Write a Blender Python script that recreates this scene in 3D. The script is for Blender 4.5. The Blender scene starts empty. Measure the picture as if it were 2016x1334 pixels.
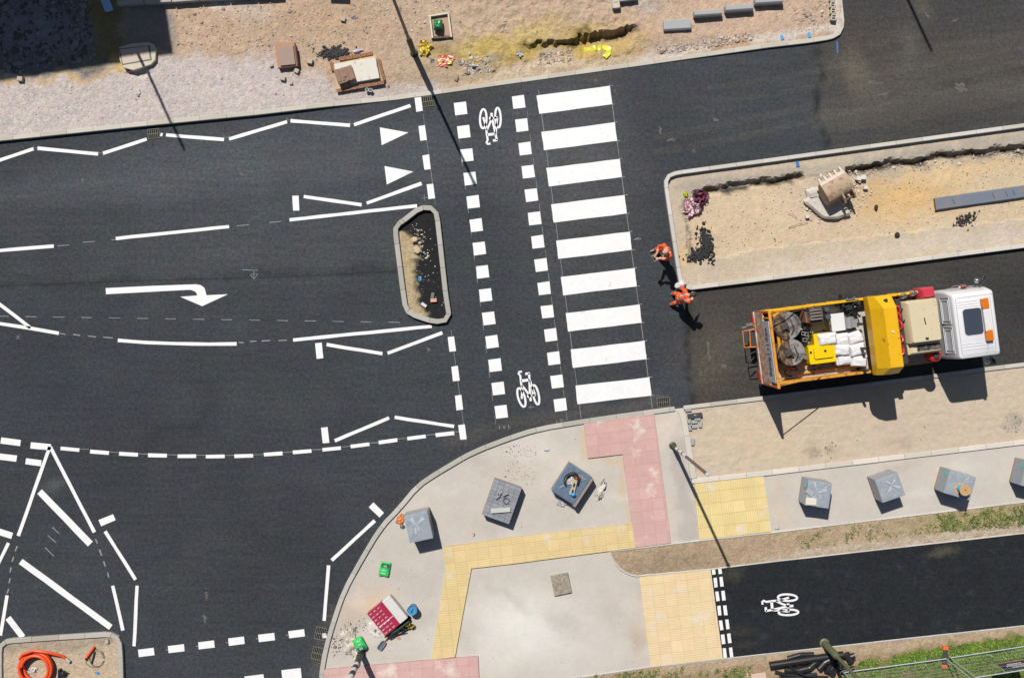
import bpy, bmesh, math, random
from mathutils import Vector, Matrix, Euler, noise
from mathutils.geometry import delaunay_2d_cdt
R = math.radians
random.seed(7)
scene = bpy.context.scene
COL = scene.collection
# survey frame: 57.5 survey units per metre on the road plane, drone 34 m up
S = 57.5; H = 34.0; NX = 1008.0; NY = 612.0
def W(px, py, h=0.0):
    k = 1 - h / H
    return Vector(((px - NX) * k / S, -((py - NY) * k + NY - 667) / S, h))
def lin(c):
    c /= 255.0
    return c / 12.92 if c <= .04045 else ((c + .055) / 1.055) ** 2.4
KL = 1.62
def A(r, g, b):                       # albedo of a surface that reads r,g,b in full sun
    return tuple(min(.82, lin(v) / KL) for v in (r, g, b))
def lerp(a, b, t): return a + (b - a) * t
def clerp(a, b, t): return tuple(a[i] + (b[i] - a[i]) * t for i in range(3))
def sstep(a, b, x):
    t = max(0., min(1., (x - a) / (b - a))) if a != b else float(x > a)
    return t * t * (3 - 2 * t)
def fb(x, y, s=1., o=4, z=0.):
    return noise.fractal(Vector((x * s, y * s, z)), 1.0, 2.0, o)
# ------------------------------------------------------------------ materials
MATS = {}
def mat(name, col=(.5, .5, .5), rough=.75, var=.1, scale=5., speck=.0, sscale=60., bump=0., bscale=40., metal=0.,
        attr=False, coat=0., vor=0., vscale=18., alpha=1., stain=None, sstain=2.5, samt=.5, trans=0., spec=.5, em=None, sp2=0., s2=10., streak=0., hue=0., hs=3.):
    if name in MATS: return MATS[name]
    m = bpy.data.materials.new(name); m.use_nodes = True
    nt = m.node_tree; N = nt.nodes; Lk = nt.links
    b = N['Principled BSDF']
    tc = N.new('ShaderNodeTexCoord')
    def nz(sc, det=5, rg=.6):
        n = N.new('ShaderNodeTexNoise'); n.inputs['Scale'].default_value = sc; n.inputs['Detail'].default_value = det
        n.inputs['Roughness'].default_value = rg; Lk.new(tc.outputs['Object'], n.inputs['Vector']); return n
    def mth(op, a, bb):
        n = N.new('ShaderNodeMath'); n.operation = op
        for i, v in enumerate((a, bb)):
            if isinstance(v, (int, float)): n.inputs[i].default_value = v
            else: Lk.new(v, n.inputs[i])
        return n.outputs[0]
    if attr:
        at = N.new('ShaderNodeAttribute'); at.attribute_name = 'Col'; cs = at.outputs['Color']
    else:
        rgb = N.new('ShaderNodeRGB'); rgb.outputs[0].default_value = (*col, 1); cs = rgb.outputs[0]
    if stain:
        n = nz(sstain, 8, .65); cr = N.new('ShaderNodeValToRGB')
        cr.color_ramp.elements[0].position = .62 - samt * .25; cr.color_ramp.elements[1].position = .72 - samt * .2
        Lk.new(n.outputs['Fac'], cr.inputs['Fac'])
        mx = N.new('ShaderNodeMixRGB'); Lk.new(cr.outputs['Color'], mx.inputs['Fac']); Lk.new(cs, mx.inputs['Color1'])
        mx.inputs['Color2'].default_value = (*stain, 1); cs = mx.outputs['Color']
    f = None
    n1 = nz(scale)
    f = mth('ADD', 1.0, mth('MULTIPLY', mth('SUBTRACT', n1.outputs['Fac'], .5), var * 3.0))
    if speck:
        n2 = nz(sscale, 3, .7)
        f = mth('MULTIPLY', f, mth('ADD', 1.0, mth('MULTIPLY', mth('SUBTRACT', n2.outputs['Fac'], .5), speck * 3.0)))
    if sp2:
        n3 = nz(s2, 2, .5)
        f = mth('MULTIPLY', f, mth('ADD', 1.0, mth('MULTIPLY', mth('SUBTRACT', n3.outputs['Fac'], .5), sp2 * 3.0)))
    if streak:
        mp = N.new('ShaderNodeMapping'); mp.inputs['Rotation'].default_value = (0, 0, -.12); mp.inputs['Scale'].default_value = (.22, 2.6, 1)
        Lk.new(tc.outputs['Object'], mp.inputs['Vector'])
        n4 = N.new('ShaderNodeTexNoise'); n4.inputs['Scale'].default_value = 2.2; n4.inputs['Detail'].default_value = 6; n4.inputs['Roughness'].default_value = .65
        Lk.new(mp.outputs[0], n4.inputs['Vector'])
        f = mth('MULTIPLY', f, mth('ADD', 1.0, mth('MULTIPLY', mth('SUBTRACT', n4.outputs['Fac'], .5), streak * 3.0)))
    vo = None
    if vor:
        vo = N.new('ShaderNodeTexVoronoi'); vo.inputs['Scale'].default_value = vscale
        Lk.new(tc.outputs['Object'], vo.inputs['Vector'])
        sp = N.new('ShaderNodeSeparateColor'); Lk.new(vo.outputs['Color'], sp.inputs[0])
        f = mth('MULTIPLY', f, mth('ADD', 1.0, mth('MULTIPLY', mth('SUBTRACT', sp.outputs[0], .5), vor)))
    vm = N.new('ShaderNodeVectorMath'); vm.operation = 'SCALE'
    if hue:
        nh = nz(hs, 4, .6); sb = N.new('ShaderNodeVectorMath'); sb.operation = 'MULTIPLY_ADD'; Lk.new(nh.outputs['Color'], sb.inputs[0])
        sb.inputs[1].default_value = (hue * 2,) * 3; sb.inputs[2].default_value = (1 - hue,) * 3
        ml = N.new('ShaderNodeVectorMath'); ml.operation = 'MULTIPLY'; Lk.new(cs, ml.inputs[0]); Lk.new(sb.outputs[0], ml.inputs[1]); cs = ml.outputs[0]
    Lk.new(cs, vm.inputs[0]); Lk.new(f, vm.inputs['Scale'])
    Lk.new(vm.outputs[0], b.inputs['Base Color'])
    b.inputs['Roughness'].default_value = rough; b.inputs['Metallic'].default_value = metal
    b.inputs['Coat Weight'].default_value = coat; b.inputs['Specular IOR Level'].default_value = spec
    if alpha < 1: b.inputs['Alpha'].default_value = alpha
    if trans: b.inputs['Transmission Weight'].default_value = trans
    if bump:
        nb = nz(bscale, 4, .6); bp = N.new('ShaderNodeBump')
        bp.inputs['Strength'].default_value = 1.0; bp.inputs['Distance'].default_value = bump
        h = nb.outputs['Fac']
        if vo: h = mth('SUBTRACT', h, mth('MULTIPLY', vo.outputs['Distance'], .9))
        Lk.new(h, bp.inputs['Height']); Lk.new(bp.outputs[0], b.inputs['Normal'])
    MATS[name] = m
    return m
# ------------------------------------------------------------------ mesh builder
class MB:
    def __init__(s): s.v = []; s.f = []; s.m = []; s.c = []; s.col = None
    def vert(s, p):
        s.v.append(tuple(p)); s.c.append(s.col or (1, 1, 1)); return len(s.v) - 1
    def face(s, idx, m=0): s.f.append(tuple(idx)); s.m.append(m)
    def poly(s, pts, m=0): s.face([s.vert(p) for p in pts], m)
    def box(s, cx, cy, cz, sx, sy, sz, rz=0, rx=0, ry=0, m=0, tx=1., ty=1.):
        M = Matrix.Translation((cx, cy, cz)) @ Euler((rx, ry, rz)).to_matrix().to_4x4()
        ix = []
        for z, k, l in ((-.5, 1, 1), (.5, tx, ty)):
            for x, y in ((-.5, -.5), (.5, -.5), (.5, .5), (-.5, .5)):
                ix.append(s.vert(M @ Vector((x * sx * k, y * sy * l, z * sz))))
        for q in ((3, 2, 1, 0), (4, 5, 6, 7), (0, 1, 5, 4), (1, 2, 6, 5), (2, 3, 7, 6), (3, 0, 4, 7)):
            s.face([ix[i] for i in q], m)
        return s
    def prism(s, pts, z0, z1, m=0):
        ar = sum(pts[i][0] * pts[(i + 1) % len(pts)][1] - pts[(i + 1) % len(pts)][0] * pts[i][1] for i in range(len(pts)))
        if ar < 0: pts = pts[::-1]
        lo = [s.vert((p[0], p[1], z0)) for p in pts]; hi = [s.vert((p[0], p[1], z1)) for p in pts]
        n = len(pts)
        s.face(hi, m); s.face(lo[::-1], m)
        for i in range(n):
            j = (i + 1) % n; s.face((lo[i], lo[j], hi[j], hi[i]), m)
        return s
    def loft(s, rings, m=0, cap=True, closed=True):
        ids = [[s.vert(p) for p in r] for r in rings]
        n = len(ids[0])
        for a, b in zip(ids, ids[1:]):
            for i in range(n if closed else n - 1):
                j = (i + 1) % n; s.face((a[i], a[j], b[j], b[i]), m)
        if cap and closed: s.face(ids[0][::-1], m); s.face(ids[-1], m)
        return s
    def cyl(s, p0, p1, r0, r1=None, n=14, m=0, cap=True):
        return s.tube([p0, p1], r0, n, m, r1=r1, cap=cap)
    def tube(s, path, r, n=8, m=0, closed=False, r1=None, cap=True):
        path = [Vector(p) for p in path]; rings = []; k = len(path)
        up = Vector((0, 0, 1))
        for i, p in enumerate(path):
            if closed: t = path[(i + 1) % k] - path[i - 1]
            else: t = path[min(i + 1, k - 1)] - path[max(i - 1, 0)]
            t.normalize()
            a = t.cross(up)
            if a.length < 1e-3: a = t.cross(Vector((0, 1, 0)))
            a.normalize(); b = a.cross(t)
            rr = r if r1 is None else lerp(r, r1, i / max(1, k - 1))
            rings.append([p + (a * math.cos(2 * math.pi * q / n) + b * math.sin(2 * math.pi * q / n)) * rr for q in range(n)])
        if closed: rings.append(rings[0])
        return s.loft(rings, m, cap and not closed)
    def lathe(s, prof, c=(0, 0, 0), n=24, m=0):
        c = Vector(c)
        return s.loft([[c + Vector((r * math.cos(2 * math.pi * q / n), r * math.sin(2 * math.pi * q / n), z)) for q in range(n)] for r, z in prof], m)
    def ball(s, c, r, n=12, m=0, rz=0):
        c = Vector(c); r = Vector(r) if hasattr(r, '__len__') else Vector((r, r, r)); rings = []
        for i in range(n // 2 + 1):
            t = -math.pi / 2 + math.pi * i / (n // 2); t = max(-1.55, min(1.55, t))
            ring = []
            for q in range(n):
                a = 2 * math.pi * q / n
                d = Vector((math.cos(t) * math.cos(a) * r.x, math.cos(t) * math.sin(a) * r.y, math.sin(t) * r.z))
                d.rotate(Euler((0, 0, rz))); ring.append(c + d)
            rings.append(ring)
        return s.loft(rings, m)
    def rock(s, c, r, m=0, flat=.7, rnd=random):
        c = Vector(c); n = 6
        a0 = rnd.uniform(0, 6.3); ex = rnd.uniform(.6, 1.2); ey = rnd.uniform(.6, 1.2)
        rings = []
        for zz, k in ((-.5, .75), (.1, 1.0), (.62, .62)):
            ring = []
            for q in range(n):
                a = a0 + 2 * math.pi * q / n; j = rnd.uniform(.72, 1.15) * k
                ring.append(c + Vector((math.cos(a) * r * ex * j, math.sin(a) * r * ey * j, r * flat * (zz + rnd.uniform(-.12, .12)))))
            rings.append(ring)
        return s.loft(rings, m)
def mesh_obj(name, mb, mats, parent=None, bevel=0., smooth=False, loc=None, rz=0., seg=2):
    me = bpy.data.meshes.new(name); me.from_pydata(mb.v, [], mb.f)
    mats = mats if isinstance(mats, (list, tuple)) else [mats]
    for m in mats: me.materials.append(m)
    if len(mats) > 1: me.polygons.foreach_set('material_index', mb.m)
    at = me.color_attributes.new('Col', 'FLOAT_COLOR', 'POINT')
    at.data.foreach_set('color', [x for c in mb.c for x in (*c, 1.)])
    if smooth:
        me.shade_smooth()
        me.set_sharp_from_angle(angle=R(38))
    me.update()
    o = bpy.data.objects.new(name, me); COL.objects.link(o)
    if parent: o.parent = parent
    if loc is not None: o.location = loc
    if rz: o.rotation_euler = (0, 0, rz)
    if bevel:
        bv = o.modifiers.new('Bevel', 'BEVEL'); bv.width = bevel; bv.segments = seg; bv.limit_method = 'ANGLE'; bv.angle_limit = R(40)
    return o
def tag(o, label, cat, group=None):
    o['label'] = label; o['category'] = cat
    if group: o['group'] = group
    return o
def struct(o): o['kind'] = 'structure'; return o
def stuff(o, label=None, cat=None):
    o['kind'] = 'stuff'
    if label: o['label'] = label
    if cat: o['category'] = cat
    return o
class Thing:
    def __init__(s, name, label, cat, loc, rz=0., group=None):
        s.o = bpy.data.objects.new(name, None); COL.objects.link(s.o)
        s.o.empty_display_size = .2
        s.loc = Vector(loc); s.rz = rz; s.o.location = loc; s.o.rotation_euler = (0, 0, rz)
        s.inv = (Matrix.Translation(s.loc) @ Matrix.Rotation(rz, 4, 'Z')).inverted()
        tag(s.o, label, cat, group)
    def L(s, px, py, h=0.): return s.inv @ W(px, py, h)
    def add(s, name, mb, mats, bevel=0., smooth=False, parent=None, label=None):
        o = mesh_obj(name, mb, mats, parent or s.o, bevel, smooth)
        if label: o['label'] = label
        return o
def copy_tree(o, parent=None):
    c = o.copy(); COL.objects.link(c)
    if parent: c.parent = parent
    for ch in list(o.children): copy_tree(ch, c)
    return c
def one(name, mb, mats, label, cat, loc, rz=0., group=None, bevel=0., smooth=False):
    return tag(mesh_obj(name, mb, mats, None, bevel, smooth, loc, rz), label, cat, group)
# ------------------------------------------------------------------ painted regions and sheets
def seg_d(px, py, pl):
    best = 1e9
    for (ax, ay), (bx, by) in zip(pl, pl[1:]):
        dx, dy = bx - ax, by - ay; l2 = dx * dx + dy * dy
        t = 0 if l2 == 0 else max(0, min(1, ((px - ax) * dx + (py - ay) * dy) / l2))
        d = math.hypot(px - ax - t * dx, py - ay - t * dy)
        if d < best: best = d
    return best
def inside(px, py, pl):
    r = False; j = len(pl) - 1
    for i in range(len(pl)):
        xi, yi = pl[i]; xj, yj = pl[j]
        if (yi > py) != (yj > py) and px < (xj - xi) * (py - yi) / (yj - yi) + xi: r = not r
        j = i
    return r
def paint(px, py, base, zones, warp=12., ws=.02):
    wx = px + warp * fb(px, py, ws, 3, 3.1) * 1.6; wy = py + warp * fb(px, py, ws, 3, 9.7) * 1.6
    c = base
    for z in zones:
        k, g, col, soft = z[:4]; st = z[4] if len(z) > 4 else 1.
        if k == 'E':
            cx, cy, rx, ry, an = g
            ca, sa = math.cos(R(an)), math.sin(R(an)); dx, dy = wx - cx, wy - cy
            d = math.hypot((dx * ca + dy * sa) / rx, (-dx * sa + dy * ca) / ry)
            w = 1 - sstep(1 - soft, 1 + soft, d)
        elif k == 'P':
            d = seg_d(wx, wy, g + [g[0]]); d = d if inside(wx, wy, g) else -d
            w = sstep(-soft, soft, d)
        else:
            pl, wd = g
            w = 1 - sstep(max(0, wd - soft), wd + soft, seg_d(wx, wy, pl))
        if w > 0: c = clerp(c, col, w * st)
    return c
def sheet(name, poly, zf, cf, m, sp=.13, holes=(), skirt=0., frame=(-60, -60, 2076, 1394)):
    pts = []; edges = []
    def ring(pl):
        o = len(pts); n = 0; full = []
        for i in range(len(pl)):
            a = pl[i]; b = pl[(i + 1) % len(pl)]
            L_ = math.hypot(b[0] - a[0], b[1] - a[1]) / S
            far = not (-100 < a[0] < 2120 and -100 < a[1] < 1440 and -100 < b[0] < 2120 and -100 < b[1] < 1440)
            k = max(1, int(L_ / (sp * 4 if far else sp)))
            for q in range(k): full.append((lerp(a[0], b[0], q / k), lerp(a[1], b[1], q / k)))
        for p in full: pts.append(p)
        n = len(full)
        for i in range(n): edges.append((o + i, o + (i + 1) % n))
        return full
    bound = ring(poly)
    for h in holes: ring(h)
    xs = [p[0] for p in poly]; ys = [p[1] for p in poly]
    st = sp * S
    x = max(min(xs), frame[0])
    rnd = random.Random(3)
    while x < min(max(xs), frame[2]):
        y = max(min(ys), frame[1])
        while y < min(max(ys), frame[3]):
            qx = x + rnd.uniform(-.3, .3) * st; qy = y + rnd.uniform(-.3, .3) * st
            if inside(qx, qy, poly) and not any(inside(qx, qy, h) for h in holes): pts.append((qx, qy))
            y += st
        x += st
    vs, es, fs, *_ = delaunay_2d_cdt([Vector(p) for p in pts], edges, [], 1, .01)
    mb = MB()
    for v in vs:
        mb.col = cf(v.x, v.y)
        p = W(v.x, v.y); mb.vert((p.x, p.y, zf(v.x, v.y)))
    for f in fs:
        c = sum((vs[i] for i in f), Vector((0, 0))) / 3
        if any(inside(c.x, c.y, h) for h in holes): continue
        a, b, d = (Vector(mb.v[i]) for i in f)
        mb.face(f if (b - a).cross(d - a).z > 0 else f[::-1])
    if skirt:
        for i in range(len(bound)):
            a = bound[i]; b = bound[(i + 1) % len(bound)]
            pa = W(*a); pb = W(*b); za = zf(*a); zb = zf(*b)
            mb.col = cf(*a)
            mb.poly([(pa.x, pa.y, za), (pb.x, pb.y, zb), (pb.x, pb.y, zb - skirt), (pa.x, pa.y, za - skirt)])
    return mesh_obj(name, mb, m)
def resample(pts, step):
    out = [Vector(pts[0])]
    for a, b in zip(pts, pts[1:]):
        a = Vector(a); b = Vector(b); n = max(1, int((b - a).length / step))
        for q in range(1, n + 1): out.append(a.lerp(b, q / n))
    return out
def smooth_pl(pl, it=2):
    for _ in range(it):
        o = [pl[0]]
        for a, b in zip(pl, pl[1:]):
            o.append((a[0] * .75 + b[0] * .25, a[1] * .75 + b[1] * .25)); o.append((a[0] * .25 + b[0] * .75, a[1] * .25 + b[1] * .75))
        o.append(pl[-1]); pl = o
    return pl
def kerb(name, pl, w, zt, zb=-.05, stone=.915, m=None, base=(190, 186, 178), closed=False, var=9, parent=None):
    """a run of kerb stones along a line; zt is a height or a function of (px,py)"""
    zf = zt if callable(zt) else (lambda x, y: zt)
    if closed: pl = pl + [pl[0]]
    pts = resample([Vector((*W(x, y).xy, 0)) for x, y in pl], .09)
    hts = []
    for p in pts: hts.append(zf(p.x * S + 1008, 667 - p.y * S))
    mb = MB(); rnd = random.Random(hash(name) % 1000 if False else len(pl))
    cum = [0.]
    for a, b in zip(pts, pts[1:]): cum.append(cum[-1] + (b - a).length)
    def at(d):
        for i in range(len(cum) - 1):
            if cum[i + 1] >= d:
                t = (d - cum[i]) / max(1e-6, cum[i + 1] - cum[i])
                i0 = max(0, i - 1); i1 = min(len(pts) - 1, i + 2)
                tg = (pts[i1] - pts[i0]).normalized()
                return pts[i].lerp(pts[i + 1], t), tg, lerp(hts[i], hts[i + 1], t)
        return pts[-1], (pts[-1] - pts[-2]).normalized(), hts[-1]
    d = 0.; tot = cum[-1]
    while d < tot - .05:
        e = min(tot, d + stone * rnd.uniform(.97, 1.03)); g = .005
        k = rnd.uniform(-var, var); mb.col = A(base[0] + k, base[1] + k, base[2] + k * 1.1)
        dz = rnd.uniform(-.003, .003); n = max(2, int((e - d) / .22)); rings = []
        for q in range(n + 1):
            p, t, h = at(lerp(d + g, e - g, q / n)); h += dz
            nn = Vector((-t.y, t.x, 0)); c = .012; hw = w / 2
            rings.append([p + nn * a + Vector((0, 0, z)) for a, z in ((hw, zb), (-hw, zb), (-hw, h - c), (-hw + c, h), (hw - c, h), (hw, h - c))])
        rings = [r[::-1] for r in rings]
        mb.loft(rings); d = e
    return mesh_obj(name, mb, m, parent)
# ------------------------------------------------------------------ shared materials
M_soil = mat('soil', attr=True, rough=.95, var=.07, scale=.9, speck=.16, sscale=24, vor=.22, vscale=14, bump=.014, bscale=22, spec=.2, sp2=.16, s2=7, hue=.12, hs=4)
M_bed = mat('screeded_bed', attr=True, rough=.92, var=.045, scale=1.4, speck=.07, sscale=28, bump=.005, bscale=25, spec=.2, sp2=.04, s2=6, hue=.05, hs=2.5)
M_sand = mat('raked_sand', attr=True, rough=.95, var=.05, scale=2.2, speck=.08, sscale=22, bump=.018, bscale=8, spec=.2, sp2=.07, s2=6, hue=.09, hs=3)
M_asph = mat('asphalt', attr=True, rough=.85, var=.15, scale=.5, speck=.75, sscale=24, bump=.003, bscale=40, spec=.15, sp2=.34, s2=8.5, streak=.20, hue=.16, hs=1.2)
M_isl = mat('island_soil', attr=True, rough=.95, var=.06, scale=1.1, speck=.10, sscale=24, vor=.10, vscale=14, bump=.008, bscale=18, spec=.2, sp2=.10, s2=6, hue=.11, hs=4)
M_kerb = mat('kerb_concrete', attr=True, rough=.85, var=.06, scale=3, speck=.12, sscale=40, bump=.002, bscale=60)
M_paint = mat('road_paint', A(250, 250, 249), rough=.6, var=.05, scale=1.8, speck=.08, sscale=30, sp2=.05, s2=5, stain=A(206, 206, 202), sstain=3.5, samt=.0)
M_chalk = mat('chalk', A(150, 152, 152), rough=.9, var=.2, scale=9, speck=.5, sscale=25)
M_conc = mat('concrete', A(190, 186, 178), rough=.88, var=.10, scale=5, speck=.16, sscale=45, bump=.003, bscale=50)
M_white = mat('white_stuff', A(238, 238, 236), rough=.6, var=.05, scale=8)
M_black = mat('black_plastic', (.012, .012, .014), rough=.45, var=.2, scale=6)
M_dark = mat('dark_void', (.004, .004, .004), rough=.9, var=0)
M_iron = mat('cast_iron', A(70, 68, 60), rough=.6, var=.2, scale=20, metal=.4)
M_tar = mat('tarmac_crumb', (.012, .012, .013), rough=.7, var=.3, scale=30, bump=.006, bscale=50)
M_stone = mat('stone_bits', attr=True, rough=.9, var=.12, scale=20, speck=.1, sscale=60)
# ------------------------------------------------------------------ lines of the plan
K1 = [(-600, 337), (0, 275), (250, 249), (504, 224), (640, 208), (780, 193), (860, 182), (1008, 161), (1260, 126), (1512, 91), (1590, 82),
      (1635, 75), (1651, 66), (1657, 50), (1652, 0), (1640, -120), (1600, -500)]
K2 = [(2700, 150), (2016, 248), (1760, 283), (1512, 317), (1335, 341), (1318, 345), (1310, 355), (1311, 372), (1318, 420), (1330, 500), (1338, 552),
      (1344, 563), (1358, 567), (1512, 548), (1760, 517), (2016, 484), (2700, 395)]
K4 = [(795, 435), (826, 411), (843, 408), (856, 413), (861, 425), (866, 470), (872, 525), (878, 580), (884, 618), (880, 629), (869, 633), (851, 632),
      (820, 622), (806, 616), (799, 606), (793, 565), (786, 510), (779, 455), (781, 444)]
K5 = [(-60, 1320), (-20, 1262), (6, 1251), (60, 1259), (15, 1258), ]
K5 = [(3, 1360), (3, 1276), (6, 1265), (18, 1259), (120, 1252), (215, 1246), (231, 1250), (238, 1263), (240, 1290), (242, 1360)]
K3 = [(622, 1800), (632, 1334), (642, 1275), (658, 1220), (678, 1162), (712, 1100), (750, 1037), (785, 1001), (822, 956), (855, 934), (883, 917), (931, 889),
      (1007, 860), (1058, 844), (1148, 829), (1225, 818), (1328, 804)]
K3B = [(1345, 802), (1511, 782), (1760, 750), (1942, 726), (2016, 717), (2700, 628)]
K3A = [(1338, 806), (1344, 818), (1351, 855), (1358, 898), (1365, 940)]
K3C = [(1362, 946), (1511, 930), (1760, 900), (2016, 869), (2700, 788)]
E1 = [(1200, 1084), (1376, 1063), (1512, 1048), (2016, 987), (2700, 905)]
EC = [(1200, 1084), (1202, 1092), (1209, 1105), (1220, 1118), (1235, 1128), (1248, 1132), (1257, 1132.5)]
E2 = [(1257, 1132), (1398, 1119), (1512, 1105), (2016, 1048), (2700, 970)]
E3 = [(940, 1362), (1130, 1333), (1279, 1311), (1423, 1295), (1512, 1285), (2016, 1230), (2700, 1150)]
# ------------------------------------------------------------------ terrain round the site
g = MB(); g.col = A(176, 156, 130)
g.poly([(-250, -250, -.55), (250, -250, -.55), (250, 250, -.55), (-250, 250, -.55)])
struct(mesh_obj('ground', g, M_soil))
# ------------------------------------------------------------------ carriageway
NOMARK = None
road_base = A(66, 69.5, 74)
ROADZ = [
    ('P', [(1606, -600), (1606, 85), (1622, 330), (2700, 330), (2700, -600)], A(74, 73, 73), 5, 1.),
    ('P', [(1348, 520), (1360, 700), (1356, 815), (2700, 700), (2700, 380)], A(70, 68, 66), 5, 1.),
    ('E', (620, 330, 420, 90, -6), A(85, 89, 94), .7, .8),
    ('E', (320, 340, 220, 60, -6), A(86, 90, 95), .7, .7),
    ('E', (520, 490, 300, 60, -4), A(80, 82.5, 86), .8, .7),
    ('E', (60, 740, 260, 120, 0), A(60, 63.5, 71), .7, .7),
    ('E', (330, 960, 420, 130, 0), A(60, 62, 68), .7, .6),
    ('E', (500, 1150, 260, 120, 0), A(62, 64.5, 69), .6, .7),
    ('E', (1130, 320, 130, 150, 5), A(90, 91, 94), .8, .8),
    ('E', (1160, 560, 90, 220, 5), A(76, 77.5, 79), .8, .6),
    ('S', ([(0, 372), (300, 352), (700, 316)], 14), A(90, 93, 96), 14, .4), ('S', ([(0, 430), (400, 400), (800, 356)], 10), A(66, 69, 73), 10, .5),
    ('S', ([(420, 805), (330, 850), (250, 900)], 7), A(52, 54, 58), 12, .3),
    ('E', (1430, 210, 240, 90, -8), A(71, 73, 77), .7, .7),
    ('E', (1960, 620, 120, 80, 0), A(58, 57, 58), .7, .8),
    ('S', ([(1680, 100), (1690, 140), (1688, 180)], 12), A(100, 95, 84), 12, .5),
    ('S', ([(1720, 85), (1770, 70), (1800, 85), (1806, 150)], 9), A(98, 95, 86), 9, .5),
    ('E', (1632, 125, 16, 11, 0), A(96, 93, 80), .9, .5),
    ('E', (1920, 130, 60, 30, 20), A(88, 85, 78), .9, .7),
    ('E', (1815, 20, 22, 14, 40), A(104, 98, 86), .9, .8), ('E', (1735, 140, 110, 70, 0), A(84, 79, 70), .9, .75), ('E', (1690, 150, 20, 46, -8), A(112, 104, 90), .95, .7), ('E', (1790, 110, 14, 40, -12), A(106, 102, 90), .95, .6), ('E', (1880, 160, 150, 60, -10), A(82, 79, 74), .9, .6),
    ('S', ([(1620, 235), (1760, 210), (1900, 185), (2100, 150)], 16), A(92, 90, 86), 18, .8),
    ('S', ([(1720, 165), (1850, 120), (2050, 90)], 22), A(88, 85, 82), 22, .7),
    ('E', (1400, 700, 30, 70, 5), A(92, 84, 70), .9, .6),
    ('E', (1440, 690, 90, 60, 0), A(84, 80, 72), .9, .5),
    ('S', ([(880, 870), (950, 850), (1140, 815), (1290, 795)], 10), A(92, 89, 85), 12, .6),
    ('S', ([(620, 1330), (650, 1200)], 10), A(92, 89, 85), 12, .5),
    ('E', (102, 950, 16, 11, 0), A(110, 112, 114), .9, .5),
    ('S', ([(860, 195), (1010, 168), (1200, 140)], 10), A(84, 82, 78), 10, .5),
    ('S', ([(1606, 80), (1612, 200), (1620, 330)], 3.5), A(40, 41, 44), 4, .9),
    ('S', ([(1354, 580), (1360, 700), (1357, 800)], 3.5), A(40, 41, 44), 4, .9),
    ('S', ([(0, 560), (300, 548), (780, 530)], 5), A(50, 51, 55), 5, .6),
]
RP = K1 + [(2700, -500), (2700, 1800), (-600, 1800)]
HOLES = [K2, K4, K5 + [(242, 1700), (3, 1700)]]
def road_col(x, y):
    c = paint(x, y, road_base, ROADZ, 10, .012)
    k = 1 + .10 * fb(x, y, .004, 3, 2.) + .07 * fb(x * .3, y * 2.2, .01, 3, 5.)
    return tuple(v * k for v in c)
road = struct(sheet('road', RP, lambda x, y: 0., road_col, M_asph, .20, HOLES))
# ------------------------------------------------------------------ north: stripped verge with trench
def k1z(x, y):
    return max(.025, lerp(.135, .03, sstep(560, 800, x)) if x < 1240 else lerp(.03, .10, sstep(1240, 1560, x)))
NZ = [
    ('P', [(-700, 90), (150, 150), (330, 112), (500, 108), (620, 150), (660, 185), (760, 178), (870, 165), (870, 230), (-700, 400)], A(205, 194, 188), 16, 1.),
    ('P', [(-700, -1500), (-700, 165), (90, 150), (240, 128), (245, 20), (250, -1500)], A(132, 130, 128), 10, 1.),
    ('P', [(160, -30), (240, -30), (242, 125), (160, 110)], A(150, 134, 84), 26, .9),
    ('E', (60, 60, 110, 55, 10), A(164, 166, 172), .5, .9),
    ('P', [(248, 14), (345, 12), (350, 105), (320, 96), (250, 96)], A(150, 144, 140), 6, .9),
    ('E', (235, 128, 16, 20, 0), A(214, 186, 120), .5, .9),
    ('S', ([(0, 168), (100, 158), (230, 142)], 5), A(205, 172, 122), 5, .8),
    ('E', (440, 8, 34, 14, 0), A(238, 232, 226), .6, .9),
    ('E', (495, 20, 60, 26, 0), A(206, 194, 184), .7, .7),
    ('E', (420, 60, 80, 45, 0), A(202, 174, 148), .7, .7),
    ('E', (640, 40, 130, 40, 10), A(196, 168, 138), .8, .7),
    ('E', (905, 108, 70, 24, -10), A(196, 172, 104), .6, .85),
    ('E', (960, 85, 50, 20, 0), A(205, 180, 112), .7, .8),
    ('E', (1020, 110, 120, 28, -8), A(194, 168, 94), .6, .9),
    ('E', (1050, 65, 60, 22, -15), A(206, 182, 116), .7, .7),
    ('E', (1180, 90, 95, 34, -8), A(192, 164, 88), .5, .95),
    ('E', (1090, 110, 36, 10, -10), A(184, 174, 160), .6, .8),
    ('E', (940, 128, 40, 14, 0), A(186, 178, 168), .6, .7),
    ('E', (870, 100, 34, 16, 20), A(158, 132, 96), .7, .7),
    ('E', (1420, 40, 190, 60, -8), A(208, 180, 156), .8, .8),
    ('E', (1350, 92, 70, 14, -8), A(190, 178, 168), .6, .7),
    ('E', (1250, 10, 40, 14, 0), A(188, 180, 176), .8, .7),
    ('E', (1440, 93, 30, 6, -8), A(186, 146, 98), .6, .9),
    ('S', ([(900, 168), (1080, 136), (1260, 116)], 7), A(216, 196, 168), 6, .9),
    ('S', ([(1260, 116), (1400, 95)], 5), A(226, 214, 200), 5, .9),
    ('S', ([(1480, 83), (1560, 72), (1632, 62), (1640, 40), (1636, -100)], 8), A(220, 208, 196), 5, .9),
    ('S', ([(1030, 95), (1060, 88), (1100, 87), (1135, 80), (1160, 72), (1200, 69), (1228, 61), (1250, 53)], 3), A(92, 78, 50), 4, .8),  # dark strip paints the undercut's shade onto the trench wall
    ('S', ([(700, 186), (860, 168)], 6), A(204, 192, 180), 6, .8),
]
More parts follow.
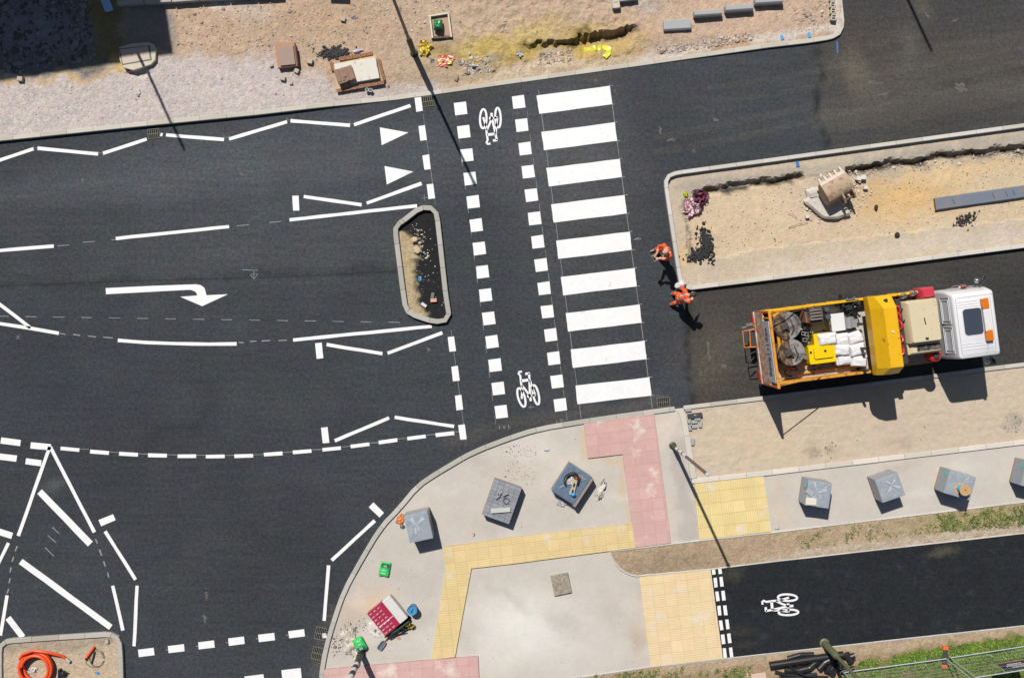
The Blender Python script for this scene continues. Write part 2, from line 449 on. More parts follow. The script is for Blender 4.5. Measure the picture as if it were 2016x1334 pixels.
TR = [(1030, 93), (1060, 86), (1100, 85), (1135, 78), (1160, 70), (1200, 66), (1228, 58), (1250, 50)]
def north_z(x, y):
    d = seg_d(x, y, K1[:12])
    z = lerp(k1z(x, y) - .012, .10 + .03 * fb(x, y, .012, 3), sstep(8, 55, d)) + .018 * fb(x, y, .05, 4) * sstep(0, 20, d)
    z += .05 * fb(x, y, .07, 4, 3.3) * sstep(0, 30, d) * sstep(870, 930, x) * (1 - sstep(1230, 1290, x))
    if 1000 < x < 1275 and 30 < y < 140:
        wob = 7 * fb(x, 0, .06, 4, 4.) + 4 * fb(x, 0, .2, 2, 8.)
        yl = 0
        for (ax, ay), (bx, by) in zip(TR, TR[1:]):
            if ax <= x <= bx: yl = lerp(ay, by, (x - ax) / (bx - ax))
        if x < TR[0][0]: yl = 93
        if x > TR[-1][0]: yl = 50
        s = y - yl + wob
        e = sstep(1015, 1060, x) * (1 - sstep(1225, 1262, x))
        dp = lerp(.18, .36, sstep(1090, 1180, x))
        if s > 0: z -= dp * e * (1 - sstep(6, 46, s))
        else: z += .03 * e * sstep(-20, 0, s)
    if x < 240 and y < 150: z += .05 * fb(x, y, .03, 4, 6.)
    z -= .10 * (1 - sstep(.5, 1., math.hypot((x - 275) / 30, (y - 146) / 9)))
    return z
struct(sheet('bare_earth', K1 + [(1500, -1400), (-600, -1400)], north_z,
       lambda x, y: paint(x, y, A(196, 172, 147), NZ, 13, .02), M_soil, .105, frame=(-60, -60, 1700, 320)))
struct(kerb('kerb', K1, .15, k1z, m=M_kerb, base=(206, 200, 186)))
# ------------------------------------------------------------------ east island
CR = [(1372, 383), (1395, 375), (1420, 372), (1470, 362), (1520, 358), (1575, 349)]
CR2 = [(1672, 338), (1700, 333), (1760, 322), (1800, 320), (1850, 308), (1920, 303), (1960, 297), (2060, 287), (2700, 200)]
CR3 = [(1350, 396), (1352, 430), (1356, 470), (1362, 500)]
def east_z(x, y):
    d = seg_d(x, y, K2)
    wob = 4 * fb(x, y, .05, 3, 1.)
    dc = min(seg_d(x, y, CR), seg_d(x, y, CR2)) + wob
    z = .03 + .010 * fb(x, y, .03, 4)
    inn = inside(x, y, [(1352, 395), (1372, 380), (1575, 349), (1680, 332), (2060, 284), (2700, 200), (2700, 340), (2060, 425), (1500, 490), (1365, 515)])
    if inn: z += -.03 + .022 * fb(x, y, .018, 3, 7)
    z -= .24 * (1 - sstep(3, 9, dc))
    z -= .06 * (1 - sstep(1, 5, seg_d(x, y, CR3) + wob))
    return z
EZ = [
    ('P', [(1352, 392), (1372, 378), (1600, 345), (1680, 330), (2060, 284), (2700, 200), (2700, 340), (2060, 424), (1760, 462), (1500, 492), (1400, 505), (1362, 505)], A(214, 193, 162), 7, 1.),
    ('E', (1620, 395, 62, 46, 10), A(206, 186, 166), .6, .9),
    ('E', (1540, 420, 60, 40, 0), A(222, 200, 170), .8, .6),
    ('E', (1780, 390, 90, 36, -8), A(226, 184, 118), .8, .7),
    ('E', (1710, 372, 26, 40, 0), A(206, 174, 130), .8, .6),
    ('E', (1900, 330, 90, 20, -8), A(226, 196, 148), .8, .7),
    ('E', (1440, 420, 60, 30, 0), A(220, 198, 166), .8, .6),
    ('S', ([(1700, 345), (1800, 328), (2016, 300)], 9), A(186, 172, 152), 8, .7),
    ('E', (1346, 500, 12, 26, 0), A(222, 186, 132), .8, .6),
    ('S', ([(1500, 535), (1760, 495), (2016, 462)], 16), A(214, 200, 182), 12, .8),
    ('S', ([(1340, 372), (1580, 338), (2016, 272)], 12), A(182, 172, 158), 6, .9),
    ('S', (CR, 4), A(44, 42, 40), 4, .9), ('S', (CR2, 5), A(44, 42, 40), 4, .95), ('S', (CR3, 1.5), A(90, 82, 74), 3, .6),  # dark bands put the shade of the cracks into the soil colour
]
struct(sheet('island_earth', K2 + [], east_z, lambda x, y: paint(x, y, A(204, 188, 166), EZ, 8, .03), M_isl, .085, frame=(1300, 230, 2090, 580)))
struct(kerb('kerb', K2, .135, .175, m=M_kerb, base=(212, 207, 198)))
# ------------------------------------------------------------------ middle island
def mid_dark(x, y):
    e = lerp(806, 826, (y - 430) / 190) + 6 * fb(x, y, .07, 3) + (14 if y < 455 else 0) * -1
    if y < 470: e -= lerp(34, 0, sstep(430, 475, y))
    if 470 < y < 510: e += 10
    if y > 590: e += lerp(0, 16, sstep(590, 630, y))
    return sstep(-9, 9, x - e + 6 * fb(x, y, .16, 3))
def mid_z(x, y): return lerp(.03, .0, mid_dark(x, y)) + .012 * fb(x, y, .09, 3)
struct(sheet('island_fill', K4, mid_z, lambda x, y: clerp(A(190, 172, 136), A(40, 40, 42), mid_dark(x, y)), M_soil, .06, frame=(760, 390, 900, 650)))
struct(kerb('kerb', K4, .17, .15, m=M_kerb, base=(184, 181, 172), closed=True, stone=.8))
# ------------------------------------------------------------------ south-west island
struct(sheet('island_sand', K5 + [(242, 1700), (3, 1700)], lambda x, y: .065 + .015 * fb(x, y, .04, 3), lambda x, y:
       paint(x, y, A(200, 180, 154), [('S', ([(15, 1275), (220, 1258)], 10), A(168, 154, 134), 8, .8), ('E', (110, 1275, 70, 14, 0), A(174, 160, 142), .8, .6)], 6, .05), M_soil, .09, frame=(-10, 1240, 250, 1400)))
struct(kerb('kerb', K5[:1] + K5[1:] + [(244, 1700)], .16, .14, m=M_kerb, base=(186, 181, 170)))
# ------------------------------------------------------------------ south footways
FZ = [
    ('E', (1030, 1230, 90, 60, 10), A(236, 234, 224), .8, .9),
    ('E', (960, 1290, 60, 40, 0), A(230, 224, 214), .8, .6),
    ('E', (1130, 1260, 60, 80, 0), A(222, 216, 208), .8, .5),
    ('E', (1075, 920, 90, 40, 0), A(222, 214, 200), .8, .6),
    ('E', (735, 1150, 60, 30, -30), A(224, 210, 196), .8, .5),
    ('E', (710, 1195, 55, 30, -30), A(222, 192, 158), .7, .75),
    ('E', (1260, 1220, 16, 80, 4), A(196, 172, 144), .6, .6),
    ('S', ([(1152, 840), (1160, 900), (1220, 905), (1238, 1020)], 6), A(216, 190, 152), 6, .7),
    ('S', ([(1330, 870), (1345, 940), (1358, 1060)], 15), A(186, 178, 170), 6, .7),
    ('E', (1310, 845, 20, 30, 0), A(228, 214, 200), .7, .7),
    ('S', ([(1320, 980), (1326, 1060)], 8), A(216, 200, 180), 7, .6),
    ('E', (690, 1245, 40, 40, 0), A(196, 184, 174), .8, .7),
    ('E', (1005, 930, 50, 25, 0), A(200, 190, 176), .8, .6),
    ('E', (1770, 915, 40, 6, -7), A(196, 180, 160), .8, .6),
    ('S', ([(1530, 960), (1540, 1020)], 14), A(218, 200, 176), 12, .7),
]
_r = random.Random(77)
for _ in range(46):
    k = _r.choice((-14, -9, 8, 12)); FZ.append(('E', (_r.uniform(650, 1330), _r.uniform(850, 1320), _r.uniform(12, 60), _r.uniform(6, 30), _r.uniform(-40, 40)), A(211 + k, 203 + k, 193 + k), .9, .6))
for _ in range(14):
    k = _r.choice((-10, 9)); FZ.append(('E', (_r.uniform(1520, 2016), _r.uniform(900, 1030), _r.uniform(20, 60), _r.uniform(5, 18), -7), A(211 + k, 205 + k, 197 + k), .9, .6))
def foot_z(x, y): return .03 + .006 * fb(x, y, .03, 3)
FP = K3 + [(1340, 803)] + K3B + [(2700, 1800)]
struct(sheet('footway', FP, foot_z, lambda x, y: paint(x, y, A(209, 201, 191), FZ, 9, .03), M_bed, .14, skirt=.0))
def k3z(x, y): return lerp(.10, .085, sstep(1000, 1150, x))
struct(kerb('kerb', smooth_pl(K3, 1), .16, k3z, m=M_kerb, base=(192, 188, 178)))
struct(kerb('kerb', K3B, .135, .10, m=M_kerb, base=(202, 197, 186)))
struct(kerb('kerb', K3A, .20, .10, m=M_kerb, base=(214, 206, 192)))
struct(kerb('kerb', K3C, .17, .085, m=M_kerb, base=(222, 214, 202)))
struct(kerb('edging', E1, .055, .06, m=M_kerb, base=(214, 210, 202)))
struct(kerb('edging', EC, .06, .075, m=M_kerb, base=(214, 210, 204), stone=3))
struct(kerb('edging', E2, .055, .06, m=M_kerb, base=(214, 206, 194)))
struct(kerb('edging', E3, .055, .06, m=M_kerb, base=(208, 204, 196)))
SP = [(1349, 806), (1511, 787), (1760, 755), (2016, 722), (2700, 633), (2700, 783), (2016, 865), (1760, 896), (1511, 925), (1371, 941), (1365, 900), (1357, 855)]
def sand_z(x, y): return .045 + .012 * fb(x, y * 1.6, .05, 4)
SZ = [('E', (1810, 840, 80, 22, -8), A(206, 190, 170), .9, .7), ('E', (1500, 870, 90, 40, 0), A(216, 196, 166), .9, .6),
      ('E', (1600, 888, 12, 14, 0), A(160, 148, 130), .7, .6), ('E', (1632, 885, 10, 12, 0), A(160, 148, 130), .7, .6), ('E', (1770, 870, 22, 8, 0), A(176, 160, 138), .8, .5),
      ('E', (1998, 825, 12, 16, 0), A(160, 152, 140), .8, .6), ('E', (1975, 842, 8, 8, 0), A(160, 152, 140), .8, .6)]
struct(sheet('sand_strip', SP, sand_z, lambda x, y: paint(x, y, A(209, 192, 170), SZ, 8, .05), M_sand, .10, skirt=.04))
VP = [(1202, 1086), (1376, 1065), (1512, 1050), (2016, 989), (2700, 907), (2700, 968), (2016, 1046), (1512, 1103), (1398, 1117), (1257, 1131), (1246, 1130), (1232, 1124), (1214, 1109), (1207, 1096)]
def soil_z(x, y): return .05 + .02 * fb(x, y, .05, 4)
VZ = [('E', (1330, 1105, 110, 22, -7), A(164, 144, 120), .8, .8), ('S', ([(1500, 1100), (1760, 1068), (2016, 1038)], 8), A(200, 186, 168), 8, .8),
      ('E', (1470, 1085, 60, 14, -7), A(184, 158, 130), .8, .6), ('E', (1900, 1020, 100, 14, -7), A(150, 150, 84), .9, .5)]
struct(sheet('verge_soil', VP, soil_z, lambda x, y: paint(x, y, A(182, 160, 132), VZ, 8, .05), M_soil, .09, skirt=.03))
VS = [(1000, 1356), (1130, 1336), (1279, 1314), (1423, 1298), (1512, 1288), (2016, 1233), (2700, 1153), (2700, 1800), (1000, 1800)]
VZ2 = [('P', [(1900, 1262), (2700, 1170), (2700, 1800), (1600, 1800), (1660, 1312), (1740, 1290)], A(112, 120, 62), 10, .9), ('S', ([(1300, 1316), (1512, 1294), (2016, 1240)], 7), A(192, 172, 144), 6, .8),
       ('E', (1780, 1320, 26, 16, 0), A(140, 120, 96), .8, .9)]
struct(sheet('verge_soil', VS, soil_z, lambda x, y: paint(x, y, A(176, 152, 122), VZ2, 8, .05), M_soil, .10, skirt=.02))
CP = [(1399, 1120), (1512, 1106), (2016, 1049), (2700, 971), (2700, 1149), (2016, 1229), (1512, 1284), (1423, 1294)]
CZ = [('E', (1855, 1085, 26, 8, -10), A(100, 94, 74), .9, .7), ('E', (1440, 1130, 20, 10, 0), A(74, 70, 60), .9, .6), ('E', (1455, 1240, 30, 8, 0), A(76, 72, 62), .9, .5), ('E', (1465, 1265, 24, 6, 0), A(72, 68, 60), .9, .5)]
_r = random.Random(5)
for _ in range(70):
    CZ.append(('E', (_r.uniform(1410, 2016), _r.uniform(1060, 1285), _r.uniform(3, 6), _r.uniform(3, 5), 0), A(80, 80, 80), .9, _r.uniform(.1, .35)))
struct(sheet('cycle_track', CP, lambda x, y: .052, lambda x, y: paint(x, y, A(39, 42, 46), CZ, 4, .05), M_asph, .10, skirt=.03))
# ------------------------------------------------------------------ paving: red and yellow tactile areas
def paving(name, poly, base, z, ang, slab, ribs, jit, ribw=.0):
    """concrete flags laid at angle ang inside poly; each flag gets its own tone, ribs are raised bars"""
    mb = MB(); rb = random.Random(len(poly) + int(poly[0][0]))
    ca, sa = math.cos(ang), math.sin(ang)
    P = [W(x, y).xy for x, y in poly]; o = P[0]
    loc = [((p - o).x * ca + (p - o).y * sa, -(p - o).x * sa + (p - o).y * ca) for p in P]
    def clip(pl, lo, hi, ax):
        for side, lim in ((1, lo), (-1, hi)):
            out = []
            for i in range(len(pl)):
                a, b = pl[i], pl[(i + 1) % len(pl)]
                da, db = side * (a[ax] - lim), side * (b[ax] - lim)
                if da >= 0: out.append(a)
                if (da >= 0) != (db >= 0):
                    t = da / (da - db); out.append((lerp(a[0], b[0], t), lerp(a[1], b[1], t)))
            pl = out
            if not pl: break
        return pl
    # split concave outlines into triangles
    tris = []
    bm = bmesh.new(); vv = [bm.verts.new((x, y, 0)) for x, y in loc]; f = bm.faces.new(vv)
    bmesh.ops.triangulate(bm, faces=[f]); bm.verts.index_update()
    for f in bm.faces: tris.append([(v.co.x, v.co.y) for v in f.verts])
    bm.free()
    def put(a0, a1, b0, b1, zz, col):
        mb.col = col
        for t in tris:
            q = clip(t, a0, a1, 0)
            if q: q = clip(q, b0, b1, 1)
            if q and len(q) > 2:
                pts = [(o.x + x * ca - y * sa, o.y + x * sa + y * ca, zz) for x, y in q]
                n = (Vector(pts[1]) - Vector(pts[0])).cross(Vector(pts[2]) - Vector(pts[0])).z
                mb.poly(pts if n > 0 else pts[::-1])
    x0, x1 = min(p[0] for p in loc), max(p[0] for p in loc); y0, y1 = min(p[1] for p in loc), max(p[1] for p in loc)
    put(x0, x1, y0, y1, z - .004, A(*[v * .90 for v in base]))
    i = 0; x = x0; g_ = .004
    while x < x1:
        y = y0
        while y < y1:
            k = rb.uniform(-jit, jit); w = rb.random()
            c = [v + k for v in base]
            if w < .06: c = [v + 4 for v in c]
            put(x + g_, x + slab[0] - g_, y + g_, y + slab[1] - g_, z, A(*[max(0, min(255, v)) for v in c]))
            if ribs:
                q = y + ribs * .5
                while q < y + slab[1] - .01:
                    put(x + .012, x + slab[0] - .012, q - ribw / 2, q + ribw / 2, z + .006, A(*[max(0, min(255, v + 9)) for v in c])); q += ribs
            y += slab[1]
        x += slab[0]
    for i in range(len(P)):
        a, b = P[i], P[(i + 1) % len(P)]
        mb.col = A(*[v * .85 for v in base])
        mb.poly([(a.x, a.y, 0), (b.x, b.y, 0), (b.x, b.y, z), (a.x, a.y, z)])
    return struct(mesh_obj(name, mb, M_pave))
M_pave = mat('paving_flags', attr=True, rough=.88, var=.06, scale=1.1, speck=.08, sscale=40, bump=.002, bscale=60, stain=A(236, 222, 206), sstain=1.3, samt=.22, spec=.2, sp2=.05, s2=6, hue=.07, hs=1.5)
AN = math.atan2(.118, .993)
paving('red_paving', [(1149, 832), (1287, 813), (1320, 1067), (1250, 1076), (1225, 893), (1157, 901)], (217, 177, 169), .088, AN, (.4, .4), 0, 3)
paving('red_paving', [(638, 1315), (850, 1296), (941, 1289), (948, 1420), (631, 1420)], (219, 179, 172), .088, R(4), (.4, .4), 0, 3)
paving('yellow_paving', [(873, 1075), (1008, 1056), (1244, 1029), (1250, 1076), (1200, 1083), (1008, 1108), (928, 1117), (896, 1291), (849, 1296), (878, 1122)],
       (231, 206, 150), .086, AN, (.4, .4), .08, 4, .04)
paving('yellow_paving', [(1366, 949), (1502, 936), (1518, 1045), (1376, 1061)], (233, 211, 150), .062, AN + R(90), (.4, .4), .08, 4, .04)
paving('yellow_paving', [(1258, 1134), (1398, 1120), (1422, 1294), (1280, 1310)], (237, 213, 168), .062, AN, (.4, .4), .08, 3, .04)
# ------------------------------------------------------------------ painted markings: children of the carriageway they are laid on
ZP = .0055
def stripmesh(pl, w, z=ZP, wob=.006, m=0, mb=None):
    """a painted line of width w px along a polyline"""
    mb = mb or MB(); pts = [W(*p).xy for p in pl]; out = []
    for a, b in zip(pts, pts[1:]):
        n = max(1, int((b - a).length / .5))
        for q in range(n): out.append(a.lerp(b, q / n))
    out.append(pts[-1]); L_ = []; R_ = []
    for i, p in enumerate(out):
        t = (out[min(i + 1, len(out) - 1)] - out[max(i - 1, 0)]).normalized(); n = Vector((-t.y, t.x)); h = w / S / 2
        j = random.uniform(-wob, wob); k = random.uniform(-wob, wob)
        L_.append(p + n * (h + j)); R_.append(p - n * (h + k))
    lo = .001
    a = [(mb.vert((*l, z)), mb.vert((*r, z)), mb.vert((*l, lo + z - .005)), mb.vert((*r, lo + z - .005))) for l, r in zip(L_, R_)]
    for u, v in zip(a, a[1:]):
        mb.face((u[0], u[1], v[1], v[0])); mb.face((u[2], u[0], v[0], v[2])); mb.face((u[1], u[3], v[3], v[1]))
    mb.face((a[0][0], a[0][2], a[0][3], a[0][1])); mb.face((a[-1][1], a[-1][3], a[-1][2], a[-1][0]))
    return mb
def mark(name, mb, parent=None, label=None, m=None):
    o = mesh_obj(name, mb, m or M_paint, parent or road)
    if label: o['label'] = label
    return o
def polymark(name, pts, z=ZP, parent=None, label=None):
    mb = MB(); mb.prism([tuple(W(*p).xy) for p in pts], z - .0045, z); return mark(name, mb, parent, label)
def rect(name, c, l, w, ax, z=ZP, parent=None, label=None):
    ax = Vector(ax).normalized(); n = Vector((-ax.y, ax.x)); c = Vector(c); j = lambda: random.uniform(-.35, .35)
    pts = [c + ax * (l / 2 * a + j()) + n * (w / 2 * b + j()) for a, b in ((-1, -1), (1, -1), (1, 1), (-1, 1))]
    return polymark(name, [tuple(p) for p in pts], z, parent, label)
# zebra
z0 = [(1056.3, 188.7), (1200.5, 169.5), (1205, 205.7), (1061.7, 224.5)]; z8 = [(1133, 758.7), (1278.7, 742.2), (1282.8, 778), (1136.9, 795)]
for i in range(9):
    t = i / 8; pts = [(lerp(a[0], b[0], t), lerp(a[1], b[1], t)) for a, b in zip(z0, z8)]
    q = []
    for a, b in zip(pts, pts[1:] + pts[:1]):
        for k in range(5): q.append((lerp(a[0], b[0], k / 5) + random.uniform(-.4, .4), lerp(a[1], b[1], k / 5) + random.uniform(-.4, .4)))
    polymark('zebra_stripe', q)
# squares either side of the cycle crossing
for (a, b) in (((907, 214), (987, 810)), ((1021, 201), (1103, 796.5))):
    for i in range(14):
        t = i / 13; rect('crossing_square', (lerp(a[0], b[0], t), lerp(a[1], b[1], t)), 24, 24.5, (.99, -.125))
for p in ((824, 205), (832, 262), (840, 319.5), (848, 377), (889.5, 677), (896.5, 735), (903.5, 792), (910.5, 850)): rect('give_way_bar', p, 29, 13, (.125, .99))
polymark('give_way_triangle', [(747.7, 251), (804, 261.2), (751.5, 286)]); polymark('give_way_triangle', [(757, 327), (814, 338), (761.5, 363.3)])
def line(name, w, *pl): mark(name, stripmesh(pl, w))
for pl in (((-40, 329), (66, 293)), ((74, 292), (193, 303)), ((203, 302), (289, 274)), ((316, 264.5), (320, 266)), ((327, 266), (441, 275)), ((451, 274), (565, 240)), ((572, 238), (689, 247)), ((697, 246), (808, 208)),
           ((598, 387), (712, 403)), ((722, 400), (830, 361)), ((643, 678), (753, 696)), ((763, 695), (871, 655)), ((659, 867), (766, 822)), ((777, 821), (894, 839)),
           ((207, 1045), (267, 1140)), ((270, 1152), (264, 1271)), ((738, 1024), (653, 1102)), ((647, 1112), (638, 1221)), ((17, 1068), (-10, 1122))): line('zigzag_line', 6.6, *pl)
for p, ax, l in (((582.5, 400), (.05, 1), 29), ((628.5, 690), (.1, 1), 31), ((640, 856), (.12, 1), 31), ((211, 1023), (.92, -.38), 31), ((741, 1003), (.72, .7), 29)): rect('end_bar', p, l, 13, ax)
for pl in (((-60, 498), (0, 493), (106, 484.5)), ((228, 469.5), (451, 446)), ((570, 433), (821, 405)), ((577, 669), (850, 642)), ((232, 669.5), (290, 674), (347, 676), (410, 677), (466, 676.5)),
           ((-60, 630), (0, 637), (60, 646), (116, 656)), ((-30, 576), (0, 599), (60, 645))): line('lane_line', 6.6, *pl)
for pl in (((98, 879), (36, 1054)), ((99, 879), (186, 1047)), ((14, 1171), (1, 1250)), ((222, 1152), (242, 1240))): line('hatch_border', 6.8, *pl)
for pl, w in ((((78, 967), (178, 1070)), 13), (((41, 1104), (218, 1234)), 12), (((16, 1215), (45, 1253)), 12), (((-20, 1040), (24, 1054)), 13)): line('hatch_bar', w, *pl)
dash = [(138, 883.5, .09), (196, 889.5, .08), (253, 893.5, .06), (310, 896, .03), (368, 897.5, 0), (424, 898, -.01), (480, 897, -.03), (538, 893, -.06), (595, 888.5, -.08), (653, 883, -.1), (709, 876, -.12), (764, 868, -.13), (820, 860.5, -.13), (876, 854, -.11)]
for x, y, s in dash: rect('edge_dash', (x, y), 37, 7.2, (1, s))
for x, y, l, s in ((21, 869, 39, .13), (80, 878, 40, .1), (15, 900, 36, .12), (66, 909, 31, .13), (-40, 860, 38, .13), (-40, 892, 38, .13)): rect('edge_dash', (x, y), l, 12, (1, s))
for i in range(6): rect('give_way_dash', (lerp(288, 584, i / 5), lerp(1283, 1246.5, i / 5)), 31.5, 14.5, (1, -.125))
rect('give_way_dash', (639, 1250), 8, 9, (1, -.125), z=.018)
rect('crossing_bar', (502, 1345), 38, 34, (1, -.12)); rect('crossing_bar', (575, 1333), 38, 34, (1, -.12))
arrow = [(208, 567), (300, 562.5), (385, 559.5), (395, 561), (402, 566), (405, 574), (406.5, 581), (449, 579), (398, 602.5), (355, 584), (388, 581.5), (387.5, 578), (384, 573.5), (376, 570.5), (368, 570.5), (209, 579)]
polymark('turn_arrow', arrow)
# cycle symbols
def symbol(cx, cy, U, V, flip, z, parent):
    sc = 1 / 12.7; mb = MB()
    def T(x, y):
        # tracing coordinates -> (a, b) in the road's skewed axes -> plan
        dx, dy = (x - 515) * sc, (y - 645) * sc
        b = (dy + .127 * dx) ; a = dx - .129 * dy
        b *= flip
        return (cx + a * U[0] + b * V[0], cy + a * U[1] + b * V[1])
    def st(pl, w): stripmesh([T(*p) for p in pl], w, z, 0., mb=mb)
    def ell(ex, ey, rx, ry, tl):
        pts = [(ex + rx * math.cos(t) + tl * ry * math.sin(t), ey + ry * math.sin(t)) for t in [2 * math.pi * i / 28 for i in range(29)]]
        st(pts, 4)
    ell(345, 845, 84, 230, .26); ell(704, 778, 70, 240, .20)
    st([(352, 880), (366, 640), (335, 470), (318, 310), (272, 250), (290, 212), (360, 205)], 4)
    st([(340, 437), (545, 407)], 5.4); st([(352, 545), (450, 660), (545, 795)], 4)
    st([(535, 245), (548, 480), (556, 800)], 4.2); st([(560, 420), (600, 560), (690, 785)], 3.8); st([(700, 785), (560, 805)], 4)
    st([(440, 262), (550, 245)], 4.6); st([(555, 800), (578, 935)], 4.6); ell(530, 808, 22, 24, 0)
    return mark('cycle_symbol', mb, parent)
U = (.992, -.127); V = (.129, .992)
symbol(1040, 766, U, V, 1, ZP, road)
symbol(968.5, 246, U, V, -1, ZP, road)
symbol(1537, 1191.5, (-.122, -.993) and (.127, .992), (-.992, .122) and (.993, -.122), 1, .0575, bpy.data.objects['cycle_track']) if False else None
ct = bpy.data.objects['cycle_track']
symbol(1537.5, 1191.5, (.122, .993), (.993, -.12), 1, .0575, ct)
# give-way dashes on the cycle track
for (xs, ys) in (((1585, 1600, 1615, 1630, 1645, 1660, 1673), (498, 580, 688, 800, 915, 1025, 1133)), ((1635, 1647, 1662, 1677, 1693, 1708, 1723), (492, 572, 682, 798, 908, 1018, 1128))):
    for i, (x, y) in enumerate(zip(xs, ys)): rect('give_way_dash', (x / 4 + 1008, y / 4 + 1000), 10 if i == 0 else 19, 6.6, (.125, .99), .0575, ct)
# setting-out chalk and thin guide lines
ch = MB()
def chalk(w, *pl): stripmesh(pl, w, .0035, .004, mb=ch)
for i in range(9):
    t = i / 8
    for k, s in ((1, 1), (2, 1)):
        a = (lerp(z0[k][0], z8[k][0], t), lerp(z0[k][1], z8[k][1], t)); chalk(1.3, (a[0] - 2, a[1] + .2), (a[0] + 5.5, a[1] - .7))
chalk(1.0, (1200, 165), (1284, 803)); chalk(1.0, (1060, 177), (1144, 822))
for a, b in (((893, 190), (976, 835)), ((1034, 190), (1117, 828))):
    for i in range(14):
        t = (i + .62) / 14; u = (i + .98) / 14
        chalk(.8, (lerp(a[0], b[0], t), lerp(a[1], b[1], t)), (lerp(a[0], b[0], u), lerp(a[1], b[1], u)))
chalk(.8, (833, 225), (857, 400)); chalk(.8, (888, 650), (917, 868))
for i, (x, y, s) in enumerate(dash): chalk(1.2, (x + 19, y - 2 + s * 19), (x + 38, y - 2 + s * 30))
for i in range(5): chalk(1.2, (lerp(288, 584, i / 5) + 38, lerp(1283, 1246.5, i / 5) - 4.5), (lerp(288, 584, i / 5) + 47, lerp(1283, 1246.5, i / 5) - 5.4))
for x in range(0, 820, 55): chalk(1.3, (x - 5, 622 + x * .0155), (x + 17, 622.5 + x * .0155))
for x, y in ((113, 484), (163, 477), (219, 472), (466, 444.5), (530, 438)): chalk(1.3, (x, y), (x + 24, y - 2))
for a, b in (((118, 656), (129, 658)), ((144, 658), (158, 660)), ((173, 661), (189, 663)), ((203, 663.5), (222, 665)), ((470, 674), (480, 674)), ((492, 672), (505, 671)), ((515, 671), (532, 670)), ((548, 670), (565, 669.5))): chalk(2.2, a, b)
for a, b in (((188, 1060), (192, 1069)), ((196, 1081), (200, 1093)), ((204, 1104), (207, 1114)), ((212, 1126), (214, 1136)), ((34, 1074), (30, 1084)), ((27, 1095), (24, 1105)), ((22, 1116), (20, 1126)), ((20, 1137), (18, 1147)), ((17, 1158), (14, 1168))): chalk(2.6, a, b)
for a, b in (((103, 1037), (116, 1049)), ((94, 1053), (110, 1067)), ((89, 1077), (106, 1094))): chalk(1.6, a, b)
for x, y in ((66, 293), (193, 303), (441, 272), (565, 238), (689, 245)): chalk(.9, (x, y - 1), (x + 9, y - 2)); chalk(.9, (x, y - 6), (x, y + 4)); chalk(.9, (x + 10, y - 6), (x + 10, y + 4))
chalk(1.2, (478, 520 + 11), (508, 531 + 1)); chalk(1, (500, 531), (500, 548)); chalk(1, (494, 540), (508, 539)); chalk(1, (493, 541), (500, 549), (508, 540))
chalk(1, (1247, 472), (1262, 470)); chalk(1.6, (1250, 471), (1256, 468), (1260, 472)); chalk(1, (1039, 802), (1051, 800)); chalk(1, (1044, 798), (1045, 805))
chalk(1, (1480, 1200), (1492, 1199)); chalk(1, (830, 391), (842, 389)); chalk(1, (835, 384), (837, 396))
chalk(1, (1095, 836), (1096, 828)); chalk(1, (1103, 824), (1108, 830)); chalk(1, (1108, 824), (1103, 830)); chalk(1, (983, 838), (984, 845)); chalk(1, (990, 838), (995, 843)); chalk(1, (995, 838), (990, 843)); chalk(1, (1001, 836), (1002, 844))
mark('chalk_line', ch, m=M_chalk)['kind'] = 'stuff'
# dusty scuffs, spilt mortar and spray-paint dots
sc_ = MB()
def scuff(x, y, l, w, an, n=7):
    for _ in range(n):
        a = R(an + random.uniform(-12, 12)); ox, oy = random.gauss(0, l * .25), random.gauss(0, w * .4)
        cx, cy = x + ox * math.cos(a), y + ox * math.sin(a) + oy
        ll = random.uniform(.15, .5) * l; ww = random.uniform(.3, .9) * w * .5; pts = []
        for q in range(9):
            t = 2 * math.pi * q / 9; k = random.uniform(.6, 1.1)
            pts.append((cx + ll * k * math.cos(t) * math.cos(a) - ww * k * math.sin(t) * math.sin(a), cy + ll * k * math.cos(t) * math.sin(a) + ww * k * math.sin(t) * math.cos(a)))
        z = .002 + random.random() * .001
        sc_.poly([(*W(*p).xy, z) for p in pts[::-1]])
for a in ((1715, 163, 34, 4, -6), (1880, 40, 12, 3, -20), (1735, 186, 30, 3, -8), (1300, 256, 8, 8, 50), (1320, 275, 16, 5, -10), (1365, 297, 6, 6, 0), (1410, 236, 14, 4, 10), (1825, 30, 12, 4, 40), (163, 355, 6, 6, 0),
          (474, 343, 6, 6, 0), (406, 1170, 6, 10, 90), (404, 1218, 8, 9, 0), (844, 688, 8, 6, 0), (1380, 735, 6, 5, 0), (1210, 180, 5, 4, 0), (1174, 158, 8, 5, 0), (35, 662, 8, 6, 0), (1395, 690, 6, 20, 0), (1425, 720, 14, 5, 20), (1890, 170, 20, 10, 30)): scuff(*a)
_r = random.Random(11)
for _ in range(260):
    x, y = _r.uniform(0, 2000), _r.uniform(180, 1320)
    if inside(x, y, K1 + [(2000, 0), (2000, 700), (1345, 800)] + K3[::-1][:-1] + [(0, 1320)]): scuff(x, y, _r.uniform(1.5, 3.2), _r.uniform(1, 2.4), 0, 1)
mark('dust_scuff', sc_, m=mat('pale_dust', A(132, 130, 126), rough=.95, var=.2, scale=6, speck=.6, sscale=26, alpha=.55))['kind'] = 'stuff'
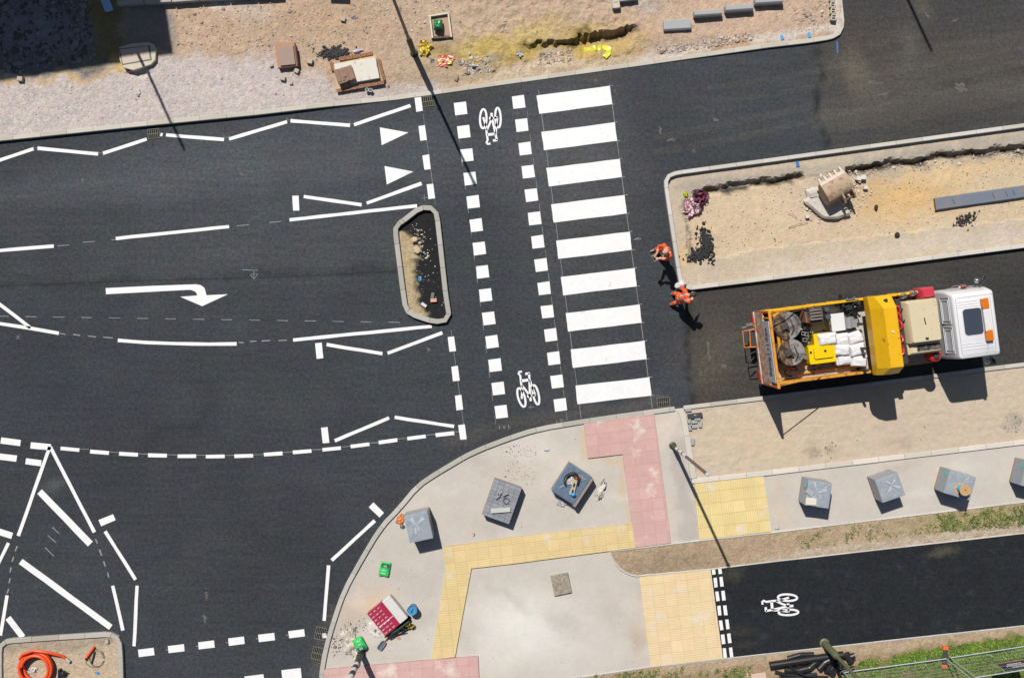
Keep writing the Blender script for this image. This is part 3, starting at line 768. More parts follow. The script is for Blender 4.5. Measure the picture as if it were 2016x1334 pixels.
# tyre tracks dragged from the works and roller edges, very thin films
def track(pl, w, m, z=.0018, br=0.):
    mb = MB(); pl = smooth_pl(pl, 2); pts = resample([Vector((*W(*p).xy, 0)) for p in pl], .12); prev = None
    for i, p in enumerate(pts):
        t = (pts[min(i + 1, len(pts) - 1)] - pts[max(i - 1, 0)]).normalized(); n = Vector((-t.y, t.x, 0)); k = 1 + .35 * noise.noise(p * 1.3)
        cur = [mb.vert(p + n * w / S / 2 * a * k + Vector((0, 0, z))) for a in (1, .33, -.33, -1)]
        if prev and random.random() > br:
            for q in range(3): mb.face((prev[q], prev[q + 1], cur[q + 1], cur[q]))
        prev = cur
    o = mark('tyre_track', mb, m=m); o['kind'] = 'stuff'; return o
M_trl = mat('track_dust', A(150, 142, 130), rough=.95, var=.3, scale=3, speck=.9, sscale=12, alpha=.07)
M_trd = mat('track_dark', A(30, 30, 32), rough=.8, var=.3, scale=3, speck=.6, sscale=12, alpha=.22)
for dx in (0, 30):
    track([(1290, 300 - dx), (1450, 272 - dx), (1620, 232 - dx), (1800, 196 - dx), (2030, 150 - dx)], 13, M_trl, br=.05)
    track([(1380, 205 - dx), (1560, 180 - dx), (1700, 150 - dx), (2030, 92 - dx)], 10, M_trl, .0022, .08)
    track([(1380, 745 - dx), (1430, 700 - dx), (1490, 670 - dx)], 14, M_trl, .0026, .05)
track([(1650, 245), (1800, 222), (2030, 180)], 34, M_trl, .0014, .0); track([(1640, 120), (1720, 150), (1740, 210)], 26, M_trl, .0012, .0); track([(300, 1172), (420, 1118), (540, 1030)], 2.2, M_trl, .0022, .2)
track([(0, 563), (300, 551), (560, 546), (780, 534)], 3, M_trd, .0021, .0)
bl = MB(); stripmesh([(1648, 82), (1649, 105)], 3.5, .0035, .01, mb=bl); mark('blue_mark', bl, m=mat('blue_spray', A(60, 120, 190), rough=.8))
bl = MB(); stripmesh([(1568, 318), (1570, 329)], 6, .066, .02, mb=bl); mark('blue_mark', bl, parent=bpy.data.objects['island_earth'], m=MATS['blue_spray'])
bl = MB(); stripmesh([(1536, 72), (1539, 80)], 6, .115, .02, mb=bl); stripmesh([(1590, 66), (1592, 76)], 6, .115, .02, mb=bl); mark('blue_mark', bl, parent=bpy.data.objects['bare_earth'], m=mat('blue_spray_bright', A(90, 170, 230), rough=.8))
# ------------------------------------------------------------------ things on the bare earth north of the road
def rv(a, b): return random.uniform(a, b)
M_sleeve_w = mat('sleeve_white', A(236, 236, 232), rough=.5, var=.06, scale=12)
M_sleeve_b = mat('sleeve_black', A(48, 46, 42), rough=.5, var=.15, scale=12)
M_colbrown = mat('column_brown', A(118, 96, 84), rough=.45, var=.15, scale=8)
M_colgrey = mat('column_grey', A(112, 108, 98), rough=.45, var=.15, scale=8, metal=.2)
M_olive = mat('column_olive', A(112, 116, 82), rough=.5, var=.15, scale=8)
M_olived = mat('column_dark_olive', A(62, 66, 44), rough=.5, var=.15, scale=8)
def column(px, py, z0, h, lo, hi, label, r0=.095, r1=.045, hb=1.9, bands=(), cap=True):
    p = W(px, py); t = Thing('lamp_post', label, 'lamp post', (p.x, p.y, z0), 0, 'lamp columns without lanterns')
    b = MB(); b.lathe([(r0 + .05, -.05), (r0 + .05, .03), (r0, .05), (r0, hb - .06), (r0 * .8, hb), (r1 + .01, hb + .08), (r1 + .01, hb + .1)], n=16)
    t.add('base_section', b, lo, smooth=True)
    s = MB(); s.cyl((0, 0, hb), (0, 0, h), r1 + .006, r1, 14); t.add('shaft', s, hi, smooth=True)
    d = MB(); d.box(r0 * .6, -r0 * .72, .95, .09, .02, .42, rz=R(-50)); t.add('access_door', d, lo, bevel=.004)
    for i, (a, c, m) in enumerate(bands):
        q = MB(); rr = (r0 if c <= hb else r1 + .008) + .006
        q.lathe([(rr - .02, a), (rr, a + .004), (rr, c - .004), (rr - .02, c)], n=16); t.add('sleeve_band', q, m, smooth=True)
    if cap:
        q = MB(); q.lathe([(r1 + .014, h - .12), (r1 + .018, h - .1), (r1 + .018, h), (.01, h + .02)], n=14); t.add('cap', q, mat('cap_pale', A(190, 198, 204), rough=.4), smooth=True)
    return t
column(816, 107, .08, 6.5, M_olived, M_colgrey, 'dark grey lamp column rising beside the torn yellow bags', hb=1.75, bands=((2.05, 2.2, mat('tie_pale', A(170, 170, 166))), (2.6, 2.72, MATS['tie_pale'])))
column(1324, 876, .03, 6.1, M_olived, M_colbrown, 'brown lamp column with white banded sleeve standing on the narrow paved strip', r0=.075, hb=.75, bands=((.62, .8, M_colgrey), (.82, 1.25, M_sleeve_w), (1.25, 1.4, M_sleeve_b), (1.4, 1.95, M_sleeve_w), (1.95, 2.15, M_colgrey), (2.15, 2.62, M_sleeve_w)), r1=.046)
column(712, 1284, .03, 6.1, M_olived, M_colbrown, 'dark lamp column with black and white bands beside the green cement bag', r0=.1, hb=1.1, bands=((1.1, 1.32, M_sleeve_w), (1.32, 1.6, M_sleeve_b), (1.6, 1.86, M_sleeve_w), (1.86, 2.2, M_sleeve_b), (2.2, 2.6, M_sleeve_w)), r1=.085)
column(1622, 1264, .05, 7.6, M_olive, M_olive, 'olive green lamp column standing by the black drainage pipes', r0=.115, hb=1.35, r1=.055, cap=False)
column(206, -44, .1, 8.6, M_colgrey, M_colgrey, 'tall grey lamp column whose shadow crosses the chamber lid', cap=False)
column(1678, -236, .05, 8.6, M_colgrey, M_colgrey, 'tall grey lamp column casting a shadow on the side road', cap=False)
# the building whose shadow lies over the top left corner
M_brick = mat('facade_brick', A(150, 104, 84), rough=.9, var=.1, scale=3, speck=.2, sscale=20)
M_glass = mat('window_glass', (.02, .025, .03), rough=.1, var=0)
c = W(339.5, 106); hB = 9.5
ang = math.atan2(.155, .988)
cx, cy = c.x - .42 * hB / 1.34, c.y + .907 * hB / 1.34
bt = Thing('brick_building', 'brick building whose shadow falls over the top left corner', 'building', (cx, cy, 0), ang)
b = MB(); b.box(-9, 6, hB / 2 - .3, 18, 12, hB + .6); bt.add('wall', b, M_brick)
b = MB(); b.box(-9, 6, hB + .05, 18.1, 12.1, .1); bt.add('roof', b, M_conc)
for i in range(6):
    for k in range(3):
        b = MB(); b.box(-1.8 - i * 2.9, -.01, 1.6 + k * 3.0, 1.3, .1, 1.5); f = bt.add('window', b, M_white)
        b = MB(); b.box(-1.8 - i * 2.9, -.05, 1.6 + k * 3.0, 1.14, .06, 1.34); bt.add('pane', b, M_glass, parent=f)
# unseen box added past the earth strip to cast its small square shadow
p = W(655, -24); t = Thing('utility_cabinet', 'grey utility cabinet casting a small square shadow on the earth', 'cabinet', (p.x, p.y, .08), R(-4))
b = MB(); b.box(0, .25, .46, .62, .38, .9); t.add('body', b, mat('cabinet_green', A(70, 84, 74), rough=.6), bevel=.015)
b = MB(); b.box(0, .25, .94, .66, .42, .05); t.add('lid', b, MATS['cabinet_green'], bevel=.01)
b = MB(); b.box(-.155, .05, .46, .29, .02, .8); b.box(.155, .05, .46, .29, .02, .8); t.add('door', b, MATS['cabinet_green'], bevel=.006)
# blue-white insulation board in the shade
p = W(215, 13); t = Thing('insulation_board', 'pale blue board lying in the shade of the building', 'board', (p.x, p.y, .16), R(-70))
b = MB(); b.prism([(-.24, -.14), (-.1, -.15), (.2, -.14), (.24, -.06), (.24, .15), (-.24, .13)], 0, .035); t.add('panel', b, mat('pale_blue', A(172, 216, 255), rough=.6, var=.05))
b = MB(); b.box(.02, 0, .04, .05, .2, .012); t.add('tape', b, mat('pale_tape', A(200, 225, 250), rough=.5))
# course of edging stones along the top
ex = [(238, 290), (291, 344), (345, 398), (399, 452), (453, 506), (507, 560)]
for i, (a, c2) in enumerate(ex):
    y = 10.5 - (((a + c2) / 2) - 262) * .055
    p = W((a + c2) / 2, y); b = MB(); b.box(0, 0, .12, (c2 - a) / S - .012, .145, .26)
    one('edging_stone', b, M_conc, ('shaded edging stone next to the pale blue board', 'edging stone half in shade in the line along the top', 'first sunlit edging stone right of the building shadow', 'sunlit edging stone above the white powder patch', 'sunlit edging stone right of the white powder patch', 'last sunlit edging stone at the right end of the line')[i],
        'kerb stone', (p.x, p.y, .1), R(3.2 + (i % 3) * .5), 'edging stones in a line along the top', bevel=.01)
# inspection chambers
def local_poly(t, pts, h=0.): return [tuple(t.L(x, y, h).xy) for x, y in pts]
p = W(275, 118); t = Thing('inspection_chamber', 'concrete chamber with recessed steel-framed lid, half in the building shadow', 'manhole', (p.x, p.y, .06), R(8), 'inspection chambers')
b = MB(); b.prism(local_poly(t, [(239, 97), (262, 90), (298, 87), (307, 91), (312, 103), (311, 122), (302, 131), (268, 142), (248, 137), (241, 122)]), -.2, .19); t.add('collar', b, mat('old_concrete', A(218, 210, 188), rough=.9, var=.12, scale=6, speck=.2), bevel=.02)
b = MB(); b.prism(local_poly(t, [(240, 100), (300, 94), (304, 122), (246, 132)]), .12, .20); fr = t.add('frame', b, mat('dark_steel', A(86, 86, 88), rough=.5, var=.1))
b = MB(); b.prism(local_poly(t, [(242, 101.5), (297, 95.5), (301, 120.5), (248, 130)]), .13, .208); lid = t.add('lid', b, mat('lid_fill', A(218, 200, 182), rough=.9, var=.06, scale=6), bevel=.004)
b = MB(); b.box(*t.L(266, 112, 0).xy, .209, .07, .012, .008, rz=R(4)); t.add('lifting_slot', b, M_dark, parent=lid)
p = W(568, 113); t = Thing('inspection_chamber', 'small square brick chamber with grey lid, left of the concrete slab chamber', 'manhole', (p.x, p.y, .08), R(3), 'inspection chambers')
M_redbrick = mat('red_brick', A(194, 146, 118), rough=.9, var=.15, scale=9, speck=.2, sscale=30)
b = MB(); b.prism(local_poly(t, [(545, 91), (583, 87), (590, 134), (551, 138)]), -.1, .22); t.add('brickwork', b, M_redbrick, bevel=.01)
b = MB(); b.prism(local_poly(t, [(548, 95), (578, 91), (582.5, 128), (553, 131)], .26), .2, .28); t.add('lid', b, mat('lid_grey', A(172, 150, 136), rough=.85, var=.08, scale=5, speck=.1), bevel=.008)
b = MB(); b.prism(local_poly(t, [(580, 91), (583, 90.5), (588, 128), (585, 129)], .24), .2, .245); t.add('frame', b, mat('frame_brown', A(110, 76, 60), rough=.8))
# big slab chamber ringed with perforated bricks
p = W(708, 146); t = Thing('inspection_chamber', 'large concrete slab chamber ringed with perforated orange bricks', 'manhole', (p.x, p.y, .07), R(9), 'inspection chambers')
b = MB(); b.prism(local_poly(t, [(657, 127), (742, 110), (755, 161), (664, 178)], .1), -.15, .12); t.add('mortar_bed', b, mat('mortar_bed', A(214, 186, 146), rough=.95, var=.12, scale=6, speck=.15), bevel=.015)
b = MB(); b.prism(local_poly(t, [(658.5, 128), (740, 114), (748, 155), (690, 165), (689, 160), (668, 167)], .24), .1, .26); sl = t.add('cover_slab', b, mat('cover_slab', A(232, 228, 214), rough=.85, var=.06, scale=4, stain=A(196, 184, 178), sstain=5, samt=.3), bevel=.012)
b = MB(); b.prism(local_poly(t, [(669, 160), (687, 155), (689, 166), (669, 170)], .2), .1, .17); t.add('opening', b, mat('mortar_bed2', A(206, 178, 140), rough=.95))
PB = mat('perforated_brick', A(222, 166, 130), rough=.85, var=.15, scale=14)
def pbrick(a, c2, n, h):
    for i in range(n):
        u = (i + .5) / n; x, y = lerp(a[0], c2[0], u), lerp(a[1], c2[1], u); q = t.L(x, y, h); d = (t.L(*c2, h) - t.L(*a, h)); an = math.atan2(d.y, d.x)
        L_ = d.length / n - .012; b = MB()
        for k in range(3): b.box(0, (-.045, 0, .045)[k], 0, L_, .016, .065)
        for k in range(4): b.box(-L_ / 2 + .008 + (L_ - .016) * k / 3, 0, 0, .016, .104, .065)
        o = t.add('perforated_brick', b, PB); o.location = (q.x, q.y, h + rv(-.01, .01)); o.rotation_euler = (0, 0, an + rv(-.03, .03))
pbrick((663, 180), (757, 163), 7, .10); pbrick((756, 160), (746, 118), 3, .10); pbrick((652, 122), (656, 140), 1, .10); pbrick((668, 118), (734, 106), 5, .08)
q = t.L(679, 148, .4)
b = MB(); b.box(q.x, q.y, .36, .62, .50, .055, rz=R(9)); b.box(q.x, q.y - .02, .40, .2, .13, .05, rz=R(12))
for k in range(4): b.box(q.x + (-.22 + k * .15), q.y + .0, .395, .10, .44 - .06 * (k % 2), .03, rz=R(9 + k))
tag(mesh_obj('broken_lid', b, mat('broken_lid', A(156, 126, 108), rough=.9, var=.2, scale=9, speck=.3, sscale=30), None, .008, False, t.loc + Matrix.Rotation(t.rz, 3, 'Z') @ Vector((0, 0, 0)), t.rz), 'brown broken lid lying on the concrete slab chamber', 'lid')
# chamber with timber shuttering and green bag
p = W(867, 52); t = Thing('inspection_chamber', 'square pit edged with pale boards, with a green bag in its middle', 'manhole', (p.x, p.y, .08), R(8), 'inspection chambers')
wd = mat('pale_timber', A(232, 220, 200), rough=.8, var=.12, scale=9, speck=.1)
for a, c2 in (((845, 34), (883, 28)), ((847, 36), (852, 76)), ((883, 29), (889, 74)), ((851, 77), (889, 74))):
    A0, A1 = t.L(*a, .1), t.L(*c2, .1); d = A1 - A0; b = MB(); m_ = (A0 + A1) / 2
    b.box(m_.x, m_.y, .05 if a[1] < 70 else .02, d.length + .04, .055, .2, rz=math.atan2(d.y, d.x)); t.add('shutter_board', b, wd if a[1] < 70 else mat('dark_timber', A(90, 80, 70), rough=.8), bevel=.006)
b = MB(); b.prism(local_poly(t, [(849, 37), (883, 31), (887, 71), (853, 74)]), -.05, .035); t.add('concrete_base', b, mat('brown_conc', A(192, 160, 136), rough=.95, var=.08, scale=5))
def pillow(w, l, h, seed=0, n=10, pinch=.3):
    """a filled sack: rounded slab with sagging sides and crimped ends"""
    mb = MB(); rnd = random.Random(seed); top = []; bot = []
    for i in range(n + 1):
        for j in range(n + 1):
            u, v = i / n * 2 - 1, j / n * 2 - 1
            e = (1 - abs(u) ** 4) * (1 - abs(v) ** 6); e = max(0, e) ** .5
            sx = 1 - pinch * .25 * (abs(v) > .92) ; k = 1 - .06 * (1 - abs(u)) * abs(v)
            nz_ = noise.noise(Vector((u * 2.2 + seed, v * 2.2, seed * .7))) * .16 * h
            top.append(mb.vert((v * l / 2 * k, u * w / 2 * sx, h * (.42 + .58 * e) + nz_ * e)))
            bot.append(mb.vert((v * l / 2 * k, u * w / 2 * sx, h * (.38 - .38 * e))))
    for i in range(n):
        for j in range(n):
            a = i * (n + 1) + j; q = (a, a + 1, a + n + 2, a + n + 1)
            mb.face([top[x] for x in q][::-1]); mb.face([bot[x] for x in q])
    for i in range(n):
        for (a, c2) in ((i, i + 1), ((n) * (n + 1) + i + 1, n * (n + 1) + i), ((i + 1) * (n + 1), i * (n + 1)), (i * (n + 1) + n, (i + 1) * (n + 1) + n)):
            mb.face((top[a], top[c2], bot[c2], bot[a]))
    return mb
M_green = mat('green_bag', A(66, 214, 106), rough=.4, var=.1, scale=6, bump=.004, bscale=10)
M_greend = mat('green_label', A(36, 92, 84), rough=.5)
def cement_bag(px, py, z, rz, label, l=.55, w=.36, h=.13, m=M_green, seed=1, lab=True):
    p = W(px, py, z); t = Thing('cement_bag', label, 'bag', p, rz, 'green cement bags')
    sk_ = t.add('sack', pillow(w, l, h, seed), m, smooth=True)
    if lab:
        b = MB(); b.box(l * .27, 0, h * 1.02, .14, w * .72, .012); t.add('label_patch', b, M_greend, parent=sk_)
        b = MB()
        for k in range(3): b.box(l * .29 - k * .025, 0, h * 1.02 + .008, .012, w * (.3 + .1 * (k % 2)), .006)
        for k in range(2): b.box(-.02 - k * .11, .02, h * 1.06, .03, w * .36, .006)
        t.add('print', b, mat('pale_print', A(190, 236, 200)), parent=sk_)
    return t
cement_bag(863, 52, .11, R(90), 'dark green half-full bag standing inside the boarded pit', .36, .3, .34, mat('deep_green_bag', A(34, 140, 78), rough=.35, var=.2, scale=6, bump=.01, bscale=8), 4, False)
# crumpled plastic and rags
def crumple(w, l, h, seed, n=24, rag=.5):
    mb = MB(); ids = {}
    o = Vector((seed * 3.7, seed * 1.3, 0))
    for i in range(n + 1):
        for j in range(n + 1):
            u, v = i / n * 2 - 1, j / n * 2 - 1; r = math.hypot(u, v); a = math.atan2(v, u)
            lim = .9 + rag * noise.noise(Vector((math.cos(a) * 1.7, math.sin(a) * 1.7, seed))) + .2 * noise.noise(Vector((math.cos(a) * 5, math.sin(a) * 5, seed)))
            if r > lim: continue
            z = abs(noise.fractal(Vector((u * 1.5, v * 1.5, seed)), 1., 2., 4)) * h * 1.1 + h * .18 * (1 - r)
            k = 1 + .12 * noise.noise(Vector((u * 3, v * 3, seed + 5)))
            yield_ = mb.vert((u * w / 2 * k, v * l / 2 * k, z + .012)); ids[i, j] = yield_
    for i in range(n):
        for j in range(n):
            q = [ids.get(x) for x in ((i, j), (i + 1, j), (i + 1, j + 1), (i, j + 1))]
            if None not in q: mb.face(q)
    return mb
def tint(mb, cols, seed, sc=6.):
    for i, v in enumerate(mb.v):
        k = noise.noise(Vector((v[0] * sc, v[1] * sc, seed))) * .5 + .5 + rv(-.06, .06); k = max(0, min(.999, k)); x = k * len(cols)
        mb.c[i] = cols[int(x)]
M_sheet = mat('crumpled_plastic', attr=True, rough=.35, var=.1, scale=10, bump=.004, bscale=30)
def rag_thing(name, px, py, z, w, l, h, cols, seed, label, cat, rz=0., sc=4.):
    mb = crumple(w * 1.2, l * 1.2, h, seed); tint(mb, cols, seed, sc)
    return one(name, mb, M_sheet, label, cat, W(px, py) + Vector((0, 0, z)), rz, smooth=True)
Y1c, Y2c, RDc, WHc, PUc, OR = A(240, 216, 84), A(232, 208, 120), A(206, 92, 78), A(232, 226, 218), A(120, 78, 112), A(226, 128, 70)
rag_thing('plastic_bag', 838, 98, .09, .42, .46, .22, [OR, Y1c, Y1c, Y2c], 2, 'bright yellow and orange torn bag at the foot of the lamp column', 'plastic bag')
rag_thing('plastic_bag', 876, 122, .09, .62, .38, .08, [Y2c, WHc, RDc, Y2c, RDc], 5, 'flattened yellow, white and red bag lying on the clay right of the column shadow', 'plastic bag', R(10))
rag_thing('rag', 851, 121, .085, .18, .14, .05, [A(120, 116, 140)], 8, 'small grey rag left of the flattened yellow and red bag', 'rag')
rag_thing('plastic_bag', 1362, 408, .06, .70, .52, .16, [WHc, A(210, 200, 206), PUc, A(170, 90, 110), WHc, A(206, 198, 200), PUc], 12, 'crumpled white and purple plastic heap in the island corner', 'plastic bag', R(60), 8)
rag_thing('plastic_bag', 1379, 389, .06, .46, .42, .3, [A(84, 48, 62), A(150, 72, 84), PUc, A(120, 60, 74)], 15, 'dark purple-red plastic bag at the top of the island heap', 'plastic bag', 0, 7)
rag_thing('rag', 1349, 383, .07, .16, .16, .1, [A(214, 220, 70)], 18, 'little yellow-green rag at the edge of the purple plastic heap', 'rag')
def tape(pts, w, z, nm, m, label, cat):
    mb = MB(); L_ = resample([Vector((*W(*p).xy, 0)) for p in pts], .05); prev = None
    for i, p in enumerate(L_):
        tg = (L_[min(i + 1, len(L_) - 1)] - L_[max(i - 1, 0)]).normalized(); n_ = Vector((-tg.y, tg.x, 0)); zz = z + .03 * fb(p.x, p.y, 4, 2) + north_z(p.x * S + 1008, 667 - p.y * S)
        cur = [mb.vert((p.x + n_.x * w * a, p.y + n_.y * w * a, zz + .012 * math.sin(i * 1.3 + a * 5))) for a in (-.5, -.17, .17, .5)]
        if prev:
            for k in range(3): mb.face((prev[k], prev[k + 1], cur[k + 1], cur[k]))
        prev = cur
    return one(nm, mb, m, label, cat, (0, 0, 0), smooth=True)
tape([(1150, 97), (1170, 95), (1190, 93), (1199, 97), (1197, 106), (1190, 114)], .17, .05, 'warning_tape', mat('yellow_tape', A(236, 232, 70), rough=.35, var=.08, scale=14), 'bright yellow warning tape lying bent in the trench', 'tape')
# kerb stones waiting to be laid
for (cx_, cy_, l, w, h, an, lb) in ((1332, 51, .93, .36, .16, 3.5, 'wide pale kerb stone nearest the road, leftmost of the four'), (1391, 30, .94, .19, .30, 4, 'kerb stone on edge, second from left on the earth'),
                                   (1452, 20, .94, .20, .30, 4, 'kerb stone on edge, third from left on the earth'), (1510, 6, .94, .20, .30, 3.5, 'kerb stone on edge, rightmost, at the top edge')):
    p = W(cx_, cy_, .1); b = MB(); hw = w / 2
    prof = [(-hw, 0), (hw, 0), (hw, h - .02), (hw - .02, h), (-hw + .05, h), (-hw, h - .05)]
    b.loft([[Vector((x, y, z)) for y, z in prof] for x in (-l / 2, l / 2)][::-1])
    one('kerb_stone', b, mat('new_kerb', A(178, 180, 180), rough=.85, var=.06, scale=6, speck=.1), lb, 'kerb stone', (p.x, p.y, .09), R(an), 'loose kerb stones on the bare earth', bevel=.008)
p = W(1235, 1); b = MB(); b.box(0, 0, .12, .6, .2, .24); one('kerb_stone', b, MATS['new_kerb'], 'kerb stone on edge beside the small hollow block at the top', 'kerb stone', (p.x, p.y, .09), R(7), 'loose kerb stones on the bare earth', bevel=.01)
p = W(1211, 14); b = MB()
for x, y, sx, sy in ((-.1, 0, .05, .24), (.1, 0, .05, .24), (0, .1, .15, .05), (0, -.1, .15, .05)): b.box(x, y, .11, sx, sy, .22)
b.box(0, 0, .1, .15, .15, .2)
one('hollow_block', b, mat('pale_block', A(214, 206, 188), rough=.9, var=.1, scale=10), 'small pale hollow concrete block at the top edge', 'block', (p.x, p.y, .09), R(5), bevel=.006)
# hollow blocks along the corner kerb
for i in range(4):
    y = 5 + i * 12.5 - 4; p = W(1634 + i * .9, y); b = MB()
    for x, yy, sx, sy in ((-.07, 0, .03, .2), (.07, 0, .03, .2), (0, .085, .12, .03), (0, -.085, .12, .03), (0, 0, .12, .025)): b.box(x, yy, .1, sx, sy, .2)
    one('hollow_block', b, mat('pale_block', A(214, 206, 188)), ('topmost', 'second from top', 'third from top', 'lowest')[i] + ' of the hollow blocks lined up beside the corner kerb', 'block', (p.x, p.y, .07), R(-8), 'hollow blocks by the corner kerb', bevel=.004)
# lumps, bottles, debris one can count
def lump(name, px, py, r, col, label, cat, z=.08, flat=.7, group=None, boxy=False, rz=0.):
    random.seed(int(px * 7 + py)); b = MB(); b.col = col
    if boxy: b.box(0, 0, r * .8, r * 2, r * 1.7, r * 1.6, rz=rz, tx=rv(.85, 1), ty=rv(.85, 1))
    else: b.rock((0, 0, r * flat * .45), r, flat=flat)
    p = W(px, py); return one(name, b, M_stone, label, cat, (p.x, p.y, z), 0, group, bevel=.006 if boxy else .0, smooth=not boxy)
GB = 'broken concrete blocks by the chambers'
for x, y, r, lb in ((612, 124, .095, 'square concrete lump between the brick chamber and the slab chamber'), (586, 142, .085, 'pale concrete lump touching the brick chamber corner'), (559, 157, .085, 'concrete lump below the brick chamber'),
                    (575, 166, .06, 'flat concrete chip lowest below the brick chamber'), (677, 41, .08, 'pale concrete lump far above the slab chamber'), (536, 131, .06, 'small lump left of the brick chamber'), (45, 158, .10, 'grey block at the edge of the building shadow, far left')):
    lump('concrete_block', x, y, r, A(196, 184, 168), lb, 'block', .08, group=GB, boxy=True, rz=rv(-.5, .5))
lump('boulder', 116, 76, .15, A(150, 144, 138), 'larger grey boulder lying in the building shade', 'rock', .08); lump('boulder', 147, 95, .11, A(170, 160, 150), 'pale boulder in the shade right of the larger one', 'rock', .08)
lump('boulder', 62, 10, .08, A(150, 150, 150), 'small boulder in the shade at the very top left', 'rock', .08)
lump('rock', 925, 107, .075, A(206, 196, 180), 'pale rock on the yellow clay right of the flattened bag', 'rock'); lump('rock', 837, 46, .07, A(204, 196, 184), 'pale rock just left of the boarded pit', 'rock'); lump('rock', 817, 25, .07, A(206, 190, 168), 'pale rock right of the lamp column top', 'rock')
lump('rock', 899, 152, .13, A(176, 156, 126), 'flat brown rock near the kerb right of the column shadow', 'rock', .05, .4); lump('rock', 830, 57, .05, A(176, 150, 120), 'small brown rock left of the boarded pit', 'rock')
def bottle(px, py, rz, l, r, label, m=None):
    b = MB(); pts = [(.3 * r, 0), (r, .02), (r, l * .62), (r * .45, l * .8), (r * .38, l)]
    b.loft([[Vector((z, rr * math.cos(2 * math.pi * q / 12), r + rr * math.sin(2 * math.pi * q / 12))) for q in range(12)] for rr, z in pts][::-1])
    p = W(px, py); t = Thing('plastic_bottle', label, 'bottle', (p.x, p.y, .09), rz); t.add('body', b, m or mat('clear_plastic', A(206, 210, 222), rough=.2, var=.1, scale=10), smooth=True)
    q = MB(); q.cyl((l, 0, r), (l + .03, 0, r), r * .46, n=10); t.add('cap', q, M_white)
bottle(928, 131, R(-4), .2, .05, 'empty clear bottle lying on grey gravel right of the bags')
bottle(697, 105, R(14), .30, .06, 'white and purple tube lying right of the black tarmac pile', mat('lilac_plastic', A(206, 196, 226), rough=.3))
for x, y, lb in ((724, 179, 'left of two white cups by the perforated bricks'), (731, 180, 'right of two white cups by the perforated bricks')):
    p = W(x, y); b = MB(); b.lathe([(.045, 0), (.06, .13), (.066, .135), (.055, .13), (.04, .02)], n=14); one('paper_cup', b, M_white, lb, 'cup', (p.x, p.y, .06), 0, 'white cups', smooth=True)
rag_thing('litter', 1023, 108, .09, .22, .18, .1, [WHc, A(210, 206, 210)], 21, 'white crumpled litter on the clay left of the trench', 'litter'); rag_thing('litter', 275, 185, .1, .16, .18, .08, [WHc], 23, 'white scrap on the pink gravel below the shaded chamber', 'litter')
rag_thing('litter', 698, 36, .09, .22, .12, .06, [A(170, 176, 190)], 25, 'grey plastic scrap above the slab chamber', 'litter'); rag_thing('litter', 608, 90, .09, .1, .07, .05, [WHc], 27, 'white scrap right of the brick chamber', 'litter')
rag_thing('litter', 256, 141, .1, .1, .09, .05, [A(220, 90, 70)], 28, 'small red scrap below the shaded chamber', 'litter'); rag_thing('litter', 1888, 494, .01, .16, .22, .05, [A(196, 200, 200), A(160, 160, 160)], 29, 'grey rag on the road below the island kerb', 'litter')
# black tarmac crumbs
def crumbs(px, py, rx, ry, an, n, label, z=.05, big=.05, seed=1, m=M_tar, name='tarmac_pile', cat='tarmac pile', mound=.06):
    rnd = random.Random(seed); b = MB(); p0 = W(px, py); ca, sa = math.cos(R(an)), math.sin(R(an))
    for _ in range(n):
        u, v = rnd.gauss(0, .42), rnd.gauss(0, .42); x, y = u * rx / S, v * ry / S; r = rnd.uniform(.25, 1) * big
        b.rock((x * ca - y * sa, x * sa + y * ca, max(0, mound * (1 - (u * u + v * v))) + r * .25), r, rnd=rnd)
    return stuff(one(name, b, m, label, cat, (p0.x, p0.y, z)))
crumbs(663, 107, 34, 14, 0, 330, 'black tarmac heap above the slab chamber', .09, .06, 2)
crumbs(1390, 478, 14, 36, 12, 330, 'upright streak of black tarmac crumbs in the island', .04, .06, 3)
crumbs(1372, 503, 24, 14, 15, 200, 'low black tarmac heap at the foot of the crumb streak', .04, .06, 4)
crumbs(1902, 431, 32, 16, 25, 120, 'scattered black tarmac crumbs below the steel sheet', .03, .05, 5, mound=.0)
crumbs(640, 108, 26, 14, 0, 60, 'loose dark crumbs left of the black tarmac heap', .09, .04, 6, mound=0)
b = MB(); b.rock((0, 0, .05), .10, flat=.8); p = W(1723, 409); tag(mesh_obj('tarmac_clod', b, M_tar, None, 0, True, (p.x, p.y, .03)), 'black clod on the sand right of the bucket', 'clod')
b = MB(); b.rock((0, 0, .05), .10, flat=.8); p = W(1764, 462); tag(mesh_obj('tarmac_clod', b, M_tar, None, 0, True, (p.x, p.y, .05)), 'black clod at the concrete edge above the truck', 'clod')
# excavator bucket upside down on a lump of concrete
p = W(1622, 402); b = MB(); random.seed(4); rings = []
for zz, k in ((-.05, 1.), (.12, 1.04), (.2, .9)):
    rings.append([Vector((math.cos(a) * .78 * k * (1 + .12 * math.sin(a * 3 + 1) + .07 * math.sin(a * 7)), math.sin(a) * .42 * k * (1 + .1 * math.sin(a * 4)), zz + .02 * math.sin(a * 5))) for a in [2 * math.pi * q / 30 for q in range(30)]])
b.loft(rings); one('concrete_lump', b, mat('pale_lump', A(214, 206, 194), rough=.95, var=.12, scale=5, speck=.15, bump=.02, bscale=12), 'broken pale concrete lump under the excavator bucket', 'concrete', (p.x, p.y, .02), R(-28), smooth=True)
for i, (x, y, r, lb) in enumerate(((1600, 398, .12, 'at the left end of the concrete lump'), (1611, 412, .10, 'at the lower left of the concrete lump'), (1624, 418, .08, 'in front of the concrete lump'), (1598, 372, .09, 'above the left end of the concrete lump'))):
    lump('rubble', x, y, r, A(220, 214, 204), 'broken pale piece ' + lb, 'rubble', .14 if i < 2 else .03, .7, 'white rubble by the bucket')
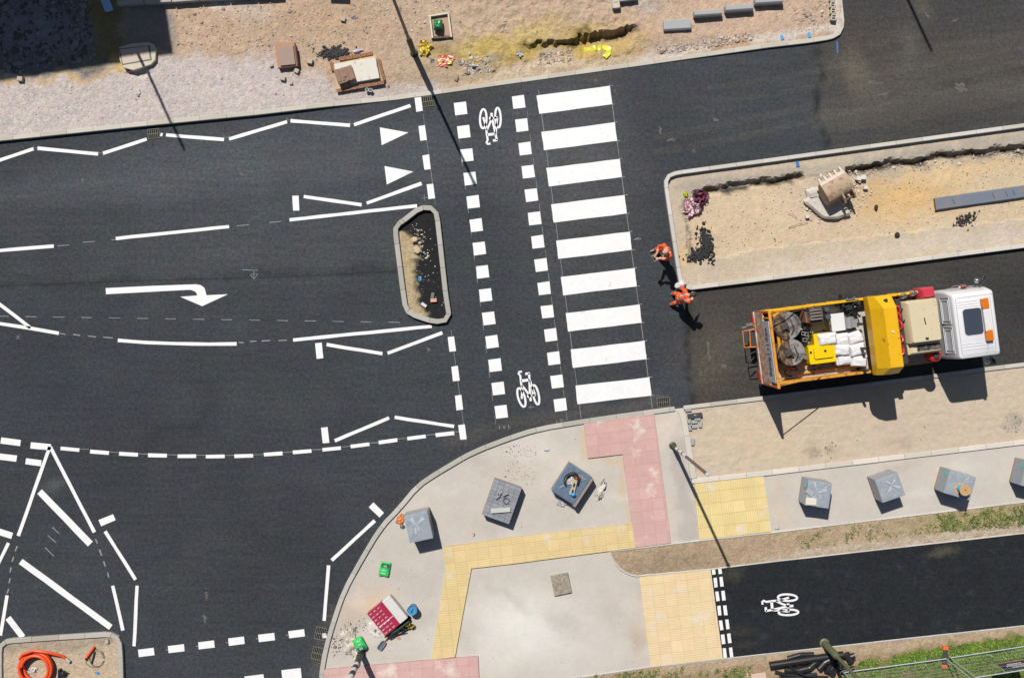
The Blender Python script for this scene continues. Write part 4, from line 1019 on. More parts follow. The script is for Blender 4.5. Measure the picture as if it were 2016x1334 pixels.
p = W(1643, 372, .5); t = Thing('excavator_bucket', 'beige excavator bucket resting upside down on pale concrete', 'bucket', (p.x, p.y, .1), R(30))
# local: x along the cutting edge (to the right and up in plan), y towards the hinge side is negative
MBk = mat('bucket_paint', A(188, 164, 136), rough=.7, var=.12, scale=5, stain=A(150, 120, 90), sstain=4, samt=.4)
Lw = .92
prof = [(.42, .70), (.28, .80), (-.10, .84), (-.26, .78), (-.36, .62), (-.38, .42), (-.30, .24)]
b = MB(); th = .03
outer = [Vector((0, y, z)) for y, z in prof]; inner = [Vector((0, y * .94 - .005, z - th)) for y, z in prof]
ring = outer + inner[::-1]
b.loft([[v + Vector((x, 0, 0)) for v in ring] for x in (Lw / 2, -Lw / 2)]); t.add('shell', b, MBk, smooth=True)
for sx in (-1, 1):
    b = MB(); pts = prof + [(.05, .18), (.34, .5)]; x = sx * Lw / 2
    b.loft([[Vector((x + dx, y, z - .004)) for y, z in pts] for dx in (.015, -.02)]); t.add('side_plate', b, MBk)
for i in range(5):
    x = -Lw / 2 + .06 + i * (Lw - .12) / 4; b = MB(); b.box(x, .50, .675, .075, .20, .07, rx=R(-20), ty=.7); b.box(x, .40, .715, .10, .1, .06, rx=R(-14)); t.add('tooth', b, mat('worn_tooth', A(216, 202, 184), rough=.6, var=.15, scale=9), bevel=.008)
b = MB(); b.box(0, .37, .735, Lw, .12, .03, rx=R(-30)); t.add('cutting_edge', b, MATS['worn_tooth'], bevel=.006)
for x in (.02, .40):
    b = MB(); b.loft([[Vector((x + dx, y, z)) for y, z in ((-.26, .78), (-.06, .86), (-.02, .80), (-.30, .3), (-.58, .36), (-.60, .62), (-.42, .76))] for dx in (.03, -.03)]); e_ = t.add('hinge_ear', b, MBk)
    b = MB(); b.cyl((x + .045, -.5, .54), (x - .045, -.5, .54), .06, n=14); t.add('pin_boss', b, mat('pin_steel', A(110, 96, 84), rough=.5, metal=.5), parent=e_, smooth=True)
b = MB(); b.cyl((-.02, -.5, .54), (.45, -.5, .54), .03, n=10); t.add('pin', b, MATS['pin_steel'], smooth=True)
for x, y, r, lb in ((1688, 352, .11, 'white rubble piece right of the bucket ear'), (1697, 350, .12, 'larger white rubble piece beside the first one right of the bucket'), (1702, 370, .09, 'white square rubble chip on the sand right of the bucket'), (1691, 358, .06, 'small white chip below the rubble right of the bucket'), (1588, 427, .08, 'white chip below left of the concrete lump')):
    lump('rubble', x, y, r * .8, A(226, 222, 214), lb, 'rubble', .03, group='white rubble by the bucket', boxy=True, rz=rv(-.6, .6))
b = MB(); b.box(0, 0, .025, .24, .16, .05, rz=.2); p = W(1601, 384, .2); one('rubble', b, M_conc, 'flat tile lying on the pale concrete lump', 'rubble', (p.x, p.y, .20), bevel=.006)
# steel trench sheet
a0 = W(1841, 402, .12); a1 = W(2120, 362, .12); d = a1 - a0; t = Thing('steel_sheet', 'long grey steel trench sheet lying on the sand', 'steel sheet', (a0.x, a0.y, .04), math.atan2(d.y, d.x)); L_ = d.length
b = MB(); prof = [(-.21, 0), (-.20, 0), (-.17, .085), (.17, .085), (.20, 0), (.21, 0), (.215, .012), (.182, .1), (-.182, .1), (-.215, .012)]
b.loft([[Vector((x, y, z)) for y, z in prof] for x in (0, L_)][::-1]); t.add('channel', b, mat('blue_grey_steel', A(122, 132, 146), rough=.5, var=.12, scale=4, stain=A(150, 126, 116), sstain=4, samt=.25))
for x in (.62, 2.0, 2.45, 2.7): b = MB(); b.box(x, 0, .102, .02, .2, .006, rz=R(20)); t.add('weld_mark', b, mat('weld_dark', A(72, 76, 86)))
b = MB(); b.box(.01, 0, .06, .02, .4, .09); t.add('end_plate', b, mat('rust_end', A(168, 110, 96), rough=.8))
for x, y, x2, y2, lb in ((1550, 420, 1568, 429, 'thin dark stick upper left of the concrete lump shadow'), (1552, 448, 1590, 438, 'bent twig below the pale concrete lump')):
    b = MB(); a = W(x, y); c2 = W(x2, y2); m_ = (a + c2) / 2; b.tube([a - m_, Vector((0, .03, .02)), c2 - m_], .008, 6); one('twig', b, mat('twig_brown', A(120, 100, 80)), lb, 'twig', (m_.x, m_.y, .06))
# middle island oddments
for x, y, sx, sy, an, c_, lb in ((852, 582, .11, .21, -8, A(120, 122, 128), 'grey brick lying in the middle island'), (854, 591, .21, .12, 5, A(236, 172, 146), 'salmon brick beside the grey one in the middle island'), (835, 600, .2, .1, -35, A(232, 226, 232), 'white brick in the middle island')):
    b = MB(); b.col = c_; b.box(0, 0, .04, sx, sy, .07); p = W(x, y); one('brick', b, M_stone, lb, 'brick', (p.x, p.y, .01), R(an), 'bricks in the middle island', bevel=.005)
rag_thing('litter', 827, 549, .02, .12, .18, .04, [A(90, 170, 230)], 31, 'blue scrap in the middle island', 'litter')
lump('rock', 818, 472, .16, A(226, 204, 160), 'angular cream rock in the middle island', 'rock', .02, .9); lump('rock', 822, 493, .15, A(196, 180, 150), 'rounded tan rock below the cream one in the middle island', 'rock', .01, .7)
# scattered stones too many to count
def pebbles(name, label, regions, m=M_stone, seed=9):
    rnd = random.Random(seed); b = MB()
    for poly, n, r0, r1, cols, zf in regions:
        xs = [p[0] for p in poly]; ys = [p[1] for p in poly]; k = 0
        while k < n:
            x, y = rnd.uniform(min(xs), max(xs)), rnd.uniform(min(ys), max(ys))
            if not inside(x, y, poly): continue
            k += 1; r = rnd.uniform(r0, r1) * (1 + (rnd.random() < .05)); b.col = rnd.choice(cols); p = W(x, y); b.rock((p.x, p.y, zf(x, y) + r * .15), r, rnd=rnd)
    return stuff(one(name, b, m, label, 'stones', (0, 0, 0)))
GC = [A(214, 200, 186), A(190, 172, 158), A(168, 150, 138), A(226, 216, 206), A(150, 136, 124), A(206, 176, 150)]
NPOLY = [(345, -20), (1640, -20), (1630, 60), (1250, 112), (870, 165), (700, 180), (500, 205), (0, 262), (0, 170), (240, 150), (330, 115)]
pebbles('gravel', 'stones scattered over the bare earth north of the road', [
    (NPOLY, 1500, .009, .026, GC, north_z), ([(345, 10), (900, 0), (880, 60), (500, 110), (345, 90)], 500, .018, .04, GC, north_z),
    ([(900, 118), (960, 110), (975, 140), (915, 150)], 160, .02, .05, GC, north_z), ([(1055, 105), (1125, 95), (1130, 120), (1060, 128)], 160, .02, .05, GC, north_z),
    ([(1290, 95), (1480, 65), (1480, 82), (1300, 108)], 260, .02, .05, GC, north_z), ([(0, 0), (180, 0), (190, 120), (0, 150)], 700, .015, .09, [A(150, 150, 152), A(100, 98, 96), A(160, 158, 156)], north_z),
    ([(1560, 20), (1630, 0), (1632, 55), (1570, 66)], 160, .015, .035, GC, north_z)])
pebbles('rubble_stones', 'small stones scattered over the islands', [
    ([(1355, 395), (2016, 300), (2016, 430), (1500, 495), (1370, 505)], 500, .01, .028, GC, lambda x, y: .01), ([(1590, 350), (1680, 335), (1720, 380), (1700, 420), (1600, 440), (1570, 400)], 220, .015, .045, [A(226, 220, 210), A(206, 196, 182)], lambda x, y: .015),
    ([(1680, 336), (2016, 295), (2016, 310), (1690, 350)], 140, .015, .04, GC, lambda x, y: .0), ([(815, 450), (835, 450), (845, 505), (825, 520)], 60, .015, .04, [A(214, 206, 180), A(170, 160, 140)], lambda x, y: .01), ([(800, 440), (870, 440), (880, 620), (830, 620)], 70, .012, .03, [A(200, 196, 180), A(90, 90, 90), A(150, 140, 120)], lambda x, y: .0)], seed=10)
pebbles('mortar_crumbs', 'crumbs and grit scattered over the unfinished footways', [
    ([(980, 870), (1060, 880), (1060, 960), (990, 940)], 130, .008, .02, [A(140, 132, 124), A(120, 114, 108)], lambda x, y: .03), ([(680, 1225), (720, 1215), (720, 1240), (690, 1260), (655, 1300), (650, 1250)], 120, .01, .03, [A(80, 76, 72), A(120, 112, 104)], lambda x, y: .03),
    ([(720, 1040), (760, 1020), (1140, 850), (1220, 900), (1230, 1020), (890, 1060), (860, 1110), (840, 1290), (660, 1290)], 260, .006, .015, [A(170, 160, 150), A(150, 140, 130)], lambda x, y: .03), ([(930, 1120), (1200, 1090), (1275, 1300), (910, 1320)], 120, .006, .014, [A(180, 170, 160)], lambda x, y: .03),
    ([(1360, 810), (2016, 730), (2016, 860), (1370, 930)], 240, .006, .016, [A(190, 170, 140), A(120, 108, 96)], lambda x, y: .045), ([(1590, 865), (1645, 865), (1645, 905), (1590, 905)], 90, .008, .018, [A(130, 122, 110)], lambda x, y: .045), ([(1975, 815), (2012, 810), (2012, 850), (1975, 850)], 70, .008, .02, [A(110, 106, 100)], lambda x, y: .045)], seed=12)
# gully gratings
def grate(px, py, w, l, an, label, nb=6):
    p = W(px, py); t = Thing('drain_grate', label, 'drain grate', (p.x, p.y, .003), R(an), 'gully gratings')
    b = MB(); b.box(0, 0, .003, w, l, .006); t.add('pit', b, M_dark)  # flat black plate stands in for the shade below the bars
    b = MB(); f = .010
    b.box(0, l / 2 - f / 2, .014, w, f, .02); b.box(0, -l / 2 + f / 2, .014, w, f, .02); b.box(-w / 2 + f / 2, 0, .014, f, l - 2 * f, .019); b.box(w / 2 - f / 2, 0, .014, f, l - 2 * f, .019); t.add('frame', b, MI)
    b = MB()
    for i in range(1, nb): b.box(-w / 2 + w * i / nb, 0, .012, .009, l - .05, .016)
    b.box(0, 0, .013, w - .05, .010, .017); t.add('grille', b, MI)
MI = mat('grate_iron', A(158, 154, 134), rough=.6, var=.2, scale=30)
grate(303, 263.5, .40, .33, 6, 'gully grating by the north kerb near the left lamp shadow'); grate(842.5, 200, .42, .34, 7, 'gully grating by the north kerb beside the give-way bars')
grate(1306, 791, .42, .33, 6, 'gully grating at the kerb below the zebra crossing'); grate(631, 1246, .36, .42, -12, 'upper of two gully gratings by the curved kerb'); grate(625, 1285, .36, .42, -14, 'lower of two gully gratings by the curved kerb')
# south-west island: duct coil and bits
p = W(76, 1310); t = Thing('duct_coil', 'coil of bright orange duct lying in the corner island', 'duct coil', (p.x, p.y, .07), 0)
MOr = mat('orange_duct', A(255, 92, 40), rough=.4, var=.08, scale=8, bump=.002, bscale=60)
b = MB(); pts = []
for i in range(160):
    a = i / 160 * 2 * math.pi * 4.6; lay = i / 160 * 4.6
    r = .50 + .055 * math.sin(lay * 2.1); pts.append((r * math.cos(a + 1.2), r * math.sin(a + 1.2), .055 + .085 * (lay % 2.3)))
b.tube(pts, .052, 10); b2 = MB()
b.tube([(-.44, .18, .12), (-.52, .34, .2), (-.36, .52, .3), (0, .66, .33), (.5, .58, .28), (.86, .42, .12), (1.02, .28, .06)], .05, 10)
t.add('duct', b, MOr, smooth=True)
b.col = None; b2.cyl((1.0, .30, .07), (1.12, .18, .06), .055, n=10); b2.cyl((-.52, .30, .16), (-.62, .16, .1), .05, n=10); t.add('end_tape', b2, mat('clear_tape', A(206, 202, 200), rough=.3), smooth=True)
rag_thing('plastic_wrap', 66, 1316, .07, .34, .2, .1, [WHc, A(220, 210, 206)], 41, 'white plastic scrap inside the orange coil', 'plastic scrap', R(15))
p = W(180, 1286); t = Thing('duct_offcut', 'short orange duct end with a looped thin wire', 'duct', (p.x, p.y, .07), 0)
b = MB(); b.cyl((-.12, -.1, .05), (.15, .28, .05), .04, n=10); t.add('duct', b, MOr, smooth=True)
b = MB(); b.tube([(.22 + .26 * math.cos(a), -.12 + .30 * math.sin(a), .02 + .01 * math.sin(3 * a)) for a in [i * .3 for i in range(21)]], .007, 6); b.tube([(.22 + .22 * math.cos(a), -.13 + .27 * math.sin(a), .03) for a in [i * .3 for i in range(21)]], .006, 6); b.tube([(-.12, -.1, .03), (-.16, -.28, .02), (.0, -.42, .02), (.3, -.42, .02)], .007, 6); t.add('wire', b, mat('wire_grey', A(90, 86, 76)))
b = MB(); b.box(.1, -.1, .03, .05, .42, .03, rz=R(-14)); b.box(-.13, -.14, .04, .07, .08, .05); t.add('clip', b, M_black, bevel=.005)
p = W(124, 1321); t = Thing('pipe_fitting', 'small black angled fitting beside the orange coil', 'pipe fitting', (p.x, p.y, .07), 0)
b = MB(); b.box(-.04, 0, .09, .07, .3, .16); b.lathe([(.1, 0), (.1, .12), (.06, .17)], (.06, -.02, 0), 12); t.add('body', b, M_black, bevel=.01)
b = MB(); b.cyl((.08, 0, .08), (.22, .03, .1), .025, n=8); t.add('spout', b, M_black)
rag_thing('litter', 194, 1322, .07, .12, .1, .05, [A(90, 170, 226)], 43, 'small blue scrap below the wire loop', 'litter')
b = MB(); b.box(0, 0, .04, .12, .12, .06); p = W(213, 1260); one('kerb_offcut', b, M_conc, 'small grey kerb offcut in the island corner', 'kerb offcut', (p.x, p.y, .07), R(5), bevel=.006)
# ------------------------------------------------------------------ things on the footways
random.seed(21)
M_pal = mat('pallet_timber', A(176, 150, 116), rough=.85, var=.2, scale=9, speck=.2, sscale=40)
M_pav = mat('grey_pavers', attr=True, rough=.85, var=.08, scale=5, speck=.12, sscale=45)
M_wrap = mat('stretch_wrap', A(192, 202, 212), rough=.2, var=.16, scale=5, bump=.012, bscale=9, spec=.6, coat=.2, alpha=.6)
M_fold = mat('wrap_fold', A(216, 224, 232), rough=.2, var=.2, scale=7, coat=.3, alpha=.8)
M_cyan = mat('cyan_label', A(70, 214, 206), rough=.5)
def pallet_parts(t, w, l):
    b = MB()
    for i in range(5): b.box(0, -l / 2 + .05 + i * (l - .1) / 4, .118, w, .10, .02)
    for x in (-w / 2 + .05, 0, w / 2 - .05): b.box(x, 0, .06, .09, l - .02, .09)
    t.add('pallet', b, M_pal, bevel=.004)
def pavers(w, l, z0, z1, cols, nx=5, ny=10, tone=(150, 153, 158), var=10, gap=.004, seed=1, layer=.08, top_only=False):
    """bonded block stack: top course modelled block by block, lower courses as recessed bands"""
    rnd = random.Random(seed); b = MB(); z = z0
    while z < z1 - .001:
        ze = min(z1, z + layer); top = ze >= z1 - .001
        if not top:
            b.col = A(*[v + rnd.uniform(-var, var) * .6 for v in tone]); b.box(0, 0, (z + ze) / 2, w, l, ze - z - .004)
        else:
            for i in range(nx):
                for j in range(ny):
                    k = rnd.uniform(-var, var); b.col = A(*[v + k for v in tone])
                    b.box(-w / 2 + w * (i + .5) / nx, -l / 2 + l * (j + .5) / ny, (z + ze) / 2 + rnd.uniform(-.002, .002), w / nx - gap, l / ny - gap, ze - z, rz=rnd.uniform(-.008, .008))
        z = ze
    return b
def wrap_mesh(w, l, z0, z1, seed, n=18):
    """a wrapped cube of plastic: gathered top with ridges running to the middle"""
    rnd = random.Random(seed); b = MB(); ids = {}
    e = .012; w += e; l += e
    cx, cy = rnd.uniform(-.08, .12), rnd.uniform(-.05, .1)
    for i in range(n + 1):
        for j in range(n + 1):
            u, v = -w / 2 + w * i / n, -l / 2 + l * j / n; a = math.atan2(v - cy, u - cx); r = math.hypot(u - cx, v - cy)
            z = z1 + .008 + .014 * abs(math.sin(a * 4 + seed)) * min(1, r * 5) * (1 - min(1, r / .75)) + .01 * noise.noise(Vector((u * 6, v * 6, seed)))
            ids[i, j] = b.vert((u, v, z if 0 < i < n and 0 < j < n else z1))
    for i in range(n):
        for j in range(n): b.face((ids[i, j], ids[i + 1, j], ids[i + 1, j + 1], ids[i, j + 1]))
    ringp = [(i, 0) for i in range(n)] + [(n, j) for j in range(n)] + [(i, n) for i in range(n, 0, -1)] + [(0, j) for j in range(n, 0, -1)]
    prev = [ids[q] for q in ringp]
    for k in range(1, 7):
        z = lerp(z1, z0, k / 6); cur = []
        for q in ringp:
            v = b.v[ids[q]]; s = 1 + (.008 * noise.noise(Vector((v[0] * 5, v[1] * 5, z * 5 + seed))))
            cur.append(b.vert((v[0] * s, v[1] * s, z)))
        m = len(prev)
        for i in range(m): j = (i + 1) % m; b.face((prev[j], prev[i], cur[i], cur[j]))
        prev = cur
    f = MB()
    for k in range(4):
        a = [math.atan2(s1 * l / 2 - cy, s2 * w / 2 - cx) for s1, s2 in ((-1, -1), (-1, 1), (1, 1), (1, -1))][k]; L_ = min(w, l) * rnd.uniform(.42, .6); pts = []
        f.tube([(cx + math.cos(a) * q * L_, cy + math.sin(a) * q * L_, z1 + .016 + .010 * math.sin(q * 3)) for q in (.05, .3, .6, 1.)], rnd.uniform(.009, .017), 5, r1=.006)
        if rnd.random() < .7:
            a += rnd.uniform(.25, .5); f.tube([(cx + math.cos(a) * q * L_, cy + math.sin(a) * q * L_, z1 + .015) for q in (.2, .5, .9)], .004, 5)
    for k in rnd.sample(range(4), rnd.randint(2, 4)):
        a = [math.atan2(s1 * l / 2 - cy, s2 * w / 2 - cx) for s1, s2 in ((-1, -1), (-1, 1), (1, 1), (1, -1))][k] + rnd.uniform(-.4, .4); q = rnd.uniform(.22, .5) * min(w, l); d = rnd.uniform(.08, .22)
        f.poly([(cx, cy, z1 + .03), (cx + math.cos(a - d) * q, cy + math.sin(a - d) * q, z1 + .012 + rnd.uniform(0, .02)), (cx + math.cos(a + d) * q, cy + math.sin(a + d) * q, z1 + .014 + rnd.uniform(0, .02))])
    for k in range(6):
        x, y = rnd.uniform(-w * .45, w * .45), rnd.uniform(-l * .45, l * .45); f.box(x, y, z1 + .016, rnd.uniform(.02, .07), rnd.uniform(.015, .04), .006, rz=rnd.uniform(0, 3))
    return b, f
def top_place(pts, h):
    P = [W(x, y, h) for x, y in pts]; c = sum(P, Vector()) / 4; d1 = P[1] - P[0]; d2 = P[0] - P[3]
    return c, math.atan2(d1.y, d1.x), (d1.length + (P[2] - P[3]).length) / 2, (d2.length + (P[1] - P[2]).length) / 2
GP = 'plastic wrapped pallets of grey paving blocks'
def wrapped(pts, h, label, seed, cyan=None, tone=(168, 172, 178)):
    c, an, w, l = top_place(pts, h); t = Thing('paving_pallet', label, 'pallet', (c.x, c.y, .03), an, GP)
    pallet_parts(t, w, l); z1 = h - .03
    t.add('block_stack', pavers(w * .985, l * .985, .13, z1 - .01, None, 4, 9, tone, 9, seed=seed), M_pav)
    wb, f = wrap_mesh(w, l, .12, z1, seed); wr = t.add('plastic_wrap', wb, M_wrap, smooth=True); t.add('fold', f, M_fold, parent=wr, smooth=True)
    if cyan:
        b = MB(); b.box(*cyan); t.add('label', b, M_cyan, parent=wr)
    return t, c, an, w, l, z1
# row of four on the right, one by the curved kerb
t1 = wrapped([(1589, 944), (1636, 951), (1633, 1000), (1588, 994)], .85, 'wrapped paving pallet nearest the yellow tactile paving, with a white board on top', 3, (-.44, .2, .70, .012, .10, .2))
t2 = wrapped([(1726, 944), (1769, 929), (1780, 975), (1735, 989)], .85, 'wrapped paving pallet second along the strip, bare on top', 6)
t3 = wrapped([(1869, 924), (1921, 939), (1910, 984), (1860, 970)], .85, 'wrapped paving pallet carrying a wooden cable reel', 9, (-.455, .25, .6, .012, .10, .22))
t4 = wrapped([(2021, 906), (2073, 919), (2063, 968), (2011, 955)], .85, 'wrapped paving pallet cut by the right edge of the photo', 12, (-.455, .22, .66, .012, .10, .22))
t5 = wrapped([(796, 1015), (841, 1005), (852, 1059), (806, 1068)], .85, 'wrapped paving pallet beside the curved kerb and orange litter', 14, None, (162, 168, 176))
c, an = t1[1], t1[2]
def on(tt, dx, dy, z): a = tt[2]; return (tt[1].x + dx * math.cos(a) - dy * math.sin(a), tt[1].y + dx * math.sin(a) + dy * math.cos(a), z)
b = MB(); b.box(0, 0, .025, .36, .24, .03, rz=.1); b.box(-.01, .01, .05, .33, .21, .02, rz=.1); one('board', b, mat('cream_board', A(236, 228, 212), rough=.7), 'cream board on the front corner of the nearest wrapped pallet', 'board', on(t1, -.22, -.28, .855), t1[2], bevel=.006)
b = MB(); b.box(0, 0, .03, .28, .17, .05, rz=-.5); one('block', b, mat('loose_grey_block', A(176, 178, 184), rough=.85, var=.08), 'grey block lying on the left side of the nearest wrapped pallet', 'block', on(t1, -.30, .02, .855), t1[2], bevel=.006)
t = Thing('cable_reel', 'wooden cable reel with blue cord lying on a wrapped pallet', 'cable reel', on(t3, .08, -.1, .85), .3)
wdr = mat('reel_ply', A(206, 166, 116), rough=.75, var=.12, scale=8, speck=.1)
b = MB(); b.lathe([(.02, .0), (.20, .0), (.20, .02), (.02, .02)], (-.06, .03, 0), 28); t.add('lower_flange', b, wdr, smooth=True)
b = MB(); b.lathe([(.02, .26), (.19, .26), (.19, .285), (.03, .285)], (0, 0, 0), 28); t.add('upper_flange', b, wdr, smooth=True)
b = MB(); b.loft([[Vector((lerp(-.06, 0, k) + .12 * math.cos(2 * math.pi * q / 18), lerp(.03, 0, k) + .12 * math.sin(2 * math.pi * q / 18), lerp(.02, .26, k))) for q in range(18)] for k in (0, .5, 1)]); t.add('cord', b, mat('blue_cord', A(70, 190, 226), rough=.5, bump=.004, bscale=40), smooth=True)
b = MB(); b.cyl((0, 0, .284), (0, 0, .29), .022, n=10)
for k in range(4): b.cyl((.08 * math.cos(k * 1.57 + .4), .08 * math.sin(k * 1.57 + .4), .284), (.08 * math.cos(k * 1.57 + .4), .08 * math.sin(k * 1.57 + .4), .289), .009, n=8)
t.add('hub_hole', b, M_dark)
# bare stack of grey pavers
c, an, w, l = top_place([(976, 943), (1026.5, 961), (1003, 1030), (946, 1013)], .5)
t = Thing('paving_pallet', 'unwrapped stack of grey paving blocks with tools left on top', 'pallet', (c.x, c.y, .03), an, 'opened paving pallets'); pallet_parts(t, w * .95, l * .95)
t.add('block_stack', pavers(w, l, .13, .47, None, 5, 10, (150, 153, 160), 9, .007, seed=31), M_pav)
b = MB(); b.col = A(148, 150, 156)
for x, y, a in ((-.2, .25, .2), (-.08, .16, .25), (.02, .32, .3)): b.box(x, y, .51, .2, .1, .075, rz=a)
t.add('loose_block', b, M_pav, bevel=.004) if False else None
S6 = (t, c, an, w, l, .5)
for i, (x, y, a, cc) in enumerate(((-.16, .27, 1.0, 'upper'), (-.20, .12, 1.0, 'lower'), (.02, .3, .7, 'right-hand'))):
    b = MB(); b.col = A(154, 157, 164); b.box(0, 0, .038, .2, .1, .075); one('block', b, M_pav, f'{cc} loose grey block lying on the unwrapped paving stack', 'block', on(S6, x, y, .50), an + a, bevel=.004)
b = MB(); b.col = A(206, 208, 196); b.box(0, 0, .035, .66, .15, .07); one('kerb_strip', b, M_pav, 'pale concrete strip lying across the unwrapped paving stack', 'concrete strip', on(S6, .06, -.28, .50), an + .42, bevel=.006)
t = Thing('strapping_coil', 'loop of grey steel strapping on the unwrapped paving stack', 'strapping', on(S6, .13, .08, .50), an)
b = MB(); b.tube([(.10 * math.cos(a), .10 * math.sin(a), .03) for a in [k * .3 for k in range(21)]], .016, 6); b.tube([(-.08, .04, .03), (-.12, .2, .04), (-.15, .26, .04)], .014, 6); t.add('band', b, mat('strap_steel', A(104, 104, 104), rough=.5), smooth=True)
# opened pallet with tools
c, an, w, l = top_place([(1117.5, 909), (1159, 936), (1135.5, 994), (1088, 969)], .55)
t = Thing('paving_pallet', 'half-emptied pallet in torn blue-grey wrap, loaded with cables and tools', 'pallet', (c.x, c.y, .03), an, 'opened paving pallets'); pallet_parts(t, w, l)
t.add('block_stack', pavers(w * .97, l * .97, .13, .48, None, 4, 9, (128, 136, 148), 12, .006, seed=41), M_pav)
wb, f = wrap_mesh(w, l, .12, .50, 17); wr = t.add('plastic_wrap', wb, mat('blue_wrap', A(126, 150, 176), rough=.16, var=.3, scale=6, bump=.012, bscale=9, coat=.3, alpha=.6), smooth=True); t.add('fold', f, M_fold, parent=wr, smooth=True)
b = MB(); b.box(w * .56, -.04, .28, .12, l * 1.02, .4); t.add('side_board', b, mat('side_board', A(158, 144, 130), rough=.8, var=.12, scale=6), bevel=.02)
S7 = (t, c, an, w, l, .55)
T7 = Thing('cable_bundle', 'black cable ring with pale cloth on the half-emptied pallet', 'cables', on(S7, -.06, .1, .53), an)
b = MB()
for k in range(3): b.tube([(.24 * math.cos(a) * (1 - k * .06), .28 * math.sin(a) * (1 - .05 * k), .04 + .04 * k + .02 * math.sin(3 * a + k)) for a in [q * .28 for q in range(16)]], .025, 7)
T7.add('cable', b, M_black, smooth=True)
mb = crumple(.3, .34, .1, 61); tint(mb, [WHc, A(214, 206, 196), A(226, 160, 120)], 61, 9); T7.add('cloth', mb, M_sheet, smooth=True)
T7 = Thing('machine_plate', 'tan two-slotted metal plate on the half-emptied pallet', 'plate', on(S7, .12, -.06, .55), an + R(20))
b = MB(); b.box(0, 0, .04, .15, .52, .07); pl_ = T7.add('plate', b, mat('tan_metal', A(196, 180, 150), rough=.6, var=.15, scale=9), bevel=.01)
b = MB(); b.box(.0, .09, .077, .06, .13, .006); b.box(0, -.13, .077, .06, .12, .006); T7.add('slot', b, M_dark, parent=pl_)
b = MB(); b.ball((0, 0, .07), (.085, .075, .07)); one('blue_ball', b, mat('bright_blue', A(60, 160, 226), rough=.35, var=.1), 'bright blue round tool pouch on the half-emptied pallet', 'pouch', on(S7, .24, -.26, .54), 0, smooth=True)
rag_thing('rag', 1133, 932, .56, .34, .2, .1, [A(210, 170, 110), A(150, 110, 80), A(60, 60, 60)], 63, 'tan and brown cloth at the top of the half-emptied pallet', 'rag', R(-20), 9)
rag_thing('plastic_wrap', 1181, 964, .04, .78, .3, .14, [WHc, A(232, 226, 216), A(204, 196, 184)], 65, 'torn white plastic lying right of the half-emptied pallet', 'plastic scrap', R(68))
rag_thing('plastic_wrap', 1105, 989, .04, .34, .22, .12, [A(220, 216, 214), A(196, 196, 202)], 67, 'pale plastic scrap at the lower left of the half-emptied pallet', 'plastic scrap', R(-20))
rag_thing('litter', 789, 1022, .04, .26, .38, .08, [A(232, 154, 78), A(222, 130, 60), A(240, 180, 110)], 69, 'orange-brown litter left of the wrapped pallet by the kerb', 'litter', R(-14))
rag_thing('litter', 793, 1036, .04, .14, .12, .08, [A(70, 150, 166)], 71, 'small teal scrap below the orange-brown litter', 'litter')
# low stack of setts
c, an, w, l = top_place([(1083, 1134), (1118, 1127), (1125.5, 1166), (1092, 1172)], .12)
one('sett_panel', pavers(w, l, 0, .09, None, 9, 10, (168, 158, 142), 16, .006, seed=51), M_pav, 'small square panel of weathered brown setts lying on the grey screed', 'paving panel', (c.x, c.y, .03), an)
# printed packs with tools
c, an, w, l = top_place([(767, 1171), (803, 1215), (759, 1251), (722, 1208)], .42)
t = Thing('paving_pack', 'paving pack with red printed film and white end, tools leaning on it', 'pallet', (c.x, c.y, .03), an); pallet_parts(t, w * .95, l * .95)
b = MB(); b.box(0, 0, .25, w * .97, l * .97, .26); t.add('block_stack', b, mat('pack_body', A(196, 186, 176), rough=.85), bevel=.02)
def slabtop(y0, y1, z0, z1):
    b = MB(); b.box(0, (y0 + y1) / 2, (z0 + z1) / 2, w, y1 - y0, z1 - z0); return b
red = t.add('red_film', slabtop(-l / 2, l * .16, .14, .40), mat('red_film', A(178, 44, 76), rough=.35, var=.12, scale=6, bump=.004, bscale=14), bevel=.012)
t.add('white_film', slabtop(l * .16, l / 2, .14, .41), mat('white_film', A(228, 226, 222), rough=.4, var=.08, scale=6, bump=.008, bscale=10), bevel=.02)
b = MB(); rnd = random.Random(8)
for i in range(7):
    for j in range(3):
        x = -w / 2 + .08 + i * (w - .16) / 6; y = -l / 2 + .07 + j * .165
        b.box(x, y + .03, .403, .010, rnd.uniform(.08, .13), .004, rz=R(2)); b.box(x + .022, y + .01, .403, .008, rnd.uniform(.03, .06), .004); b.box(x + .026, y + .07, .403, .008, .02, .004)
b.box(.12, -l * .16, .403, .02, l * .62, .004)
t.add('print', b, M_white, parent=red)
S8 = (t, c, an, w, l, .42)
rag_thing('plastic_sheet', 737, 1236, .035, .72, .34, .03, [WHc, A(220, 214, 206)], 73, 'flat white plastic strip along the lower left of the red pack', 'plastic sheet', R(-52))
fn = bpy.data.curves.new('pack_letter', 'FONT'); fn.body = 'R'; fn.size = .17; fn.extrude = .002; fo = bpy.data.objects.new('pack_letter', fn); COL.objects.link(fo)
dg = bpy.context.evaluated_depsgraph_get(); me = bpy.data.meshes.new_from_object(fo.evaluated_get(dg)); bpy.data.objects.remove(fo); me.materials.clear(); me.materials.append(M_black)
lo_ = bpy.data.objects.new('print', me); COL.objects.link(lo_); par = [o for o in bpy.data.objects if o.get('label', '').startswith('flat white plastic strip')][0]; lo_.parent = par; lo_.location = (.05, -.08, .035); lo_.rotation_euler = (0, 0, R(20))
